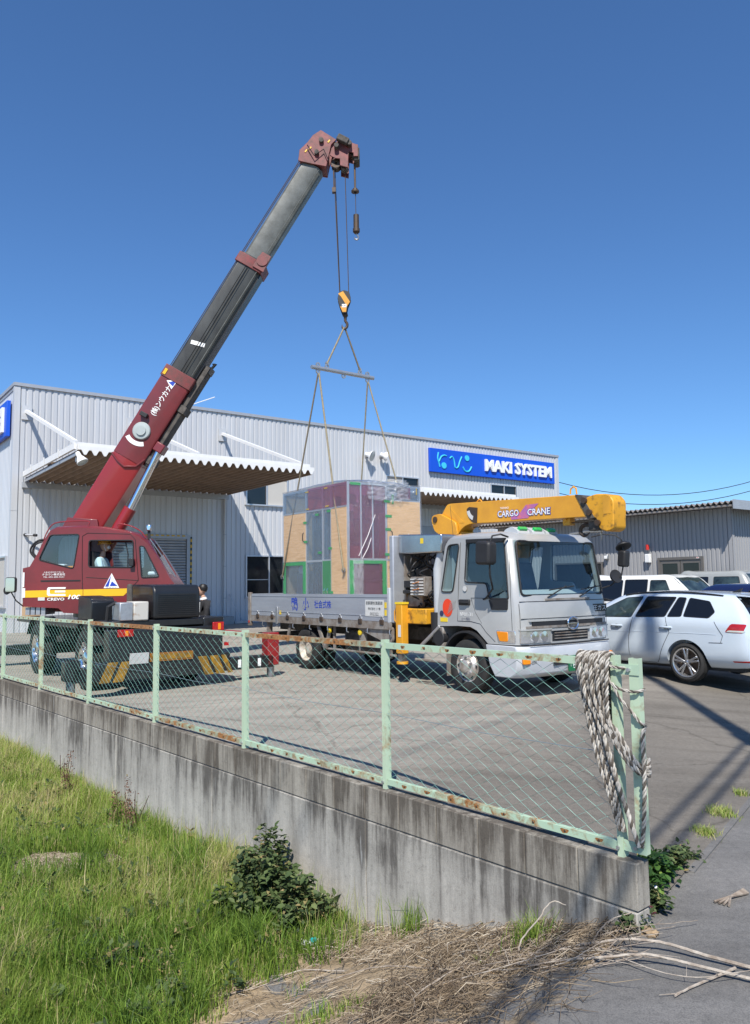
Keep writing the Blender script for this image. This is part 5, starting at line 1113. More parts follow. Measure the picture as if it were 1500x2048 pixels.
for t in (3.0, 1.75): SB_().box(bpt(t, -.40), (.16, .4, .16), ry=-1.02).build('guide_bracket', 'grime', cn)
SB_().beam(bpt(1.6, -.39), bpt(4.05, -.40), .34, .09, up=BP).build('jib_rail', 'grime', cn); SB_().box(bpt(4.0, -.42), (.14, .3, .1), ry=-1.02).build('jib_pin', 'near_black', cn); SB_().tube([bpt(4.05, -.42), bpt(4.2, -.45), bpt(4.15, -.40)], .03, 6).build('jib_eye', 'near_black', cn)
SB_().box(bpt(4.35, .03, 15.672), (.30, .006, .085), ry=0.29).build('length_tag', 'white_vinyl', cn)
SB_().box(bpt(3.50, .28, 15.600), (.06, .006, .13), ry=.545).build('yellow_mark', 'stripe_yellow', cn)
# lettering along the boom
y_ = 15.9 - .27 - .004
slet('(株)ンウカナ', bpt(2.93, .03).x, bpt(2.93, .03).z, .68, .16, 'white_vinyl', bm0, y=y_, a=BA, b=BP, bold=.015)
q1, q2, q3 = bpt(3.32, .14), bpt(3.12, -.06), bpt(3.32, -.10)
SB_().prism([(1.06, 5.93), (1.30, 5.93), (1.16, 5.74)], y_ - .003, y_ + .002).build('triangle_emblem', 'white_vinyl', bm0); SB_().prism([(1.10, 5.89), (1.26, 5.91), (1.19, 5.80)], y_ - .007, y_ - .004).build('triangle_emblem', 'decal_blue', bm0)
dc = Vector((.56, y_, 4.87))
SB_().lathe([(.001, .08), (.10, .08), (.10, .05), (.17, .045), (.185, .03), (.185, 0), (.001, 0)], dc, (0, -1, 0), 30).build('hose_drum', 'drum_grey', bm0); SB_().box((.62, y_ - .06, 5.20), (.16, .10, .09), ry=.5).build('limit_switch', 'black_plastic', bm0, bev=.01)
SB_().prism([(.56 + .37 * math.cos(a), 4.92 + .37 * math.sin(a)) for a in [R(205 + 9 * k) for k in range(9)]] + [(.56 + .28 * math.cos(a), 4.92 + .28 * math.sin(a)) for a in [R(277 - 9 * k) for k in range(9)]], y_ - .003, y_).build('angle_scale', 'white_vinyl', bm0)
# lift cylinder
SB_().cyl((-.16, 15.72, 2.45), (.32, 15.72, 3.28), .13, n=20).build('lift_barrel', 'maroon_bright', cn); SB_().cyl((.31, 15.72, 3.26), (.90, 15.72, 4.48), .075, n=18).build('lift_rod', 'chrome', cn); SB_().box((.92, 15.75, 4.52), (.2, .3, .2), ry=-1.0).build('lift_clevis', 'maroon', cn, bev=.02)
# boom head with sheaves
HD = [(3.80, 10.69), (3.83, 10.93), (4.0, 11.1), (4.12, 11.26), (4.29, 11.37), (4.62, 11.15), (4.51, 11.04), (4.46, 10.83), (4.40, 10.55), (4.07, 10.62)]
HP = [(4.46, 11.1), (4.62, 11.14), (4.86, 11.16), (4.99, 11.09), (5.08, 11.06), (5.08, 10.80), (4.98, 10.80), (4.98, 10.88), (4.88, 10.91), (4.86, 10.55), (4.69, 10.60), (4.69, 10.75), (4.59, 10.76), (4.47, 10.83)]
for y in (15.66, 16.10):
    SB_().prism(HD, y, y + .04).build('head_plate', 'maroon_worn', cn, bev=.006); SB_().prism(HP, y + .05, y + .08).build('head_plate', 'maroon_worn', cn, bev=.006)
SB_().prism([(3.82, 10.70), (4.40, 10.56), (4.45, 10.84), (3.90, 10.98)], 15.70, 16.10).build('head_block', 'maroon_worn', cn, bev=.01)
for x, z, r in ((4.60, 10.70, .10), (4.78, 10.66, .09), (4.3, 11.12, .14), (4.70, 11.0, .12), (4.98, 10.95, .09)): SB_().lathe([(.03, -.10), (r, -.10), (r * .85, -.03), (r * .85, .03), (r, .10), (.03, .10)], (x, 15.9, z), (0, 1, 0), 24, closed=True).build('sheave', 'dark_metal', cn)
for x, z in ((4.30, 11.12), (4.20, 10.85), (4.62, 11.0), (4.9, 11.05)): SB_().cyl((x, 15.60, z), (x, 16.2, z), .05, n=12).build('sheave_pin', 'grime', cn)
SB_().box((4.76, 15.62, 11.12), (.26, .12, .14), ry=.5).build('anti_twist_unit', 'grime', cn, bev=.02); SB_().bx(4.99, 5.11, 15.75, 16.05, 10.74, 11.02).build('aux_sheave_box', 'grime', cn, bev=.01)
for (x, z) in ((4.06, 10.96), (3.97, 10.90), (4.46, 11.11)): SB_().box((x, 15.652, z), (.07, .006, .03), ry=-.9).build('yellow_mark', 'stripe_yellow', cn)
SB_().tube([(4.0, 15.6, 11.0), (4.15, 15.58, 10.75), (4.35, 15.6, 10.9), (4.45, 15.6, 10.65)], .012, 5).build('cable', 'black_plastic', cn)
# ropes along the boom and down to the hooks
for p, y in ((.40, 15.80), (.44, 15.98)): SB_().tube([bpt(.9, p - .06, y), bpt(8.9, p - .09, y), (4.15, y, 11.22)], .009, 5).build('hoist_rope', 'dark_metal', cn)
for p in (.0, -.06): SB_().tube([bpt(3.66, p, 15.62), bpt(6.3, p + .03, 15.64), bpt(6.3, p + .03, 15.66)], .008, 5).build('hose', 'near_black', cn)
for (xa, xb, y) in ((4.55, 4.655, 15.85), (4.57, 4.66, 15.95), (4.79, 4.845, 15.85)): SB_().tube([(xa, y, 10.62), (xb, y, 7.72)], .0095, 5).build('hoist_rope', 'dark_metal', cn)
SB_().tube([(4.545, 15.86, 10.6), (4.55, 15.86, 10.16)], .016, 5).build('limit_chain', 'dark_metal', cn); SB_().bx(4.51, 4.59, 15.82, 15.92, 10.07, 10.17).build('limit_weight', 'dark_metal', cn)
SB_().tube([(5.00, 15.9, 10.76), (5.005, 15.9, 10.16)], .022, 6).build('limit_chain', 'dark_metal', cn); SB_().lathe([(.03, 0), (.085, 0), (.085, .035), (.055, .045), (.05, .08), (.03, .08)], (5.005, 15.9, 10.09), (0, 0, 1), 18).build('limit_weight', 'dark_metal', cn); SB_().tube([(5.003, 15.9, 10.8), (5.015, 15.9, 9.56)], .008, 5).build('hoist_rope', 'dark_metal', cn)

# --- hooks, spreader beam, slings
X0 = -5.34
hb = thing('hook_block', 'yellow and black striped hook block hanging from the boom tip', 'hook', (X0 + 4.745, 15.9, 7.1))
pf = rpoly([(-.10, .74), (.0, .78), (.11, .74), (.145, .60), (.08, .44), (.05, .28), (-.04, .28), (-.10, .45), (-.14, .60)], .02)
for y in (-.10, .08): MB().prism(pf, y, y + .02).build('cheek_plate', 'hazard_black', hb, bev=.005)
MB().prism([(-.125, .70), (-.02, .75), (.125, .52), (.06, .42), (-.10, .60)][0:4] + [(-.06, .63)], -.106, -.1015).build('yellow_stripe', 'crane_yellow', hb); MB().prism([(-.085, .42), (-.06, .42), (.055, .42), (.04, .30), (-.035, .30)], -.106, -.1015).build('yellow_stripe', 'crane_yellow', hb)
p_ = MB().bx(-.045, .05, -.109, -.107, .40, .47).build('capacity_plate', 'white_vinyl', hb); lettering('4.9t', (0, -.1095, .435), (1, 0, 0), (0, 0, 1), .075, .04, 'black_paint', p_)
MB().lathe([(.03, -.06), (.12, -.06), (.10, -.02), (.10, .02), (.12, .06), (.03, .06)], (0, 0, .60), (0, 1, 0), 24, closed=True).build('sheave', 'dark_metal', hb)
MB().lathe([(.001, .30), (.05, .30), (.06, .25), (.035, .22), (.03, .16), (.001, .16)], (0.02, 0, 0), (0, 0, 1), 14).build('swivel', 'dark_metal', hb)
MB().tube(crom([(.02, 0, .20), (.02, 0, .14), (.055, 0, .08), (.05, 0, .01), (.0, 0, -.03), (-.045, 0, .0), (-.05, 0, .06)], 5), [.03] * 24 + [.024, .02, .016, .013, .01, .008, .006], 9).build('hook', 'dark_metal', hb)
ah = thing('auxiliary_hook', 'small dark cylindrical weight with hook, hanging right of the hook block', 'hook', (X0 + 5.02, 15.9, 9.03))
MB().lathe([(.001, .55), (.06, .55), (.062, .25), (.075, .24), (.075, .17), (.04, .13), (.001, .13)], (0, 0, 0), (0, 0, 1), 20).build('weight', 'dark_metal', ah); MB().tube(crom([(0, 0, .14), (0.02, 0, .10), (.045, 0, .05), (.02, 0, .0), (-.03, 0, .01), (-.035, 0, .05)], 5), .018, 8).build('hook', 'steel', ah)
SBM = Vector((X0 + 4.72, 15.88, 6.11))
sp = thing('spreader_beam', 'grey steel pipe spreader beam hanging level above the wrapped machine', 'beam', SBM, RZ_U)
MB().cyl((-.80, 0, 0), (.78, 0, 0), .042, n=16).build('pipe', 'zinc', sp)
for x, z in ((-.64, .07), (-.64, -.07), (-.42, .07), (.42, .07), (.62, .07), (.62, -.07), (.0, -.07)): MB().lathe([(.022, -.012), (.052, -.012), (.052, .012), (.022, .012)], (x, 0, z), (0, 1, 0), 16, closed=True).build('lug', 'zinc', sp)
mat('webbing', (.34, .29, .19), .9, var=.3, scale=20, col2=(.22, .185, .12)); mat('webbing_dark', (.22, .18, .12), .9, var=.3, scale=20)
def sling(a, b, label, w=.035, mt_='webbing', mid=None):
    a, b = Vector(a), Vector(b); t = thing('sling', label, 'sling', b, 0, 'lifting slings'); d = a - b
    side = Vector((.6, -.8, 0)).cross(d).normalized()
    m2 = MB(); n_ = 6
    for off in (-.012, .012):
        A = [d * (i / n_) + Vector((0, off, 0)) for i in range(n_ + 1)]
        m2.tube([tuple(p) for p in A], w / 2, 6)
    m2.v = [(x, y, z) for x, y, z in m2.v]; m2.build('strap', mt_, t)
    MB().tube([(0, 0, .06), (.03, 0, .02), (0.02, 0, -.03), (-.02, 0, -.03), (-.03, 0, .02)], .012, 6, closed=True).build('shackle', 'steel', t)
    return t
hkp = Vector((X0 + 4.735, 15.9, 7.09))
sling(hkp, SBM + U * -.42 + Vector((0, 0, .12)), 'olive strap from the crane hook down to the left end of the spreader beam')
sling(hkp + Vector((.02, .02, 0)), SBM + U * .42 + Vector((0, 0, .12)), 'olive strap from the crane hook down to the right end of the spreader beam', mt_='webbing_dark')

# ------------------------------------------------------------ wrapped machine hanging over the bed
def film(name, tint, diff, fac, refl=.10, bump=.25, bscale=9., rough=.12):
    """cloudy see-through sheet: part tinted transparency, part diffuse haze, with a wrinkled gloss"""
    mt = bpy.data.materials.new(name); mt.use_nodes = True; n = mt.node_tree.nodes; l = mt.node_tree.links; MATS[name] = mt
    n.remove(n['Principled BSDF']); out = n['Material Output']
    tr = n.new('ShaderNodeBsdfTransparent'); tr.inputs[0].default_value = (*tint, 1); df = n.new('ShaderNodeBsdfDiffuse'); df.inputs[0].default_value = (*diff, 1)
    gl = n.new('ShaderNodeBsdfGlossy'); gl.inputs['Roughness'].default_value = rough
    tc = n.new('ShaderNodeTexCoord'); mp = n.new('ShaderNodeMapping'); mp.inputs['Scale'].default_value = (1, 1, 2.2); l.new(tc.outputs['Object'], mp.inputs[0])
    nz = noise_node(n, l, mp.outputs[0], bscale, 6, .65, 1.5); bp = n.new('ShaderNodeBump'); bp.inputs['Strength'].default_value = bump; bp.inputs['Distance'].default_value = .04
    l.new(nz.outputs[0], bp.inputs['Height']); l.new(bp.outputs[0], gl.inputs['Normal'])
    m1 = n.new('ShaderNodeMixShader'); rg = n.new('ShaderNodeMapRange'); rg.inputs[3].default_value = fac * .55; rg.inputs[4].default_value = min(1, fac * 1.45); l.new(nz.outputs[0], rg.inputs[0])
    l.new(rg.outputs[0], m1.inputs[0]); l.new(tr.outputs[0], m1.inputs[1]); l.new(df.outputs[0], m1.inputs[2])
    fr = schlick(n, l); ad = n.new('ShaderNodeMath'); ad.use_clamp = True; ad.inputs[1].default_value = refl; l.new(fr.outputs[0], ad.inputs[0])
    m2 = n.new('ShaderNodeMixShader'); l.new(ad.outputs[0], m2.inputs[0]); l.new(m1.outputs[0], m2.inputs[1]); l.new(gl.outputs[0], m2.inputs[2]); l.new(m2.outputs[0], out.inputs[0])
film('pink_acrylic', (.76, .40, .53), (.58, .26, .38), .16, .07, .08); film('clear_acrylic', (.80, .86, .92), (.50, .57, .66), .09, .09, .08)
film('stretch_film', (.985, .985, .99), (.8, .82, .85), .045, .07, 1., 7., .10); film('film_fold', (.95, .96, .97), (.8, .82, .85), .22, .12, .9, 12., .12)
def plywood(name):
    mt, n, l, b = _principled(name); tc = n.new('ShaderNodeTexCoord'); mp = n.new('ShaderNodeMapping'); mp.inputs['Scale'].default_value = (1.2, 1.2, 14); l.new(tc.outputs['Object'], mp.inputs[0])
    z = noise_node(n, l, mp.outputs[0], 2.2, 7, .6, 1.2); rp = ramp_node(n, [(.25, (.56, .335, .15)), (.5, (.72, .465, .235)), (.75, (.80, .56, .32))]); l.new(z.outputs[0], rp.inputs[0])
    l.new(rp.outputs[0], b.inputs['Base Color']); b.inputs['Roughness'].default_value = .6; b.inputs['Coat Weight'].default_value = .12
plywood('plywood')
mat('tape_green', (.03, .36, .09), .5, var=.15, scale=8); mat('panel_green', (.03, .26, .075), .5, var=.15, scale=4); mat('tape_yellow', (.62, .42, .03), .5, var=.1)
mat('machine_dark', (.03, .034, .05), .4, .2, var=.4, scale=6); mat('machine_grey', (.22, .24, .27), .4, .3, var=.25, scale=4); mat('machine_tan', (.42, .24, .12), .6, var=.3, scale=3); mat('machine_blue', (.04, .10, .36), .4, var=.2)
MC = Vector((-.52, 14.45, 0)); MZ = 1.2
mh = thing('wrapped_machine', 'plastic-wrapped machine with plywood and pink panels hanging over the truck bed', 'machine', MC + Vector((0, 0, MZ)), RZ_U)
TZ = 3.62 - MZ; W_, D_ = 1.80, 2.40
def zz(a): return a - MZ
MB().bx(.02, W_ - .02, .02, D_ - .02, 0, .10).build('base_frame', 'machine_grey', mh, bev=.01)
MB().bx(.05, W_ - .05, .05, D_ - .05, TZ - .06, TZ - .03).build('roof_panel', 'clear_acrylic', mh)
def post(x, y, z0=0., z1=TZ, w=.045, mt_='alu'): return MB().bx(x, x + w, y, y + w, z0, z1).build('frame_post', mt_, mh)
for x, y in ((0, 0), (W_ - .045, 0), (0, D_ - .045), (W_ - .045, D_ - .045), (0, 1.46), (0, .54), (0, .84), (.90, 0)): post(x, y)
for x in (.30, .58): post(x, 0, zz(2.14), TZ, .03)
for z in (TZ - .045, zz(2.12)):
    MB().bx(.046, W_ - .046, .002, .043, z, z + .04).build('frame_rail', 'alu', mh); MB().bx(.002, .043, .046, D_ - .046, z, z + .04).build('frame_rail', 'alu', mh); MB().bx(.046, W_ - .046, D_ - .043, D_ - .002, z, z + .04).build('frame_rail', 'alu', mh)
MB().bx(.002, .043, .046, D_ - .046, zz(3.14), zz(3.17)).build('frame_rail', 'alu', mh); MB().bx(.95, W_ - .046, .002, .043, zz(3.30), zz(3.33)).build('frame_rail', 'alu', mh)
def lp(y0, y1, z0, z1, mt_, name='panel', t=.012, off=.006): return MB().bx(off - .014, off - .014 + t, y0, y1, zz(z0), zz(z1)).build(name, mt_, mh)     # panel on the left face
def rp_(x0, x1, z0, z1, mt_, name='panel', t=.012, off=.006): return MB().bx(x0, x1, off - .014, off - .014 + t, zz(z0), zz(z1)).build(name, mt_, mh)   # panel on the right face
lp(1.50, 2.37, 2.15, 3.13, 'plywood', 'plywood_panel'); lp(.03, .55, 1.22, 3.13, 'plywood', 'plywood_panel')
lp(1.40, 2.39, 3.17, 3.61, 'clear_acrylic', 'clear_panel'); lp(.02, 1.398, 3.17, 3.61, 'pink_acrylic', 'pink_panel')
lp(.88, 1.48, 1.25, 3.14, 'clear_acrylic', 'clear_panel', off=.02); lp(.585, .86, 2.14, 3.14, 'clear_acrylic', 'clear_panel', off=.02); lp(.585, .86, 1.22, 2.13, 'panel_green', 'green_door')
lp(1.58, 2.30, 1.25, 2.07, 'clear_acrylic', 'clear_panel', off=.02)
for a in ((1.50, 2.38, 2.07, 2.14), (1.50, 1.59, 1.22, 2.07), (2.29, 2.38, 1.22, 2.07)): lp(*a, 'tape_green', 'green_frame', off=.0)
rp_(.95, 1.78, 2.15, 3.30, 'plywood', 'plywood_panel'); rp_(.93, 1.78, 1.22, 2.11, 'plywood', 'plywood_panel'); rp_(.95, 1.78, 3.33, 3.61, 'clear_acrylic', 'clear_panel'); rp_(1.2, 1.52, 3.35, 3.58, 'pink_acrylic', 'pink_panel', off=-.008)
rp_(.05, .90, 2.16, 3.60, 'pink_acrylic', 'pink_panel', off=.02); rp_(.14, .80, 1.25, 2.05, 'pink_acrylic', 'pink_panel', off=.02)
for a in ((.04, .90, 2.06, 2.12), (.04, .13, 1.22, 2.06), (.81, .90, 1.22, 2.06)): rp_(*a, 'tape_green', 'green_frame', off=.0)
MB().bx(W_ - .01, W_, .05, D_ - .05, .1, TZ).build('back_panel', 'clear_acrylic', mh); MB().bx(.05, W_ - .05, D_ - .012, D_ - .004, .1, TZ).build('back_panel', 'plywood', mh)
# inside: column, spindle head, table, cabinet, cable loops
for n_, a, mt_ in (('column', (.75, 1.15, 1.15, 1.65, .1, 2.0), 'machine_dark'), ('spindle_head', (.45, .85, .95, 1.4, 1.1, 1.75), 'machine_grey'), ('work_table', (.15, 1.2, .35, 1.3, .55, .72), 'machine_dark'), ('splash_guard', (.55, 1.5, .55, .60, .1, 2.1), 'machine_dark'), ('gantry_arm', (.12, .85, .16, .28, 1.25, 1.40), 'hazard_black'), ('gantry_leg', (.42, .52, .14, .24, .1, 2.2), 'machine_dark'), ('drive_box', (.12, .42, .15, .4, .95, 1.2), 'machine_tan'), ('guide_column', (.15, .3, .62, .8, .95, 2.2), 'machine_dark'), ('bed_casting', (.2, 1.4, .4, 2.0, .1, .5), 'machine_grey'),
                   ('control_cabinet', (1.15, 1.65, .25, .8, .3, 1.9), 'machine_tan'), ('motor', (.3, .6, .9, 1.2, 1.5, 2.05), 'machine_dark'), ('rail', (.12, .2, .9, 1.45, .2, 1.9), 'machine_grey'), ('tool_rack', (.10, .25, 1.0, 1.35, .8, 1.6), 'machine_dark'),
                   ('junction_box', (.62, .74, .15, .2, 1.2, 1.4), 'hazard_black'), ('fan_unit', (.1, .3, .12, .2, 2.0, 2.2), 'hazard_black'), ('fan_unit', (.55, .75, .12, .2, 2.0, 2.2), 'hazard_black'), ('oil_box', (.2, .6, 1.7, 2.2, .2, .75), 'machine_grey'), ('lamp_box', (.55, .85, .3, .6, 1.75, 2.0), 'machine_tan')):
    MB().bx(*a).build(n_, mt_, mh, bev=.02)
for k in range(5): MB().tube([(.15, 1.75 + .05 * k + .05 * math.cos(q), .78 + .07 * math.sin(q)) for q in [j * .7 for j in range(10)]], .012, 5).build('cable_loop', 'white_vinyl', mh)
for k in range(6): MB().tube([(.10, .95 + .08 * k, .15), (.11, .95 + .08 * k, 1.0), (.12, 1.0 + .06 * k, 1.95)], .012, 5).build('cable', 'black_plastic', mh)
# handles, tape, tags
for x, z in ((1.02, 2.62),): MB().tube([(x, -.01, zz(z) - .09), (x + .01, -.05, zz(z) - .06), (x + .01, -.05, zz(z) + .06), (x, -.01, zz(z) + .09)], .008, 6).build('handle', 'black_plastic', mh)
MB().tube([(-.01, 1.56, zz(2.55)), (-.04, 1.56, zz(2.58)), (-.04, 1.56, zz(2.70)), (-.01, 1.56, zz(2.73))], .008, 6).build('handle', 'black_plastic', mh)
for x, z, w, h in ((.97, 2.99, .16, .05), (.95, 2.24, .16, .05), (.94, 3.28, .16, .05), (1.08, 3.33, .045, .19), (.96, 2.73, .14, .05), (.18, 3.58, .24, .05)): MB().bx(x - w / 2, x + w / 2, -.015, -.0125, zz(z) - h / 2, zz(z) + h / 2).build('green_tape', 'tape_green', mh)
for y, z, w, h in ((1.50, 2.93, .13, .045), (1.48, 2.54, .13, .045), (1.05, 3.06, .12, .045), (.62, 3.1, .12, .045), (.58, 2.37, .12, .045), (.95, 2.30, .12, .045), (.55, 1.52, .12, .045)): MB().bx(-.015, -.0125, y - w / 2, y + w / 2, zz(z) - h / 2, zz(z) + h / 2).build('green_tape', 'tape_green', mh)
for y, z in ((1.42, 3.55), (.72, 3.56), (1.4, 3.20), (.68, 3.2)): MB().bx(-.0165, -.0135, y - .06, y + .06, zz(z) - .012, zz(z) + .012).build('yellow_tape', 'tape_yellow', mh)
MB().bx(1.68, 1.70, -.0165, -.0135, zz(3.45), zz(3.58)).build('yellow_tape', 'tape_yellow', mh)
MB().bx(1.10, 1.27, -.015, -.0125, zz(2.42), zz(2.44)).build('tape_tag', 'white_vinyl', mh)
for x in (1.38, 1.60): MB().prism([(x, zz(2.56)), (x + .09, zz(2.66)), (x + .16, zz(2.60)), (x + .1, zz(2.48)), (x, zz(2.44))], -.016, -.013).build('loose_tag', 'white_vinyl', mh)
lettering('25.1', (1.0, -.0125, zz(1.99)), (1, 0, 0), (0, 0, 1), .1, .04, 'black_paint', mh)
for k in range(2): MB().tube([(-.02, .66 + .1 * k, zz(1.5)), (-.035, .67 + .1 * k, zz(1.53)), (-.035, .67 + .1 * k, zz(1.57)), (-.02, .66 + .1 * k, zz(1.6))], .006, 5).build('latch', 'chrome', mh)
# stretch film wound round the machine, with a billowing sheet on top
rf = random.Random(11)
def filmwall(pts, z0, z1, nz=16, amp=.012):
    m2 = MB(); n_ = len(pts)
    for j in range(nz + 1):
        for i, (x, y, nx, ny) in enumerate(pts):
            q = amp * mnoise.noise((x * 3.1, y * 3.1, j * .9)) + amp * .6 * mnoise.noise((x * 9, y * 9, j * 2.3)); m2.v.append((x + nx * (.03 + q), y + ny * (.03 + q), z0 + (z1 - z0) * j / nz))
    m2.f += [(j * n_ + i, j * n_ + i + 1, (j + 1) * n_ + i + 1, (j + 1) * n_ + i) for j in range(nz) for i in range(n_ - 1)]
    return m2
pts = [(0, D_ * (1 - i / 20), -1, 0) for i in range(20)] + [(0, 0, -.7, -.7)] + [(W_ * i / 16, 0, 0, -1) for i in range(1, 16)] + [(W_, 0, .7, -.7)] + [(W_, D_ * i / 10, 1, 0) for i in range(1, 10)]
filmwall(pts, .05, TZ + .02).build('stretch_film', 'stretch_film', mh, fix=False)
m2 = MB(); nx_, ny_ = 16, 20
for j in range(ny_ + 1):
    for i in range(nx_ + 1):
        a, b = i / nx_, j / ny_; h = .17 * math.sin(math.pi * min(1, a * 1.02)) ** .7 * math.sin(math.pi * b) ** .7
        m2.v.append((W_ * a * 1.02 - .02, D_ * b * 1.02 - .02, TZ + .012 + h + .02 * mnoise.noise((a * 6, b * 7, 2))))
m2.f = [(j * (nx_ + 1) + i, j * (nx_ + 1) + i + 1, (j + 1) * (nx_ + 1) + i + 1, (j + 1) * (nx_ + 1) + i) for j in range(ny_) for i in range(nx_)]
m2.build('film_cover', 'film_fold', mh, fix=False)
for (x0, x1, z0, z1, k) in ((.45, 1.45, TZ - .33, TZ + .06, 3), (.08, .32, .1, .92, 5), (1.0, 1.4, TZ - .1, TZ + .1, 9)):         # loose crumpled folds
    m2 = MB(); n_ = 18
    for j in range(n_ + 1):
        for i in range(n_ + 1):
            a, b = i / n_, j / n_; x = x0 + (x1 - x0) * (a + .12 * mnoise.noise((b * 5, k, 1)) * (1 - b)); z = z0 + (z1 - z0) * b + .09 * mnoise.noise((a * 6, k, 4)) * (1 - b)
            m2.v.append((x, -.055 - .045 * mnoise.noise((a * 9, b * 9, k)) - .02 * mnoise.noise((a * 22, b * 22, k)), z))
    m2.f = [(j * (n_ + 1) + i, j * (n_ + 1) + i + 1, (j + 1) * (n_ + 1) + i + 1, (j + 1) * (n_ + 1) + i) for j in range(n_) for i in range(n_)]
    m2.build('film_fold', 'film_fold', mh, fix=False, smooth=0)
for a, b in (((.22, -.045, zz(2.2)), (.62, -.045, zz(3.0))), ((.30, -.045, zz(2.15)), (.52, -.045, zz(2.55)))): MB().tube([a, ((a[0] + b[0]) / 2 + .02, -.05, (a[2] + b[2]) / 2), b], .006, 5).build('film_strand', 'white_vinyl', mh)
def mpt(x, y, z): return MC + U * x + VV * y + Vector((0, 0, z))
bl, br_ = SBM + U * -.64 + Vector((0, 0, -.12)), SBM + U * .62 + Vector((0, 0, -.12))
sling(bl, mpt(-.05, 2.36, 1.84), 'olive sling from the beam to the far left edge of the wrapped machine', .03, 'webbing_dark'); sling(bl + Vector((.02, 0, 0)), mpt(-.06, .06, 1.93), 'olive sling from the beam to the near corner of the wrapped machine', .036)
sling(br_, mpt(W_ + .05, 2.36, 1.84), 'olive sling from the beam down behind the far side of the machine', .03); sling(br_ + Vector((.02, 0, 0)), mpt(W_ + .06, .06, 1.93), 'olive sling from the beam to the right edge of the wrapped machine', .03)

# ------------------------------------------------------------ people
mat('skin', (.50, .30, .21), .55, var=.12, scale=20); mat('hair', (.012, .011, .011), .5, var=.3, scale=40); mat('helmet', (.70, .34, .03), .3, var=.08, coat=.4); mat('shirt_blue', (.42, .62, .68), .85, var=.12, scale=9); mat('suit_black', (.022, .022, .025), .8, var=.25, scale=9); mat('mask_white', (.75, .77, .78), .8, var=.06); mat('trousers', (.05, .06, .09), .85, var=.2)
def person(name, label, loc, rz, joints, cols, extra):
    """one continuous skinned body: joints = {name: (pos, radius, parent)}; cols = material per region"""
    t = thing(name, label, 'person', loc, rz)
    ks = list(joints); ix = {k: i for i, k in enumerate(ks)}
    me = bpy.data.meshes.new('body'); me.from_pydata([joints[k][0] for k in ks], [(ix[k], ix[joints[k][2]]) for k in ks if joints[k][2]], []); me.update()
    ob = bpy.data.objects.new('body', me); COL.objects.link(ob); md = ob.modifiers.new('skin', 'SKIN'); md.use_smooth_shade = True
    for k in ks:
        sv = me.skin_vertices[0].data[ix[k]]; r = joints[k][1]; sv.radius = r if isinstance(r, tuple) else (r, r); sv.use_root = joints[k][2] is None
    sb = ob.modifiers.new('sub', 'SUBSURF'); sb.levels = 2; sb.render_levels = 2
    me2 = bpy.data.meshes.new_from_object(ob.evaluated_get(bpy.context.evaluated_depsgraph_get())); bpy.data.objects.remove(ob); bpy.data.meshes.remove(me)
    me2.materials.clear()
    names = list(dict.fromkeys(cols.values()))
    for m_ in names: me2.materials.append(MATS[m_])
    P = [Vector(joints[k][0]) for k in ks]
    for p in me2.polygons:
        c_ = p.center; best = None
        for k in ks:                                                      # nearest bone decides the region
            a = Vector(joints[k][0]); q = joints[k][2]
            b = Vector(joints[q][0]) if q else a
            ab = b - a; tt = max(0, min(1, (c_ - a).dot(ab) / ab.length_squared)) if ab.length > 0 else 0
            d = (c_ - (a + ab * tt)).length
            if best is None or d < best[0]: best = (d, k)
        key = best[1]
        p.material_index = names.index(cols.get(key, cols['*'])); p.use_smooth = True
    link('body', me2, t)
    extra(t); return t
def head(t, c, f, skin='skin', s=1.):
    """head with face: skull and jaw, nose, ears, eyes; f = facing direction"""
    c = Vector(c); f = Vector(f).normalized(); up = Vector((0, 0, 1)); sd = up.cross(f)
    m2 = MB(); nr, ns = 14, 18
    for i in range(nr + 1):
        a = math.pi * i / nr
        for j in range(ns):
            b = 2 * math.pi * j / ns; x = math.sin(a) * math.cos(b); y = math.sin(a) * math.sin(b); z = math.cos(a)
            w = .075 * (1 - .22 * max(0, -z)); d = .098 * (1 - .10 * max(0, -z)); fx_ = x * d + (.012 if z < -.2 and x > 0 else 0)
            m2.v.append(tuple(c + f * (fx_ * s) + sd * (y * w * s) + up * (z * .122 * s)))
    m2.f = [(i * ns + j, i * ns + (j + 1) % ns, (i + 1) * ns + (j + 1) % ns, (i + 1) * ns + j) for i in range(nr) for j in range(ns)]
    h = m2.build('head', skin, t)
    MB().add([c + f * .095 + up * .02, c + f * .092 + sd * .018 - up * .03, c + f * .092 - sd * .018 - up * .03, c + f * .122 - up * .028], [(0, 1, 3), (0, 3, 2), (1, 2, 3), (0, 2, 1)]).build('nose', skin, h)
    for q in (-1, 1):
        MB().lathe([(.001, -.008), (.022, -.006), (.026, .0), (.016, .006), (.001, .004)], c + sd * (.076 * q) - f * .01 - up * .01, sd * q, 10).build('ear', skin, h)
        MB().lathe([(.001, 0), (.010, 0), (.001, .004)], c + f * .088 + sd * (.032 * q) + up * .012, f, 8).build('eye', 'hair', h)
    MB().box(c + f * .093 - up * .062, (.012, .012, .008)).build('mouth', 'maroon_worn', h)
    return h
def fingers(t, wrist, d, spread, mt_='skin'):
    w = Vector(wrist); d = Vector(d).normalized(); s_ = Vector(spread).normalized(); n_ = d.cross(s_)
    m2 = MB(); m2.tube([w, w + d * .05, w + d * .09], [.024, .034, .032], 8)
    for k, L_ in enumerate((.065, .075, .07, .055)):
        b = w + d * .085 + s_ * (.024 - .016 * k); m2.tube([b, b + d * L_ * .5 - n_ * .006, b + d * L_ * .85 - n_ * .03], [.009, .0085, .007], 6)
    b = w + d * .03 + s_ * .03; m2.tube([b, b + d * .03 + s_ * .025, b + d * .06 + s_ * .03 - n_ * .012], [.011, .010, .008], 6)
    m2.build('hand', mt_, t)
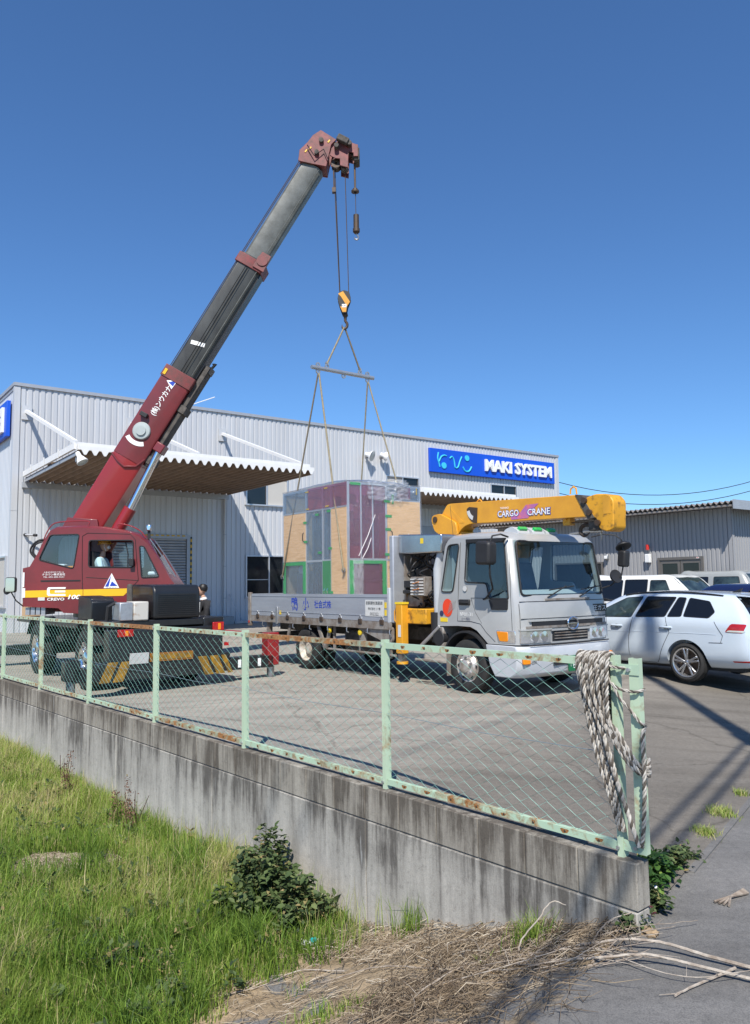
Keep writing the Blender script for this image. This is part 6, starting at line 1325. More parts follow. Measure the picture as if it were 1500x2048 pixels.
# crane operator, seated, facing the boom's direction (+x)
J = {'hip': ((0, 0, .08), (.15, .12), None), 'spine': ((.0, 0, .28), (.14, .11), 'hip'), 'chest': ((.02, 0, .45), (.16, .12), 'spine'), 'neck0': ((.03, 0, .56), (.085, .075), 'chest'), 'neck': ((.05, 0, .64), .05, 'neck0'), 'neck2': ((.065, 0, .70), .05, 'neck'),
     'shR': ((.03, -.18, .50), .07, 'chest'), 'elR': ((.12, -.24, .27), .048, 'shR'), 'wrR': ((.34, -.18, .26), .034, 'elR'), 'shL': ((.03, .18, .50), .07, 'chest'), 'elL': ((.12, .24, .27), .048, 'shL'), 'wrL': ((.34, .18, .26), .034, 'elL'),
     'knR': ((.42, -.12, .12), .075, 'hip'), 'anR': ((.45, -.12, -.24), .05, 'knR'), 'toR': ((.60, -.12, -.28), .04, 'anR'), 'knL': ((.42, .12, .12), .075, 'hip'), 'anL': ((.45, .12, -.28), .05, 'knL'), 'toL': ((.60, .12, -.33), .04, 'anL')}
cols = {'*': 'shirt_blue', 'neck': 'skin', 'neck2': 'skin', 'knR': 'trousers', 'knL': 'trousers', 'anR': 'trousers', 'anL': 'trousers', 'toR': 'hazard_black', 'toL': 'hazard_black'}
def ex_op(t):
    h = head(t, (.085, 0, .80), (1, -.1, -.12))
    MB().lathe([(.125, 0), (.125, .03), (.118, .08), (.095, .125), (.05, .15), (.001, .155)], (.075, 0, .815), (-.05, 0, 1), 24).build('helmet', 'helmet', t); MB().lathe([(.118, 0), (.150, -.006), (.150, .006), (.12, .012)], (.095, 0, .822), (-.05, 0, 1), 24, closed=True).build('helmet_brim', 'helmet', t)
    MB().box((.165, -.008, .755), (.05, .10, .065)).build('mask', 'mask_white', t, bev=.022); MB().tube([(.10, -.08, .83), (.10, -.085, .76), (.12, -.04, .69)], .006, 5).build('chin_strap', 'mask_white', t)
    fingers(t, (.34, -.18, .26), (1, 0, -.1), (0, 1, 0)); fingers(t, (.34, .18, .26), (1, 0, -.1), (0, -1, 0))
person('person', 'operator in light blue shirt, orange helmet and white mask seated in the crane cab', (-5.34 - .06, 15.12, 1.70), 0, J, cols, ex_op)
# man in dark suit standing by the warehouse wall, looking down to the left
zf = lot_z(-3.77, 16.8)
J = {'hip': ((0, 0, .95), (.16, .11), None), 'spine': ((0, 0, 1.12), (.15, .105), 'hip'), 'chest': ((.01, 0, 1.33), (.18, .12), 'spine'), 'neck0': ((.02, 0, 1.46), (.09, .075), 'chest'), 'neck': ((.03, 0, 1.52), .052, 'neck0'), 'neck2': ((.045, 0, 1.58), .052, 'neck'),
     'shR': ((0, -.20, 1.40), .075, 'chest'), 'elR': ((.03, -.26, 1.12), .055, 'shR'), 'wrR': ((.20, -.20, .95), .036, 'elR'), 'shL': ((0, .20, 1.40), .075, 'chest'), 'elL': ((.03, .26, 1.12), .055, 'shL'), 'wrL': ((.20, .18, .95), .036, 'elL'),
     'knR': ((.02, -.10, .50), .075, 'hip'), 'anR': ((0, -.10, .09), .052, 'knR'), 'toR': ((.16, -.11, .04), .042, 'anR'), 'knL': ((.02, .10, .50), .075, 'hip'), 'anL': ((0, .10, .09), .052, 'knL'), 'toL': ((.16, .11, .04), .042, 'anL')}
cols = {'*': 'suit_black', 'neck': 'skin', 'neck2': 'skin', 'toR': 'hazard_black', 'toL': 'hazard_black'}
def ex_man(t):
    head(t, (.065, 0, 1.67), (1, 0, -.2))
    MB().lathe([(.088, -.02), (.10, .03), (.098, .07), (.075, .115), (.03, .135), (.001, .137)], (.045, 0, 1.675), (-.25, 0, 1), 20).build('hair', 'hair', t)
    MB().prism([(-.05, 1.20), (.05, 1.20), (.085, 1.42), (-.085, 1.42)], .118, .135, 'x').build('shirt_front', 'mask_white', t); MB().lathe([(.07, 0), (.06, .04), (.066, .045), (.08, .0)], (.025, 0, 1.475), (.2, 0, 1), 18, closed=True).build('collar', 'mask_white', t)
    MB().box((.158, 0, 1.635), (.04, .11, .07)).build('mask', 'mask_white', t, bev=.025)
    fingers(t, (.20, -.20, .95), (1, .3, -.2), (0, 1, 0)); fingers(t, (.20, .18, .95), (1, -.3, -.2), (0, -1, 0))
person('person', 'man in black suit and white mask standing behind the crane by the warehouse wall', (-3.72, 16.8, zf), math.atan2(-.5, -1), J, cols, ex_man)

# ------------------------------------------------------------ parked cars
mat('car_white', (.60, .68, .76), .22, .1, var=.03, coat=.9); mat('car_cream', (.74, .74, .70), .25, 0, var=.03, coat=.8); mat('car_grey', (.36, .37, .35), .28, .1, var=.04, coat=.8); mat('car_navy', (.012, .02, .075), .2, .1, var=.1, coat=.9)
mat('tint_glass', (.008, .009, .011), .04, 0, var=.2, scale=2, spec=.7); mat('clear_pane', (.055, .085, .085), .04, 0, var=.45, scale=3.5, spec=.7, col2=(.012, .018, .02)); mat('alloy', (.62, .62, .63), .25, .85, var=.1)
def car_rings(st, nx=46):
    """st: stations (x, half width, z bottom, z shoulder, (y6,z6), (y7,z7), z top); returns smooth rings"""
    st = sorted(st); keys = []
    for s_ in st:
        x, w, zb, zs, p6, p7, zt = s_; keys.append([x, .70 * w, zb, .88 * w, zb + .06, .985 * w, zb + .22, w, (zb + .22 + zs) / 2 + .06, .985 * w, zs, p6[0], p6[1], p7[0], p7[1], .5 * p7[0], zt - .012, zt])
    out = []
    for i in range(len(keys) - 1):
        p0, p1, p2, p3 = keys[max(i - 1, 0)], keys[i], keys[i + 1], keys[min(i + 2, len(keys) - 1)]
        n_ = max(2, int(nx * (p2[0] - p1[0]) / (keys[-1][0] - keys[0][0])))
        for k in range(n_):
            t = k / n_
            def h(a, b, c, d, xa, xb, xc, xd):                            # monotone-ish cubic in x
                m1 = (c - a) / max(1e-6, xc - xa); m2 = (d - b) / max(1e-6, xd - xb); L_ = xc - xb
                if (c - b) == 0: m1 = m2 = 0
                return (2 * t ** 3 - 3 * t * t + 1) * b + (t ** 3 - 2 * t * t + t) * L_ * m1 + (-2 * t ** 3 + 3 * t * t) * c + (t ** 3 - t * t) * L_ * m2
            out.append([p1[0] + (p2[0] - p1[0]) * t] + [h(p0[q], p1[q], p2[q], p3[q], p0[0], p1[0], p2[0], p3[0]) for q in range(1, 18)])
    out.append(keys[-1]); rings = []
    for r in out:
        x = r[0]; pts = [(0, r[2])] + [(r[i], r[i + 1]) for i in range(1, 16, 2)] + [(0, r[17])]
        sm = crom([(y, z, 0) for y, z in pts], 4); rings.append((x, [(max(0, p.x), p.y) for p in sm]))
    return rings
def ring_at(rings, x):
    if x <= rings[0][0]: return rings[0][1]
    for (xa, ra), (xb, rb_) in zip(rings[:-1], rings[1:]):
        if xa <= x <= xb:
            t = (x - xa) / (xb - xa) if xb > xa else 0; return [(a[0] + (b[0] - a[0]) * t, a[1] + (b[1] - a[1]) * t) for a, b in zip(ra, rb_)]
    return rings[-1][1]
def side_y(rings, x, z):
    r = ring_at(rings, x); best = 0
    for (ya, za), (yb, zb) in zip(r[5:-1], r[6:]):
        if min(za, zb) <= z <= max(za, zb) and zb != za: best = max(best, ya + (yb - ya) * (z - za) / (zb - za))
    return best
def top_z(rings, x, y):
    r = ring_at(rings, x); y = abs(y); best = None
    for (ya, za), (yb, zb) in zip(r[18:-1], r[19:]):
        if min(ya, yb) <= y <= max(ya, yb) and ya != yb: best = za + (zb - za) * (y - ya) / (yb - ya); 
    return best if best is not None else r[-1][1]
def car_body(rings, arches, ra, hubz):
    mk = MB(); n_ = len(rings[0][1]); m_ = 2 * n_ - 2
    for x, r in rings:
        mk.v += [(x, y, z) for y, z in r] + [(x, -y, z) for y, z in r[-2:0:-1]]
    N = len(rings)
    mk.f = [(i * m_ + k, i * m_ + (k + 1) % m_, (i + 1) * m_ + (k + 1) % m_, (i + 1) * m_ + k) for i in range(N - 1) for k in range(m_)] + [tuple(range(m_ - 1, -1, -1)), tuple((N - 1) * m_ + k for k in range(m_))]
    cuts = [MB().lathe([(.001, -.3), (ra, -.3), (ra, .3), (.001, .3)], (x, s_ * .85, hubz), (0, 1, 0), 40) for x in arches for s_ in (-1, 1)]
    return bool_diff(mk, cuts)
def densify(poly, n=5): return [tuple(Vector(poly[i]).lerp(Vector(poly[(i + 1) % len(poly)]), k / n)) for i in range(len(poly)) for k in range(n)]
def side_patch(rings, poly, mt, par, name, off=.004, sides=(1, -1), border=None):
    for s_ in sides:
        P = densify(rpoly(poly, .03), 3); c_ = (sum(p[0] for p in P) / len(P), sum(p[1] for p in P) / len(P)); m2 = MB(); K = 5; n_ = len(P)
        for k in range(K):
            f = 1 - k / K
            for p in P:
                x, z = c_[0] + (p[0] - c_[0]) * f, c_[1] + (p[1] - c_[1]) * f; m2.v.append((x, s_ * (side_y(rings, x, z) + off), z))
        m2.v.append((c_[0], s_ * (side_y(rings, *c_) + off), c_[1]))
        m2.f = [(k * n_ + i, k * n_ + (i + 1) % n_, (k + 1) * n_ + (i + 1) % n_, (k + 1) * n_ + i) for k in range(K - 1) for i in range(n_)] + [((K - 1) * n_ + i, (K - 1) * n_ + (i + 1) % n_, K * n_) for i in range(n_)]
        o = m2.build(name, mt, par)
        if border: MB().tube([(p[0], s_ * (side_y(rings, p[0], p[1]) + .002), p[1]) for p in P], border[1], 5, closed=True).build('window_trim', border[0], o)
def top_patch(rings, x0, x1, w0, w1, mt, par, name, off=.004, nx=8, ny=10):
    m2 = MB()
    for i in range(nx + 1):
        x = x0 + (x1 - x0) * i / nx; w = w0 + (w1 - w0) * i / nx
        for j in range(ny + 1): y = -w + 2 * w * j / ny; m2.v.append((x, y, top_z(rings, x, y) + off))
    m2.f = [(i * (ny + 1) + j, i * (ny + 1) + j + 1, (i + 1) * (ny + 1) + j + 1, (i + 1) * (ny + 1) + j) for i in range(nx) for j in range(ny)]
    return m2.build(name, mt, par)
def alloy_wheel(par, x, y, r, rim, sgn, spokes=5, mt='alloy'):
    o = MB(); tyre(o, x, y, r, r, .22, rim); w = o.build('wheel', 'rubber', par, smooth=50); d0 = y + sgn * .07
    MB().lathe([(rim, .03), (rim + .008, .038), (rim - .012, .03), (rim - .025, -.02), (rim - .03, -.10)], (x, d0, r), (0, sgn, 0), 40).build('rim', mt, w)
    MB().lathe([(.001, -.06), (rim - .03, -.06), (rim - .03, -.055), (.001, -.055)], (x, d0, r), (0, sgn, 0), 24).build('brake_disc', 'dark_metal', w)
    for k in range(spokes):
        a = 2 * math.pi * k / spokes + .3
        for da in (-.16, .16):
            ca, sa = math.cos(a + da), math.sin(a + da); cb, sb_ = math.cos(a + da * .45), math.sin(a + da * .45)
            MB().beam((x + .035 * cb, d0 + sgn * .01, r + .035 * sb_), (x + (rim - .012) * ca, d0 + sgn * .022, r + (rim - .012) * sa), .03, .034, up=(0, 1, 0)).build('spoke', mt, w, bev=.006)
    MB().lathe([(.001, .03), (.03, .028), (.05, .015), (.055, -.03), (.001, -.03)], (x, d0, r), (0, sgn, 0), 18).build('hub_cap', mt, w)
    return w
# white estate car, nose towards the warehouse, its left side to the camera
VWP = Vector((5.143, 12.977, 0)) + U * .87
vw = thing('estate_car', 'white estate car parked beside the truck, its tail at the photo edge', 'car', (VWP.x, VWP.y, -.01), RZ_V)
hw = .895
ST = [(-1.10, .60, .40, .62, (.56, .70), (.45, .74), .76), (-1.06, .78, .33, .80, (.74, .93), (.60, .98), 1.0), (-1.0, .85, .28, .93, (.78, 1.05), (.60, 1.09), 1.10), (-.86, .875, .25, .97, (.74, 1.19), (.56, 1.28), 1.30), (-.70, .885, .24, .99, (.715, 1.23), (.55, 1.40), 1.425), (-.45, .892, .235, .995, (.73, 1.25), (.565, 1.43), 1.455), (.2, hw, .23, 1.0, (.745, 1.25), (.58, 1.455), 1.487),
      (.9, hw, .23, 1.0, (.745, 1.25), (.58, 1.455), 1.49), (1.35, hw, .23, .99, (.745, 1.24), (.575, 1.41), 1.45), (1.75, .893, .23, .975, (.76, 1.14), (.58, 1.26), 1.29), (2.15, .89, .23, .95, (.79, 1.03), (.60, 1.075), 1.085), (2.42, .885, .23, .90, (.80, .955), (.60, .975), .99), (2.9, .87, .235, .80, (.76, .87), (.55, .91), .93), (3.25, .82, .25, .70, (.70, .76), (.5, .80), .82), (3.42, .70, .30, .60, (.6, .64), (.42, .67), .69), (3.47, .55, .36, .52, (.46, .55), (.3, .57), .58)]
VR = car_rings(ST)
vb = car_body(VR, (0, 2.62), .365, .325).build('body', 'car_white', vw, smooth=45)
side_patch(VR, [(-.50, 1.15), (-.36, 1.32), (.0, 1.375), (.03, 1.07), (-.42, 1.055)], 'tint_glass', vb, 'rear_quarter_window', border=('black_plastic', .007))
side_patch(VR, [(.06, 1.376), (.21, 1.385), (.33, 1.06), (.07, 1.067)], 'tint_glass', vb, 'rear_quarter_window', border=('black_plastic', .006)); side_patch(VR, [(.25, 1.386), (.82, 1.395), (.95, 1.045), (.37, 1.06)], 'tint_glass', vb, 'rear_door_window', border=('black_plastic', .007))
side_patch(VR, [(.90, 1.395), (1.24, 1.37), (1.62, 1.19), (1.86, 1.03), (1.03, 1.04)], 'clear_pane', vb, 'front_door_window', border=('black_plastic', .007))
top_patch(VR, 1.45, 2.22, .55, .70, 'clear_pane', vb, 'windscreen'); top_patch(VR, -.99, -.73, .62, .52, 'tint_glass', vb, 'rear_window')
for pts in ([(1.00, 1.03), (1.08, .70), (1.10, .36)], [(.36, 1.05), (.28, .80), (.42, .55), (.52, .34), (.60, .27)], [(1.10, .27), (.62, .265)], [(1.85, 1.0), (1.95, .7), (1.93, .3)], [(-.65, .665), (-.42, .66)], [(-.52, 1.0), (-.66, .78), (-.62, .67)]):
    for s_ in (1, -1): MB().tube([(x, s_ * (side_y(VR, x, z) + .0005), z) for x, z in densify(pts, 4)[:-3]], .005, 4).build('panel_gap', 'hazard_black', vb)
for s_ in (1, -1):
    MB().tube([(x, s_ * (side_y(VR, x, .80) + .001), .80 - .01 * abs(x)) for x in [-.55 + .1 * k for k in range(26)]], .004, 4).build('crease', 'car_white', vb)
    for hx in (1.32, .34): h_ = MB().tube([(hx - .11, s_ * (side_y(VR, hx, .88) + .004), .885), (hx - .06, s_ * (side_y(VR, hx, .88) + .03), .885), (hx + .07, s_ * (side_y(VR, hx, .88) + .03), .885), (hx + .11, s_ * (side_y(VR, hx, .88) + .004), .885)], .016, 8).build('door_handle', 'car_white', vb); MB().lathe([(.001, 0), (.035, .0), (.04, .003), (.001, .002)], (hx, s_ * (side_y(VR, hx, .88) + .001), .875), (0, s_, 0), 12).build('handle_recess', 'drum_grey', vb)
    MB().tube([(x, s_ * (.60 - .0 * x), top_z(VR, x, .6) + .012 + .02 * math.sin(math.pi * (x + .55) / 1.85)) for x in [-.55 + .185 * k for k in range(11)]], .014, 6).build('roof_rail', 'black_plastic', vb)
    side_patch(VR, [(-1.03, .97), (-.80, .975), (-.70, .84), (-.98, .83)], 'lamp_red', vb, 'tail_lamp', .006, (s_,)); side_patch(VR, [(-1.03, .868), (-.76, .872), (-.72, .845), (-.99, .84)], 'lens', vb, 'lamp_strip', .009, (s_,)); side_patch(VR, [(-1.04, .395), (-.78, .385), (-.80, .365), (-1.02, .365)], 'lamp_red', vb, 'rear_reflector', .006, (s_,))
    for x in (0, 2.62): alloy_wheel(vw, x, s_ * .785, .315, .235, s_)
    MB().prism(rpoly([(1.70, 1.0), (1.90, .99), (1.86, 1.12), (1.72, 1.12)], .03), s_ * .90, s_ * 1.04).build('door_mirror', 'car_white', vb, bev=.02)
MB().prism([(-.72, 1.435), (-.98, 1.40), (-.98, 1.385), (-.74, 1.40)], -.52, .52).build('roof_spoiler', 'car_white', vb, bev=.01); MB().prism([(-.38, 1.46), (-.52, 1.455), (-.57, 1.53)], -.012, .012).build('aerial_fin', 'black_plastic', vb)
MB().bx(-1.09, -.8, -.5, .5, .22, .30).build('exhaust_cover', 'dark_metal', vw, bev=.02)
MB().bx(-.9, 3.2, -.7, .7, .20, .26).build('underbody', 'hazard_black', vw)
def boxy(name, label, loc, rz, mt, L, W, H, belt, hood, rake, wheel_r, wins, group='cars in the back row', rear=.0, roof_mt=None):
    """background car: x forward, rear axle at 0"""
    t = thing(name, label, 'car', loc, rz, group); w = W / 2; ro, fo = -.62, L - .62; ax = L - 1.35
    S = [(ro, w * .8, .42, .70, (w * .7, .78), (w * .6, .82), .86), (ro + .05, w * .96, .34, belt - .05, (w * .88, belt + .1), (w * .8, H * .72), H * .76), (ro + .16 + rear, w * .985, .30, belt, (w * .88, (belt + H) / 2), (w * .74, H - .07), H - .04), (ro + .6 + rear, w, .28, belt, (w * .885, (belt + H) / 2), (w * .75, H - .035), H), (hood - rake - .5, w, .28, belt, (w * .885, (belt + H) / 2), (w * .75, H - .035), H), (hood - rake, w, .28, belt, (w * .88, (belt + H) / 2 - .02), (w * .73, H - .07), H - .035),
         (hood - rake * .35, w, .28, belt - .02, (w * .90, belt + .12), (w * .72, belt + (H - belt) * .42), belt + (H - belt) * .46), (hood + .05, w * .995, .28, belt - .06, (w * .9, belt - .0), (w * .72, belt + .025), belt + .04), ((hood + fo) / 2 + .1, w * .98, .28, belt - .13, (w * .86, belt - .06), (w * .66, belt - .03), belt - .01), (fo - .12, w * .93, .30, belt - .22, (w * .8, belt - .13), (w * .6, belt - .1), belt - .08), (fo, w * .82, .38, belt - .35, (w * .7, belt - .27), (w * .5, belt - .24), belt - .22)]
    RG = car_rings(S, 36); b = car_body(RG, (0, ax), wheel_r + .05, wheel_r + .01).build('body', mt, t, smooth=45)
    for p, g in wins: side_patch(RG, p, g, b, 'side_window', border=('black_plastic', .008))
    top_patch(RG, hood - rake * .9, hood - .02, w * .70, w * .78, 'clear_pane', b, 'windscreen')
    for s_ in (-1, 1):
        for x in (0, ax): alloy_wheel(t, x, s_ * (w - .12), wheel_r, wheel_r * .66, s_)
        MB().box((fo - .10, s_ * w * .66, belt - .30), (.1, .26, .14)).build('headlight', 'lamp_glass', b, bev=.03); MB().prism(rpoly([(hood - .2, belt + .02), (hood - .05, belt + .02), (hood - .08, belt + .16), (hood - .2, belt + .16)], .03), s_ * (w + .02), s_ * (w + .16)).build('door_mirror', mt if not roof_mt else 'black_plastic', b, bev=.02)
    MB().bx(ro + .3, fo - .3, -w * .8, w * .8, .24, .32).build('underbody', 'hazard_black', t)
    if roof_mt: top_patch(RG, ro + .25 + rear, hood - rake - .02, w * .80, w * .80, roof_mt, b, 'roof_panel', off=.012)
    return t, RG, b
O_ = Vector((5.143, 12.977, 0))
def slot(u, t, w): p = O_ + U * (u + w / 2) + VV * t; return (p.x, p.y, lot_z(p.x, p.y))
def wn(x0, x1, z0, z1, s0=0., s1=0.): return [(x0 + s0, z1), (x1 - s1, z1), (x1, z0), (x0, z0)]
b_ = 1.13
boxy('hatchback_car', 'white boxy car with dark side windows behind the truck cab', slot(5.15, 5.48, 1.75), RZ_MV, 'car_cream', 4.1, 1.75, 1.81, b_, 2.48, .62, .33,
     [(wn(-.40, .55, b_ + .02, 1.68, .08, .0), 'tint_glass'), (wn(.62, 1.28, b_ + .02, 1.69), 'tint_glass'), (wn(1.36, 2.05, b_ + .02, 1.67, 0, .28), 'clear_pane')])
boxy('offroad_car', 'grey square off-road car nearest the shed wall', slot(7.75, 4.48, 1.5), RZ_MV, 'car_grey', 3.25, 1.5, 1.9, 1.2, 1.68, .34, .34,
     [(wn(-.42, .42, 1.25, 1.74, .05, .0), 'tint_glass'), (wn(.58, 1.38, 1.25, 1.74, 0, .12), 'clear_pane')])
boxy('estate_car', 'dark blue car with its roof just showing behind the white estate', slot(2.55, 1.13, 1.75), RZ_MV, 'car_navy', 4.4, 1.75, 1.64, 1.08, 2.75, .95, .33,
     [(wn(-.15, .75, 1.10, 1.48, .25, 0), 'tint_glass'), (wn(.85, 1.6, 1.10, 1.50, 0, .1), 'tint_glass')], rear=.42)

# ------------------------------------------------------------ grass, weeds, dead stalks
def blade_mat(name, stops, rough=.55, trans=.25):
    mt, n, l, b = _principled(name); at = n.new('ShaderNodeAttribute'); at.attribute_name = 'tone'
    rp = ramp_node(n, stops); l.new(at.outputs['Fac'], rp.inputs[0]); l.new(rp.outputs[0], b.inputs['Base Color']); b.inputs['Roughness'].default_value = rough; b.inputs['Specular IOR Level'].default_value = .3
    if trans:
        out = n['Material Output']; tl = n.new('ShaderNodeBsdfTranslucent'); l.new(rp.outputs[0], tl.inputs[0]); mx = n.new('ShaderNodeMixShader'); mx.inputs[0].default_value = trans
        l.new(b.outputs[0], mx.inputs[1]); l.new(tl.outputs[0], mx.inputs[2]); l.new(mx.outputs[0], out.inputs[0])
blade_mat('grass_blade', [(0., (.050, .095, .018)), (.25, (.105, .19, .024)), (.5, (.20, .305, .045)), (.72, (.31, .385, .08)), (.88, (.44, .40, .17)), (1., (.58, .48, .27))])
blade_mat('dead_straw', [(0., (.12, .088, .06)), (.4, (.30, .23, .155)), (.75, (.47, .39, .28)), (1., (.64, .57, .46))], .8, .1)
blade_mat('weed_leaf', [(0., (.026, .045, .018)), (.5, (.075, .115, .04)), (.8, (.15, .195, .075)), (1., (.30, .23, .10))], .6, .2)
blade_mat('weed_bright', [(0., (.022, .055, .015)), (.5, (.05, .12, .026)), (.8, (.11, .21, .045)), (1., (.20, .30, .07))], .45, .25)
blade_mat('dock_red', [(0., (.07, .035, .025)), (.5, (.15, .075, .05)), (.8, (.26, .16, .10)), (1., (.14, .18, .06))], .7, .1)
blade_mat('weed_purple', [(0., (.045, .012, .018)), (.5, (.13, .03, .045)), (1., (.06, .10, .03))], .6, .1)
mat('twig', (.42, .36, .29), .85, var=.5, scale=14, col2=(.17, .13, .10), stretch=(1, 1, 1)); mat('twig_pale', (.50, .45, .38), .85, var=.5, scale=16, col2=(.25, .20, .155), bump=.5, bscale=60); mat('clod', (.40, .29, .175), .95, var=.45, scale=22, bump=.6, bscale=30); mat('flower_yellow', (.80, .55, .02), .5, var=.1); mat('flower_white', (.8, .8, .82), .5, var=.05); mat('litter_teal', (.02, .42, .40), .4, var=.1); mat('straw_mat', (.34, .27, .16), .95, var=.45, scale=35, bump=.8, bscale=70)
def np_mesh(name, V, F, tone, mt, kind='stuff', parent=None):
    """triangles from arrays (V: n x 3, F: m x 3, tone per vertex)"""
    me = bpy.data.meshes.new(name); me.vertices.add(len(V)); me.vertices.foreach_set('co', np.asarray(V, np.float32).ravel()); nf = len(F)
    me.loops.add(nf * 3); me.loops.foreach_set('vertex_index', np.asarray(F, np.int32).ravel()); me.polygons.add(nf); me.polygons.foreach_set('loop_start', np.arange(0, nf * 3, 3, dtype=np.int32))
    try: me.polygons.foreach_set('loop_total', np.full(nf, 3, np.int32))
    except Exception: pass
    me.update(calc_edges=True); a = me.attributes.new('tone', 'FLOAT', 'POINT'); a.data.foreach_set('value', np.asarray(tone, np.float32)); me.materials.append(MATS[mt])
    return link(name, me, parent, kind=kind)
rg_ = np.random.default_rng(5)
def blades(P, L, W, lean, tone, bend=.5, droop=0.):
    """P roots, L lengths, W widths, lean (n x 2 horizontal lean): curved 3-triangle blades"""
    n_ = len(P); a = rg_.uniform(0, 2 * np.pi, n_); sx = np.stack([np.cos(a), np.sin(a), np.zeros(n_)], 1) * (W / 2)[:, None]
    up = np.zeros((n_, 3)); up[:, 2] = 1; le = np.zeros((n_, 3)); le[:, :2] = lean
    m1 = P + (up * .55 + le * .28) * L[:, None]; tp = P + (up * (.97 - droop) + le) * L[:, None]; tp[:, 2] -= .28 * L * np.minimum(1.4, np.linalg.norm(lean, axis=1))
    V = np.stack([P - sx, P + sx, m1 - sx * .75, m1 + sx * .75, tp], 1).reshape(-1, 3); b = np.arange(n_)[:, None] * 5
    F = np.concatenate([b + np.array([0, 1, 3]), b + np.array([0, 3, 2]), b + np.array([2, 3, 4])], 1).reshape(-1, 3)
    return V, F, np.repeat(tone, 5)
def vnoise(x, y, s, seed=0.): return np.array([mnoise.noise((float(a) * s, float(b) * s, seed)) for a, b in zip(x, y)])
_gx, _gy = np.meshgrid(np.linspace(-9, 2, 111), np.linspace(3, 16, 131), indexing='ij')
def grid_fn(fn):
    G = np.array([[fn(x, y) for y in _gy[0]] for x in _gx[:, 0]])
    def f(x, y):
        u_ = np.clip((x + 9) / 11 * 110, 0, 109.99); v_ = np.clip((y - 3) / 13 * 130, 0, 129.99); i = u_.astype(int); j = v_.astype(int); a = u_ - i; b = v_ - j
        return G[i, j] * (1 - a) * (1 - b) + G[i + 1, j] * a * (1 - b) + G[i, j + 1] * (1 - a) * b + G[i + 1, j + 1] * a * b
    return f
FZ = grid_fn(field_z); N1 = grid_fn(lambda x, y: mnoise.noise((x * .9, y * .9, 1.7))); N2 = grid_fn(lambda x, y: mnoise.noise((x * 2.6, y * 2.6, 8.1))); N3 = grid_fn(lambda x, y: mnoise.noise((x * .45, y * .45, 4.4)))
def scatter(n_, near=True):
    t = rg_.random(n_); y = 3.6 + (14.6 - 3.6) * t ** 1.25; x = rg_.uniform(-.56, .42, n_) * y
    e = (x - RE.x) * RL.x + (y - RE.y) * RL.y; nn = (x - E0.x) * FN.x + (y - E0.y) * FN.y
    return x, y, e, nn
x, y, e, nn = scatter(430000)
edge = 2.28 + .45 * N2(x, y) + .25 * N1(x, y)
bare = ((x + 2.95) / .52) ** 2 + ((y - 7.55) / .42) ** 2               # strip of flattened straw in the meadow
keep = (e > edge) & (nn < -.085) & (bare > 1 + .3 * N2(x, y)) & (rg_.random(len(x)) < np.clip((e - edge) * 2.2, .12, 1))
x, y, e, nn = x[keep], y[keep], e[keep], nn[keep]; n_ = len(x)
tall = np.clip(1 + .55 * N1(x, y) + .35 * N2(x, y), .45, 1.7)
L = (.11 + .13 * rg_.random(n_) ** 1.5) * tall * np.clip((e - 1.6) / 1.0, .45, 1.0); L *= np.where(rg_.random(n_) < .03, 1.8, 1)
L *= np.where(nn > -.5, 1.15, 1)
W = rg_.uniform(.0032, .0062, n_) * (1 + .04 * y); la = rg_.uniform(0, 2 * np.pi, n_); lm = rg_.gamma(2., .17, n_); lean = np.stack([np.cos(la) * lm + .05 + .25 * N1(x, y), np.sin(la) * lm + .2 * N2(x, y)], 1)
tone = np.clip(.50 + .36 * N3(x, y) + .30 * N1(x, y) + .22 * N2(x, y) + rg_.normal(0, .15, n_) + .07 * np.clip((y - 7) / 3, -1, 1.2), 0, 1); dry = rg_.random(n_) < .06 + .26 * np.clip(N2(x, y) + .6 * N3(x, y), 0, 1); tone[dry] = rg_.uniform(.85, 1, dry.sum())
P = np.stack([x, y, FZ(x, y) - .01], 1); V, F, T = blades(P, L, W, lean, tone)
g_ = np_mesh('meadow_grass', V, F, T, 'grass_blade'); tag(g_, 'long green spring grass filling the field below the wall', 'grass')
# tufts of taller, darker grass
rt = random.Random(21); tx, ty_, tl = [], [], []
for k in range(95):
    yy = rt.uniform(4.2, 8.5); xx = rt.uniform(-.52, .1) * yy
    p = Vector((xx, yy, 0)); ee = road_dist(p); n2 = (p - E0).dot(FN)
    if ee < 2.2 or n2 > -.25: continue
    m_ = rt.randint(50, 150); r = rt.uniform(.05, .16); tx += [xx + rt.gauss(0, r) for _ in range(m_)]; ty_ += [yy + rt.gauss(0, r) for _ in range(m_)]; tl += [rt.uniform(.22, .38)] * m_
x = np.array(tx); y = np.array(ty_); n_ = len(x); la = rg_.uniform(0, 2 * np.pi, n_); lm = rg_.gamma(2.2, .2, n_)
V, F, T = blades(np.stack([x, y, FZ(x, y) - .01], 1), np.array(tl) * rg_.uniform(.6, 1.1, n_), rg_.uniform(.005, .009, n_), np.stack([np.cos(la) * lm, np.sin(la) * lm], 1), np.clip(rg_.normal(.30, .15, n_), 0, .7))
keep_ = None
g_ = np_mesh('tall_grass', V, F, T, 'grass_blade'); tag(g_, 'taller dark green grass tufts standing in the field', 'grass')
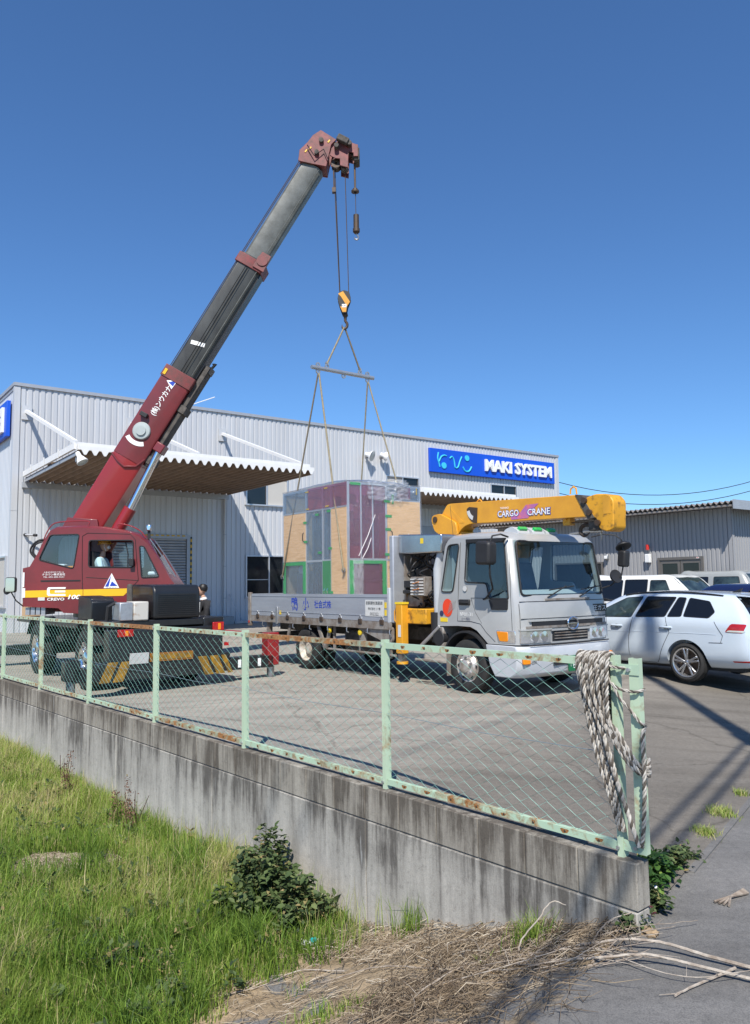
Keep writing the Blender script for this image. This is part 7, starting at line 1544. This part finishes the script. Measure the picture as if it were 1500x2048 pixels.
# small broad-leaved weeds scattered through the meadow
x, y, e, nn = scatter(9000); k = (e > 2.3) & (nn < -.1) & (N2(x, y) > .05); x, y = x[k][:420], y[k][:420]; lv, lf_, lt = [], [], []; r = random.Random(9)
for a, b in zip(x, y):
    z0 = float(field_z(float(a), float(b))); h = r.uniform(.08, .2); tt = r.random()
    for q in range(r.randint(6, 14)):
        d = Vector((r.uniform(-1, 1), r.uniform(-1, 1), r.uniform(.0, .7))).normalized(); s2 = d.cross(Vector((0, 0, 1))).normalized(); L_ = r.uniform(.03, .07); c = Vector((a + r.gauss(0, .025), b + r.gauss(0, .025), z0 + h * r.uniform(.3, 1))); i0 = len(lv)
        lv += [tuple(c), tuple(c + d * L_ * .5 + s2 * L_ * .3), tuple(c + d * L_), tuple(c + d * L_ * .5 - s2 * L_ * .3)]; lf_ += [(i0, i0 + 1, i0 + 2), (i0, i0 + 2, i0 + 3)]; lt += [min(1, max(0, tt + r.gauss(0, .15)))] * 4
tag(np_mesh('meadow_weeds', lv, lf_, lt, 'weed_leaf'), 'small dark broad-leaved weeds scattered among the grass', 'weeds')
# flattened straw on the bank, crossing stalks
def straw(n_, xr, yr, cond, Lr, name, label, lift=.0, tone0=.5, wr=(.0022, .0048), pile=0.):
    y = rg_.uniform(*yr, n_ * 4); x = rg_.uniform(*xr, n_ * 4); e = (x - RE.x) * RL.x + (y - RE.y) * RL.y; nn = (x - E0.x) * FN.x + (y - E0.y) * FN.y
    k = cond(x, y, e, nn); x, y, e, nn = [q[k][:n_] for q in (x, y, e, nn)]; m_ = len(x); a = rg_.normal(.3, 1.5, m_); L = rg_.uniform(*Lr, m_); d = np.stack([np.cos(a), np.sin(a)], 1)
    z = FZ(x, y) + .006 + lift * rg_.random(m_) + pile; W = rg_.uniform(*wr, m_)
    P0 = np.stack([x, y, z], 1); P1 = P0.copy(); P1[:, :2] += d * (L * .5)[:, None]; P1[:, 2] = FZ(P1[:, 0], P1[:, 1]) + .008 + lift * rg_.random(m_) * 1.3 + pile; P2 = P1.copy(); P2[:, :2] += (d * .9 + rg_.normal(0, .3, (m_, 2))) * (L * .5)[:, None]; P2[:, 2] = FZ(P2[:, 0], P2[:, 1]) + .006 + lift * rg_.random(m_) + pile * .6
    sd_ = np.stack([-d[:, 1], d[:, 0], np.zeros(m_)], 1) * W[:, None] / 2; up = np.zeros((m_, 3)); up[:, 2] = W * .9
    V = np.stack([P0 - sd_, P0 + sd_, P0 + up, P1 - sd_, P1 + sd_, P1 + up, P2 - sd_ * .5, P2 + sd_ * .5, P2 + up * .5], 1).reshape(-1, 3); b = np.arange(m_)[:, None] * 9; fs_ = []
    for o in (0, 3):
        for i, j in ((0, 1), (1, 2), (2, 0)): fs_ += [[o + i, o + j, o + 3 + j], [o + i, o + 3 + j, o + 3 + i]]
    F = np.concatenate([b + np.array(f) for f in fs_], 1).reshape(-1, 3); t = np.repeat(np.clip(rg_.normal(tone0, .25, m_), 0, 1), 9)
    return tag(np_mesh(name, V, F, t, 'dead_straw'), label, 'straw')
straw(1400, (-2.2, 1.7), (3.8, 6.8), lambda x, y, e, nn: (e > .12) & (e < 2.7 + .3 * N1(x, y)) & (nn < -.09) & (rg_.random(len(x)) < .25 + .75 * (N1(x, y) + .7 * N2(x, y) > -.12)), (.05, .24), 'dead_grass', 'flattened dry grass covering the bank below the wall', .02, .55)
straw(1200, (-.6, 1.5), (4.2, 6.6), lambda x, y, e, nn: (e > .15) & (nn < -.08) & (nn > -.75) & (e < 2.3), (.07, .24), 'dead_grass', 'heap of dry grass stalks piled against the foot of the wall', .06, .5, (.0025, .005), .0)
straw(1300, (-.1, 1.7), (3.6, 5.4), lambda x, y, e, nn: (e > -.02) & (e < 1.3) & (nn < -.12) & (rg_.random(len(x)) < np.clip(.55 + N1(x, y), .05, 1)), (.06, .26), 'dry_twigs', 'tangle of thin dark dry twigs on the bank beside the road', .07, .16, (.002, .005))
straw(2600, (-3.5, -2.4), (7.1, 8.0), lambda x, y, e, nn: ((x + 2.95) / .55) ** 2 + ((y - 7.55) / .45) ** 2 < 1, (.06, .2), 'dead_grass', 'patch of flattened dry straw in the middle of the meadow', .02, .6)
# standing dry stalks and sparse seed heads along the wall
x, y, e, nn = scatter(26000); k = (nn < -.08) & (nn > -.55) & (e > 1.9); x, y = x[k][:900], y[k][:900]; n_ = len(x)
V, F, T = blades(np.stack([x, y, FZ(x, y)], 1), rg_.uniform(.18, .42, n_), rg_.uniform(.003, .005, n_), rg_.normal(0, .16, (n_, 2)), rg_.uniform(.6, 1, n_))
tag(np_mesh('seed_grass', V, F, T, 'grass_blade'), 'thin pale seed-head grass standing along the foot of the wall', 'grass')
# thin weeds on the bank (green sprouts in the straw)
x, y, e, nn = scatter(60000); k = (e > .2) & (e < 2.0) & (nn < -.1) & (N2(x, y) + .8 * N1(x, y) > .42); x, y = x[k][:2600], y[k][:2600]; n_ = len(x); la = rg_.uniform(0, 2 * np.pi, n_)
V, F, T = blades(np.stack([x, y, FZ(x, y)], 1), rg_.uniform(.04, .13, n_), rg_.uniform(.004, .007, n_), np.stack([np.cos(la), np.sin(la)], 1) * .5, rg_.uniform(.2, .8, n_))
tag(np_mesh('sprouting_grass', V, F, T, 'grass_blade'), 'sparse green sprouts growing through the dry grass of the bank', 'grass')

def leafy(name, label, loc, rx, ry, h, nleaf, leaf, mt, seed, stems=9, shape=None, group=None, flower=None, stem_mt='weed_leaf', cat='plant'):
    """bushy weed: stems plus many small folded leaves through an uneven volume"""
    r = random.Random(seed); t = thing(name, label, cat, loc, 0, group); m2 = MB()
    lf = []; tn = []; F = []
    for s_ in range(stems):
        a = r.uniform(0, 2 * math.pi); q = r.uniform(.1, 1); top = Vector((rx * q * math.cos(a), ry * q * math.sin(a), h * (1.0 - .55 * q) * r.uniform(.75, 1.1)))
        if shape: top.z = h * shape(top.x / rx, top.y / ry) * r.uniform(.8, 1.05)
        base = Vector((top.x * .3, top.y * .3, -.02)); mid = base.lerp(top, .5) + Vector((r.uniform(-.03, .03), r.uniform(-.03, .03), .03)); m2.tube([base, mid, top], [.006, .005, .002], 5)
        for k in range(nleaf // stems):
            f = r.uniform(.12, 1.03); c = (base.lerp(mid, f * 2) if f < .5 else mid.lerp(top, f * 2 - 1)) + Vector((r.gauss(0, rx * .16), r.gauss(0, ry * .16), r.gauss(0, .02)))
            c.z = max(.005, c.z)
            d = Vector((r.uniform(-1, 1), r.uniform(-1, 1), r.uniform(-.35, .6))).normalized(); sd_ = d.cross(Vector((r.gauss(0, .3), r.gauss(0, .3), 1))).normalized(); up = sd_.cross(d)
            L = leaf * r.uniform(.55, 1.25); w = L * r.uniform(.22, .36); b = len(lf); tt = min(1, max(0, r.gauss(.5, .25)))
            lf += [c, c + d * L * .35 + sd_ * w + up * w * .3, c + d * L * .4, c + d * L * .35 - sd_ * w + up * w * .3, c + d * L * .75 + sd_ * w * .7 + up * w * .1, c + d * L - up * L * .12, c + d * L * .75 - sd_ * w * .7 + up * w * .1]
            F += [(b, b + 1, b + 2), (b, b + 2, b + 3), (b + 1, b + 4, b + 2), (b + 4, b + 5, b + 2), (b + 2, b + 5, b + 6), (b + 2, b + 6, b + 3)]; tn += [tt] * 7
    o = np_mesh('foliage', [tuple(p) for p in lf], F, tn, mt, 'stuff', t)
    st = m2.build('stem', stem_mt, t); 
    if flower:
        for k in range(flower[1]): 
            a = r.uniform(0, 6.28); q = r.uniform(.2, .9); c = Vector((rx * q * math.cos(a), ry * q * math.sin(a), h * r.uniform(.75, 1.15))); MB().lathe([(.001, 0), (.008, .003), (.009, .006), (.001, .007)], c, (r.uniform(-.4, .4), -.6, .7), 8).build('flower', flower[0], t)
    return t
def fld(x, y): return (x, y, field_z(x, y))
def onfence(s, n_): p = E0 + FD * s + FN * n_; return fld(p.x, p.y)
# the big dark weed bush by the wall: three crowns grown together
leafy('weed_bush', 'large dark green leafy weed bush, the tall one against the wall', onfence(3.18, -.36), .25, .22, .72, 1400, .062, 'weed_leaf', 1, 16)
leafy('weed_bush', 'dark leafy weed bush, middle one of the three by the wall', onfence(2.90, -.50), .27, .24, .56, 1300, .066, 'weed_leaf', 2, 14)
leafy('weed_bush', 'low dark weed bush nearest the bare soil below the wall', onfence(2.60, -.42), .25, .22, .42, 1000, .066, 'weed_leaf', 3, 12)
leafy('weed_bush', 'small dark weed clump in the grass left of the bushes', onfence(3.2, -.75), .2, .16, .26, 300, .05, 'weed_leaf', 4, 8)
for k, (s, n_, h, lab) in enumerate(((5.85, -.30, .62, 'tall rusty brown dock stalk against the wall, rightmost of the brown stalks'), (6.1, -.42, .45, 'short rusty brown dock stalk left of the tallest brown stalk'), (5.6, -.5, .40, 'low brown dock stalk at the foot of the wall right of the tall one'), (8.0, -.35, .5, 'bushy reddish dock weed by the pale part of the wall'), (7.5, -.45, .32, 'small reddish dock with white tuft beside the bushy dock'))):
    r = random.Random(40 + k); t = thing('dock_stalk', lab, 'plant', onfence(s, n_), 0, 'brown dock stalks'); m2 = MB()
    for q in range(4):
        tp = Vector((r.gauss(0, .06), r.gauss(0, .05), h * r.uniform(.6, 1.05))); m2.tube([(r.gauss(0, .02), 0, -.02), tp * .5 + Vector((r.gauss(0, .02), 0, 0)), tp], [.006, .005, .003], 5)
        if q == 0: t0 = tp
    lf, F, tn = [], [], []
    for q in range(120):
        f = r.uniform(.25, 1); c = Vector((r.gauss(0, .055 * (1.3 - f)), r.gauss(0, .05 * (1.3 - f)), h * f)); c.x += t0.x * f; d = Vector((r.uniform(-1, 1), r.uniform(-1, 1), r.uniform(-.2, 1))).normalized(); s2 = d.orthogonal().normalized(); L = r.uniform(.012, .032); b = len(lf)
        lf += [c, c + d * L * .5 + s2 * L * .3, c + d * L, c + d * L * .5 - s2 * L * .3]; F += [(b, b + 1, b + 2), (b, b + 2, b + 3)]; tn += [min(1, max(0, r.gauss(.45, .25)))] * 4
    np_mesh('seed_head', [tuple(p) for p in lf], F, tn, 'dock_red', 'stuff', t); m2.build('stem', 'dock_red', t)
# weeds at the wall end and along the road edge
def rdp(a, b, z=None): p = RE + RD * a + RL * b; return (p.x, p.y, z if z is not None else lot_z(p.x, p.y))
for k, (a, b, rr_, h, n_, lf_, mt_, fl, lab) in enumerate(((.62, .12, .15, .17, 420, .06, 'weed_bright', ('flower_yellow', 2), 'bright green broad-leaved weed with yellow flowers at the wall end'), (.36, .10, .13, .15, 340, .055, 'weed_bright', None, 'bright green weed between the purple weed and the yellow flowers'),
        (.16, .02, .12, .11, 260, .045, 'weed_leaf', ('flower_white', 3), 'dark green weed with white flowers in the gap beside the wall end'), (.02, .05, .10, .12, 260, .04, 'weed_purple', None, 'purple-red low weed at the foot of the wall end'), (.88, .06, .13, .14, 300, .04, 'weed_leaf', None, 'fine-leaved green weed right of the yellow flowers on the road edge'),
        (1.12, .05, .10, .09, 160, .035, 'weed_leaf', None, 'smallest dark weed at the far end of the row on the road edge'), (-.16, .02, .10, .07, 160, .04, 'weed_leaf', None, 'low dark weed at the corner of the road in front of the wall end'))):
    leafy('roadside_weed', lab, rdp(a, b, -.255), rr_, rr_ * 1.15, h, n_, lf_, mt_, 60 + k, 12, flower=fl, group='weeds along the road edge')
for k, (a, b, r_, lab) in enumerate(((1.75, .08, .12, 'small yellowish grass tuft on the road edge, the nearer one'), (2.35, .09, .17, 'yellowish grass tuft on the road edge, the larger one'), (3.05, .08, .08, 'tiny grass tuft on the road edge, the farthest one'))):
    p = Vector(rdp(a, b)); n_ = int(2600 * r_); la = rg_.uniform(0, 6.28, n_); q = rg_.normal(0, r_ * .42, (n_, 2)); PP = np.stack([q[:, 0] * .8, q[:, 1] * 1.1, np.full(n_, -.01)], 1)
    V, F, T = blades(PP, rg_.uniform(.03, .09, n_), rg_.uniform(.004, .006, n_), np.stack([np.cos(la), np.sin(la)], 1) * .6, rg_.uniform(.45, .92, n_)); t = thing('grass_tuft', lab, 'grass', p, 0, 'tufts along the road edge'); np_mesh('blades', V, F, T, 'grass_blade', 'stuff', t)
for k, (s, n_, h, m_, lab) in enumerate(((1.62, -.16, .30, 130, 'thin green grass tuft with dry stems in front of the stained wall'), (.42, -.30, .26, 260, 'olive grass tuft at the foot of the wall near its end'), (2.05, -.3, .16, 80, 'small green tuft beside the heap of dry grass'))):
    p = onfence(s, n_); la = rg_.uniform(0, 6.28, m_); q = rg_.normal(0, .06, (m_, 2)); lm = rg_.gamma(2, .16, m_); V, F, T = blades(np.stack([q[:, 0], q[:, 1], np.full(m_, -.02)], 1), rg_.uniform(.5, 1.15, m_) * h, rg_.uniform(.004, .007, m_), np.stack([np.cos(la) * lm, np.sin(la) * lm], 1), rg_.uniform(.15, .75, m_)); t = thing('grass_tuft', lab, 'grass', p, 0, 'tufts at the wall foot'); np_mesh('blades', V, F, T, 'grass_blade', 'stuff', t)
# long dry branches lying from the bank out over the road
def gz(x, y): return field_z(x, y) if road_dist((x, y)) > .06 else -.262
def branch(label, pts, r0, r1, mt_='twig_pale', sub=()):
    b = Vector((pts[0][0], pts[0][1], gz(*pts[0][:2]))); t = thing('dry_branch', label, 'branch', b, 0, 'dry branches on the bank')
    W3 = [Vector((p[0], p[1], gz(p[0], p[1]) + p[2])) - b for p in pts]; c = crom(W3, 8); r = random.Random(int(pts[0][0] * 1000))
    c = [p + Vector((r.gauss(0, .0015), r.gauss(0, .0015), r.gauss(0, .001))) for p in c]; m2 = MB().tube(c, [r0 + (r1 - r0) * i / (len(c) - 1) for i in range(len(c))], 7); m2.build('stem', mt_, t)
    for f, dx, dy, dz in sub: p = c[int(f * (len(c) - 1))]; MB().tube([p, p + Vector((dx * .5, dy * .5, dz * .7)), p + Vector((dx, dy, dz))], [r0 * .5, r0 * .35, r0 * .2], 5).build('side_twig', mt_, t)
    return t
branch('long pale branch reaching over the road to the photo edge, upper of the two', [(.97, 4.43, .04), (1.26, 4.25, .05), (1.48, 4.20, .05), (1.67, 4.09, .03), (1.95, 3.92, .02)], .006, .010, sub=((.1, .12, .02, .02), (.3, .2, .02, .02)))
branch('long pale branch reaching over the road to the photo edge, lower of the two', [(.77, 4.41, .03), (1.05, 4.12, .05), (1.34, 4.08, .05), (1.60, 3.98, .03), (1.85, 3.84, .02)], .005, .009, sub=((.3, .2, -.12, .01), (.5, .15, -.06, .01)))
branch('pale forked stick lying alone on the road', [(1.36, 3.77, .012), (1.52, 3.87, .014), (1.75, 4.0, .02)], .005, .008, sub=((.1, -.09, -.01, .0), (.2, -.06, -.05, .0)))
branch('bent pale stem arching up in front of the wall end', [(.75, 4.43, .02), (.78, 4.50, .10), (.88, 4.55, .18), (.98, 4.60, .24), (1.06, 4.58, .21)], .005, .003)
branch('long brown stem curving across the bank', [(-.39, 5.2, .012), (-.01, 5.0, .03), (.39, 4.63, .04), (.67, 4.41, .04), (.95, 4.25, .02)], .004, .006, 'twig', ((.5, .2, -.05, .03), (.7, .2, .06, .02)))
branch('thin pale stalk slanting over the bare soil beside the grass', [(-1.07, 5.2, .01), (-.8, 5.35, .015), (-.55, 5.45, .02), (-.24, 5.26, .02)], .003, .0045)
branch('dark bent stem at the bottom edge of the bank', [(-.17, 4.32, .012), (.1, 4.41, .02), (.39, 4.54, .03), (.56, 4.56, .03)], .004, .005, 'twig', ((.4, .1, .08, .02),))
branch('thick grey-brown stem under the pale branches', [(.45, 4.66, .03), (.75, 4.46, .05), (1.05, 4.30, .05), (1.32, 4.16, .03)], .007, .004, 'twig', ((.5, .15, .05, .03), (.8, .12, -.06, .02)))
branch('short thin stick poking up by the wall end', [(1.12, 4.36, .015), (1.2, 4.42, .07), (1.28, 4.46, .10), (1.40, 4.46, .10)], .004, .003)
for k in range(26):
    r = random.Random(70 + k); x0 = r.uniform(.25, 1.25); y0 = 4.75 - .42 * x0 + r.uniform(-.25, .2); a = r.gauss(-.35, .7); L_ = r.uniform(.35, .8)
    branch('thin dry twig in the tangle of stems beside the road', [(x0, y0, .03), (x0 + .5 * L_ * math.cos(a), y0 + .5 * L_ * math.sin(a), r.uniform(.03, .09)), (x0 + L_ * math.cos(a + .3), y0 + L_ * math.sin(a + .3) * .7, r.uniform(.02, .08))], .0032, .0016, 'twig' if k % 3 else 'twig_pale', ((.5, r.uniform(-.1, .1), r.uniform(-.1, .1), .03), (.7, r.uniform(-.1, .1), r.uniform(-.1, .1), .02)))
b_ = thing('dead_twig', 'short dry twig bundle lying on the road near the photo edge', 'branch', (2.12, 4.86, -.262)); 
for k in range(4): MB().tube([(-.12 + .02 * k, -.05 - .02 * k, .012), (.0, 0, .02), (.14, .07 + .02 * k, .012)], .008, 5).build('twig', 'twig', b_)
# clods of earth and litter
for k, (x, y, s_, lab) in enumerate(((.60, 4.50, .045, 'large tan clod of earth in the twigs'), (.36, 4.50, .035, 'tan clod of earth left of the large one'), (.33, 4.32, .035, 'flat tan clod near the bottom edge'), (1.48, 4.42, .045, 'orange-brown clod at the foot of the wall end'), (.72, 4.56, .028, 'small clod of earth against the dry stems'), (.12, 4.36, .03, 'small tan clod at the bottom edge of the bank'))):
    m2 = MB(); nr, ns = 12, 18
    for i in range(nr + 1):
        for j in range(ns):
            a, b = math.pi * i / nr, 2 * math.pi * j / ns; d = Vector((math.sin(a) * math.cos(b), math.sin(a) * math.sin(b), math.cos(a))); q = 1 + .7 * mnoise.noise(d * 1.9 + Vector((k * 3, 0, 0))) + .45 * mnoise.noise(d * 4.6 + Vector((k, 0, 0))); m2.v.append((d.x * s_ * q, d.y * s_ * q, d.z * s_ * q * .6))
    m2.f = [(i * ns + j, i * ns + (j + 1) % ns, (i + 1) * ns + (j + 1) % ns, (i + 1) * ns + j) for i in range(nr) for j in range(ns)]
    o = m2.build('soil_clod', 'clod', smooth=30); o.location = (x, y, gz(x, y) + s_ * .08); tag(o, lab, 'soil', 'clods on the bank')
p = onfence(2.28, -.55); t = thing('crumpled_wrapper', 'crumpled white and teal wrapper at the foot of the weed bush', 'litter', p)
m2 = MB(); r = random.Random(5)
for i in range(5):
    for j in range(5): m2.v.append((.03 * i - .06 + r.gauss(0, .008), .025 * j - .05 + r.gauss(0, .008), .03 + r.uniform(0, .04)))
m2.f = [(i * 5 + j, i * 5 + j + 1, (i + 1) * 5 + j + 1, (i + 1) * 5 + j) for i in range(4) for j in range(4)]; m2.build('film', 'white_vinyl', t, smooth=0); MB().box((.03, -.03, .075), (.045, .03, .02), rz=.5).build('coloured_corner', 'litter_teal', t)

# ------------------------------------------------------------ utility pole beside the road (its shadow crosses the yard) and overhead cables
PP_ = Vector((3.95, 2.2, -.27)); mat('pole_concrete', (.42, .41, .39), .9, var=.15, bump=.2)
up_ = thing('utility_pole', 'grey concrete utility pole beside the road, outside the picture', 'pole', PP_, RZ_U)
MB().cyl((0, 0, 0), (0, 0, 15.6), .18, .10, 18).build('pole', 'pole_concrete', up_)
MB().bx(-.12, .12, -.14, .14, 8.2, 8.9).build('cable_clamp', 'zinc', up_)
MB().bx(-.9, .9, -.05, .05, 15.2, 15.29).build('crossarm', 'zinc', up_)
def cable(a, b, sag, label, r=.012, group='overhead cables'):
    a, b = Vector(a), Vector(b); t = thing('overhead_cable', label, 'cable', a, 0, group); d = b - a; n_ = 24
    MB().tube([d * (i / n_) - Vector((0, 0, 4 * sag * (i / n_) * (1 - i / n_))) for i in range(n_ + 1)], r, 5).build('wire', 'black_plastic', t)
pt = lambda k, z: PP_ + U * k + Vector((0, 0, z)); far = RD * 60
for k, lab in ((-.85, 'left'), (.85, 'right')): cable(pt(k, 15.3) - RD * 30, pt(k, 15.3), .5, 'power line above the road on the crossarm, ' + lab + ' one', .014)
for k, z, lab in ((0., 8.3, 'lower'), (.1, 8.8, 'upper')): cable(pt(k, z) - RD * 30, pt(k, z), .6, lab + ' thick telephone cable on the pole above the road', .03)
cable((6.7, 45, 9.1), (26.7, 45, 9.1), 2.45, 'upper black overhead cable sagging in the sky beyond the shed', .022, 'far cables'); cable((6.5, 45, 8.4), (26.5, 45, 8.4), 2.3, 'middle black overhead cable sagging in the sky above the shed roof', .022, 'far cables'); cable((6.5, 46, 7.6), (26.5, 46, 7.6), 2.1, 'lowest thin overhead cable just above the shed roof', .014, 'far cables')
# ------------------------------------------------------------ small things by the warehouse
p = BC + U * 7.75 - VV * .45; t = thing('floor_squeegee', 'long-handled squeegee leaning on the warehouse wall beside the downpipe', 'squeegee', (p.x, p.y, lot_z(p.x, p.y)), RZ_U)
MB().tube([(.28, -.1, .05), (-.05, .38, 1.1)], .014, 6).build('handle', 'zinc', t); MB().bx(-.1, .6, -.2, -.05, .0, .10).build('head', 'zinc', t, bev=.01)
mat('cardboard', (.52, .35, .2), .8, var=.12); p = CO + VV * 6.2 - U * .78; t = thing('cardboard_box', 'tan cardboard box standing on the crane deck at the left edge', 'box', (p.x, p.y, CZ + 1.142), RZ_V + .2)
MB().bx(-.15, .15, -.15, .15, .0, .30).build('carton', 'cardboard', t, bev=.006); MB().bx(-.15, .15, -.025, .025, .301, .304).build('tape', 'tape_yellow', t)
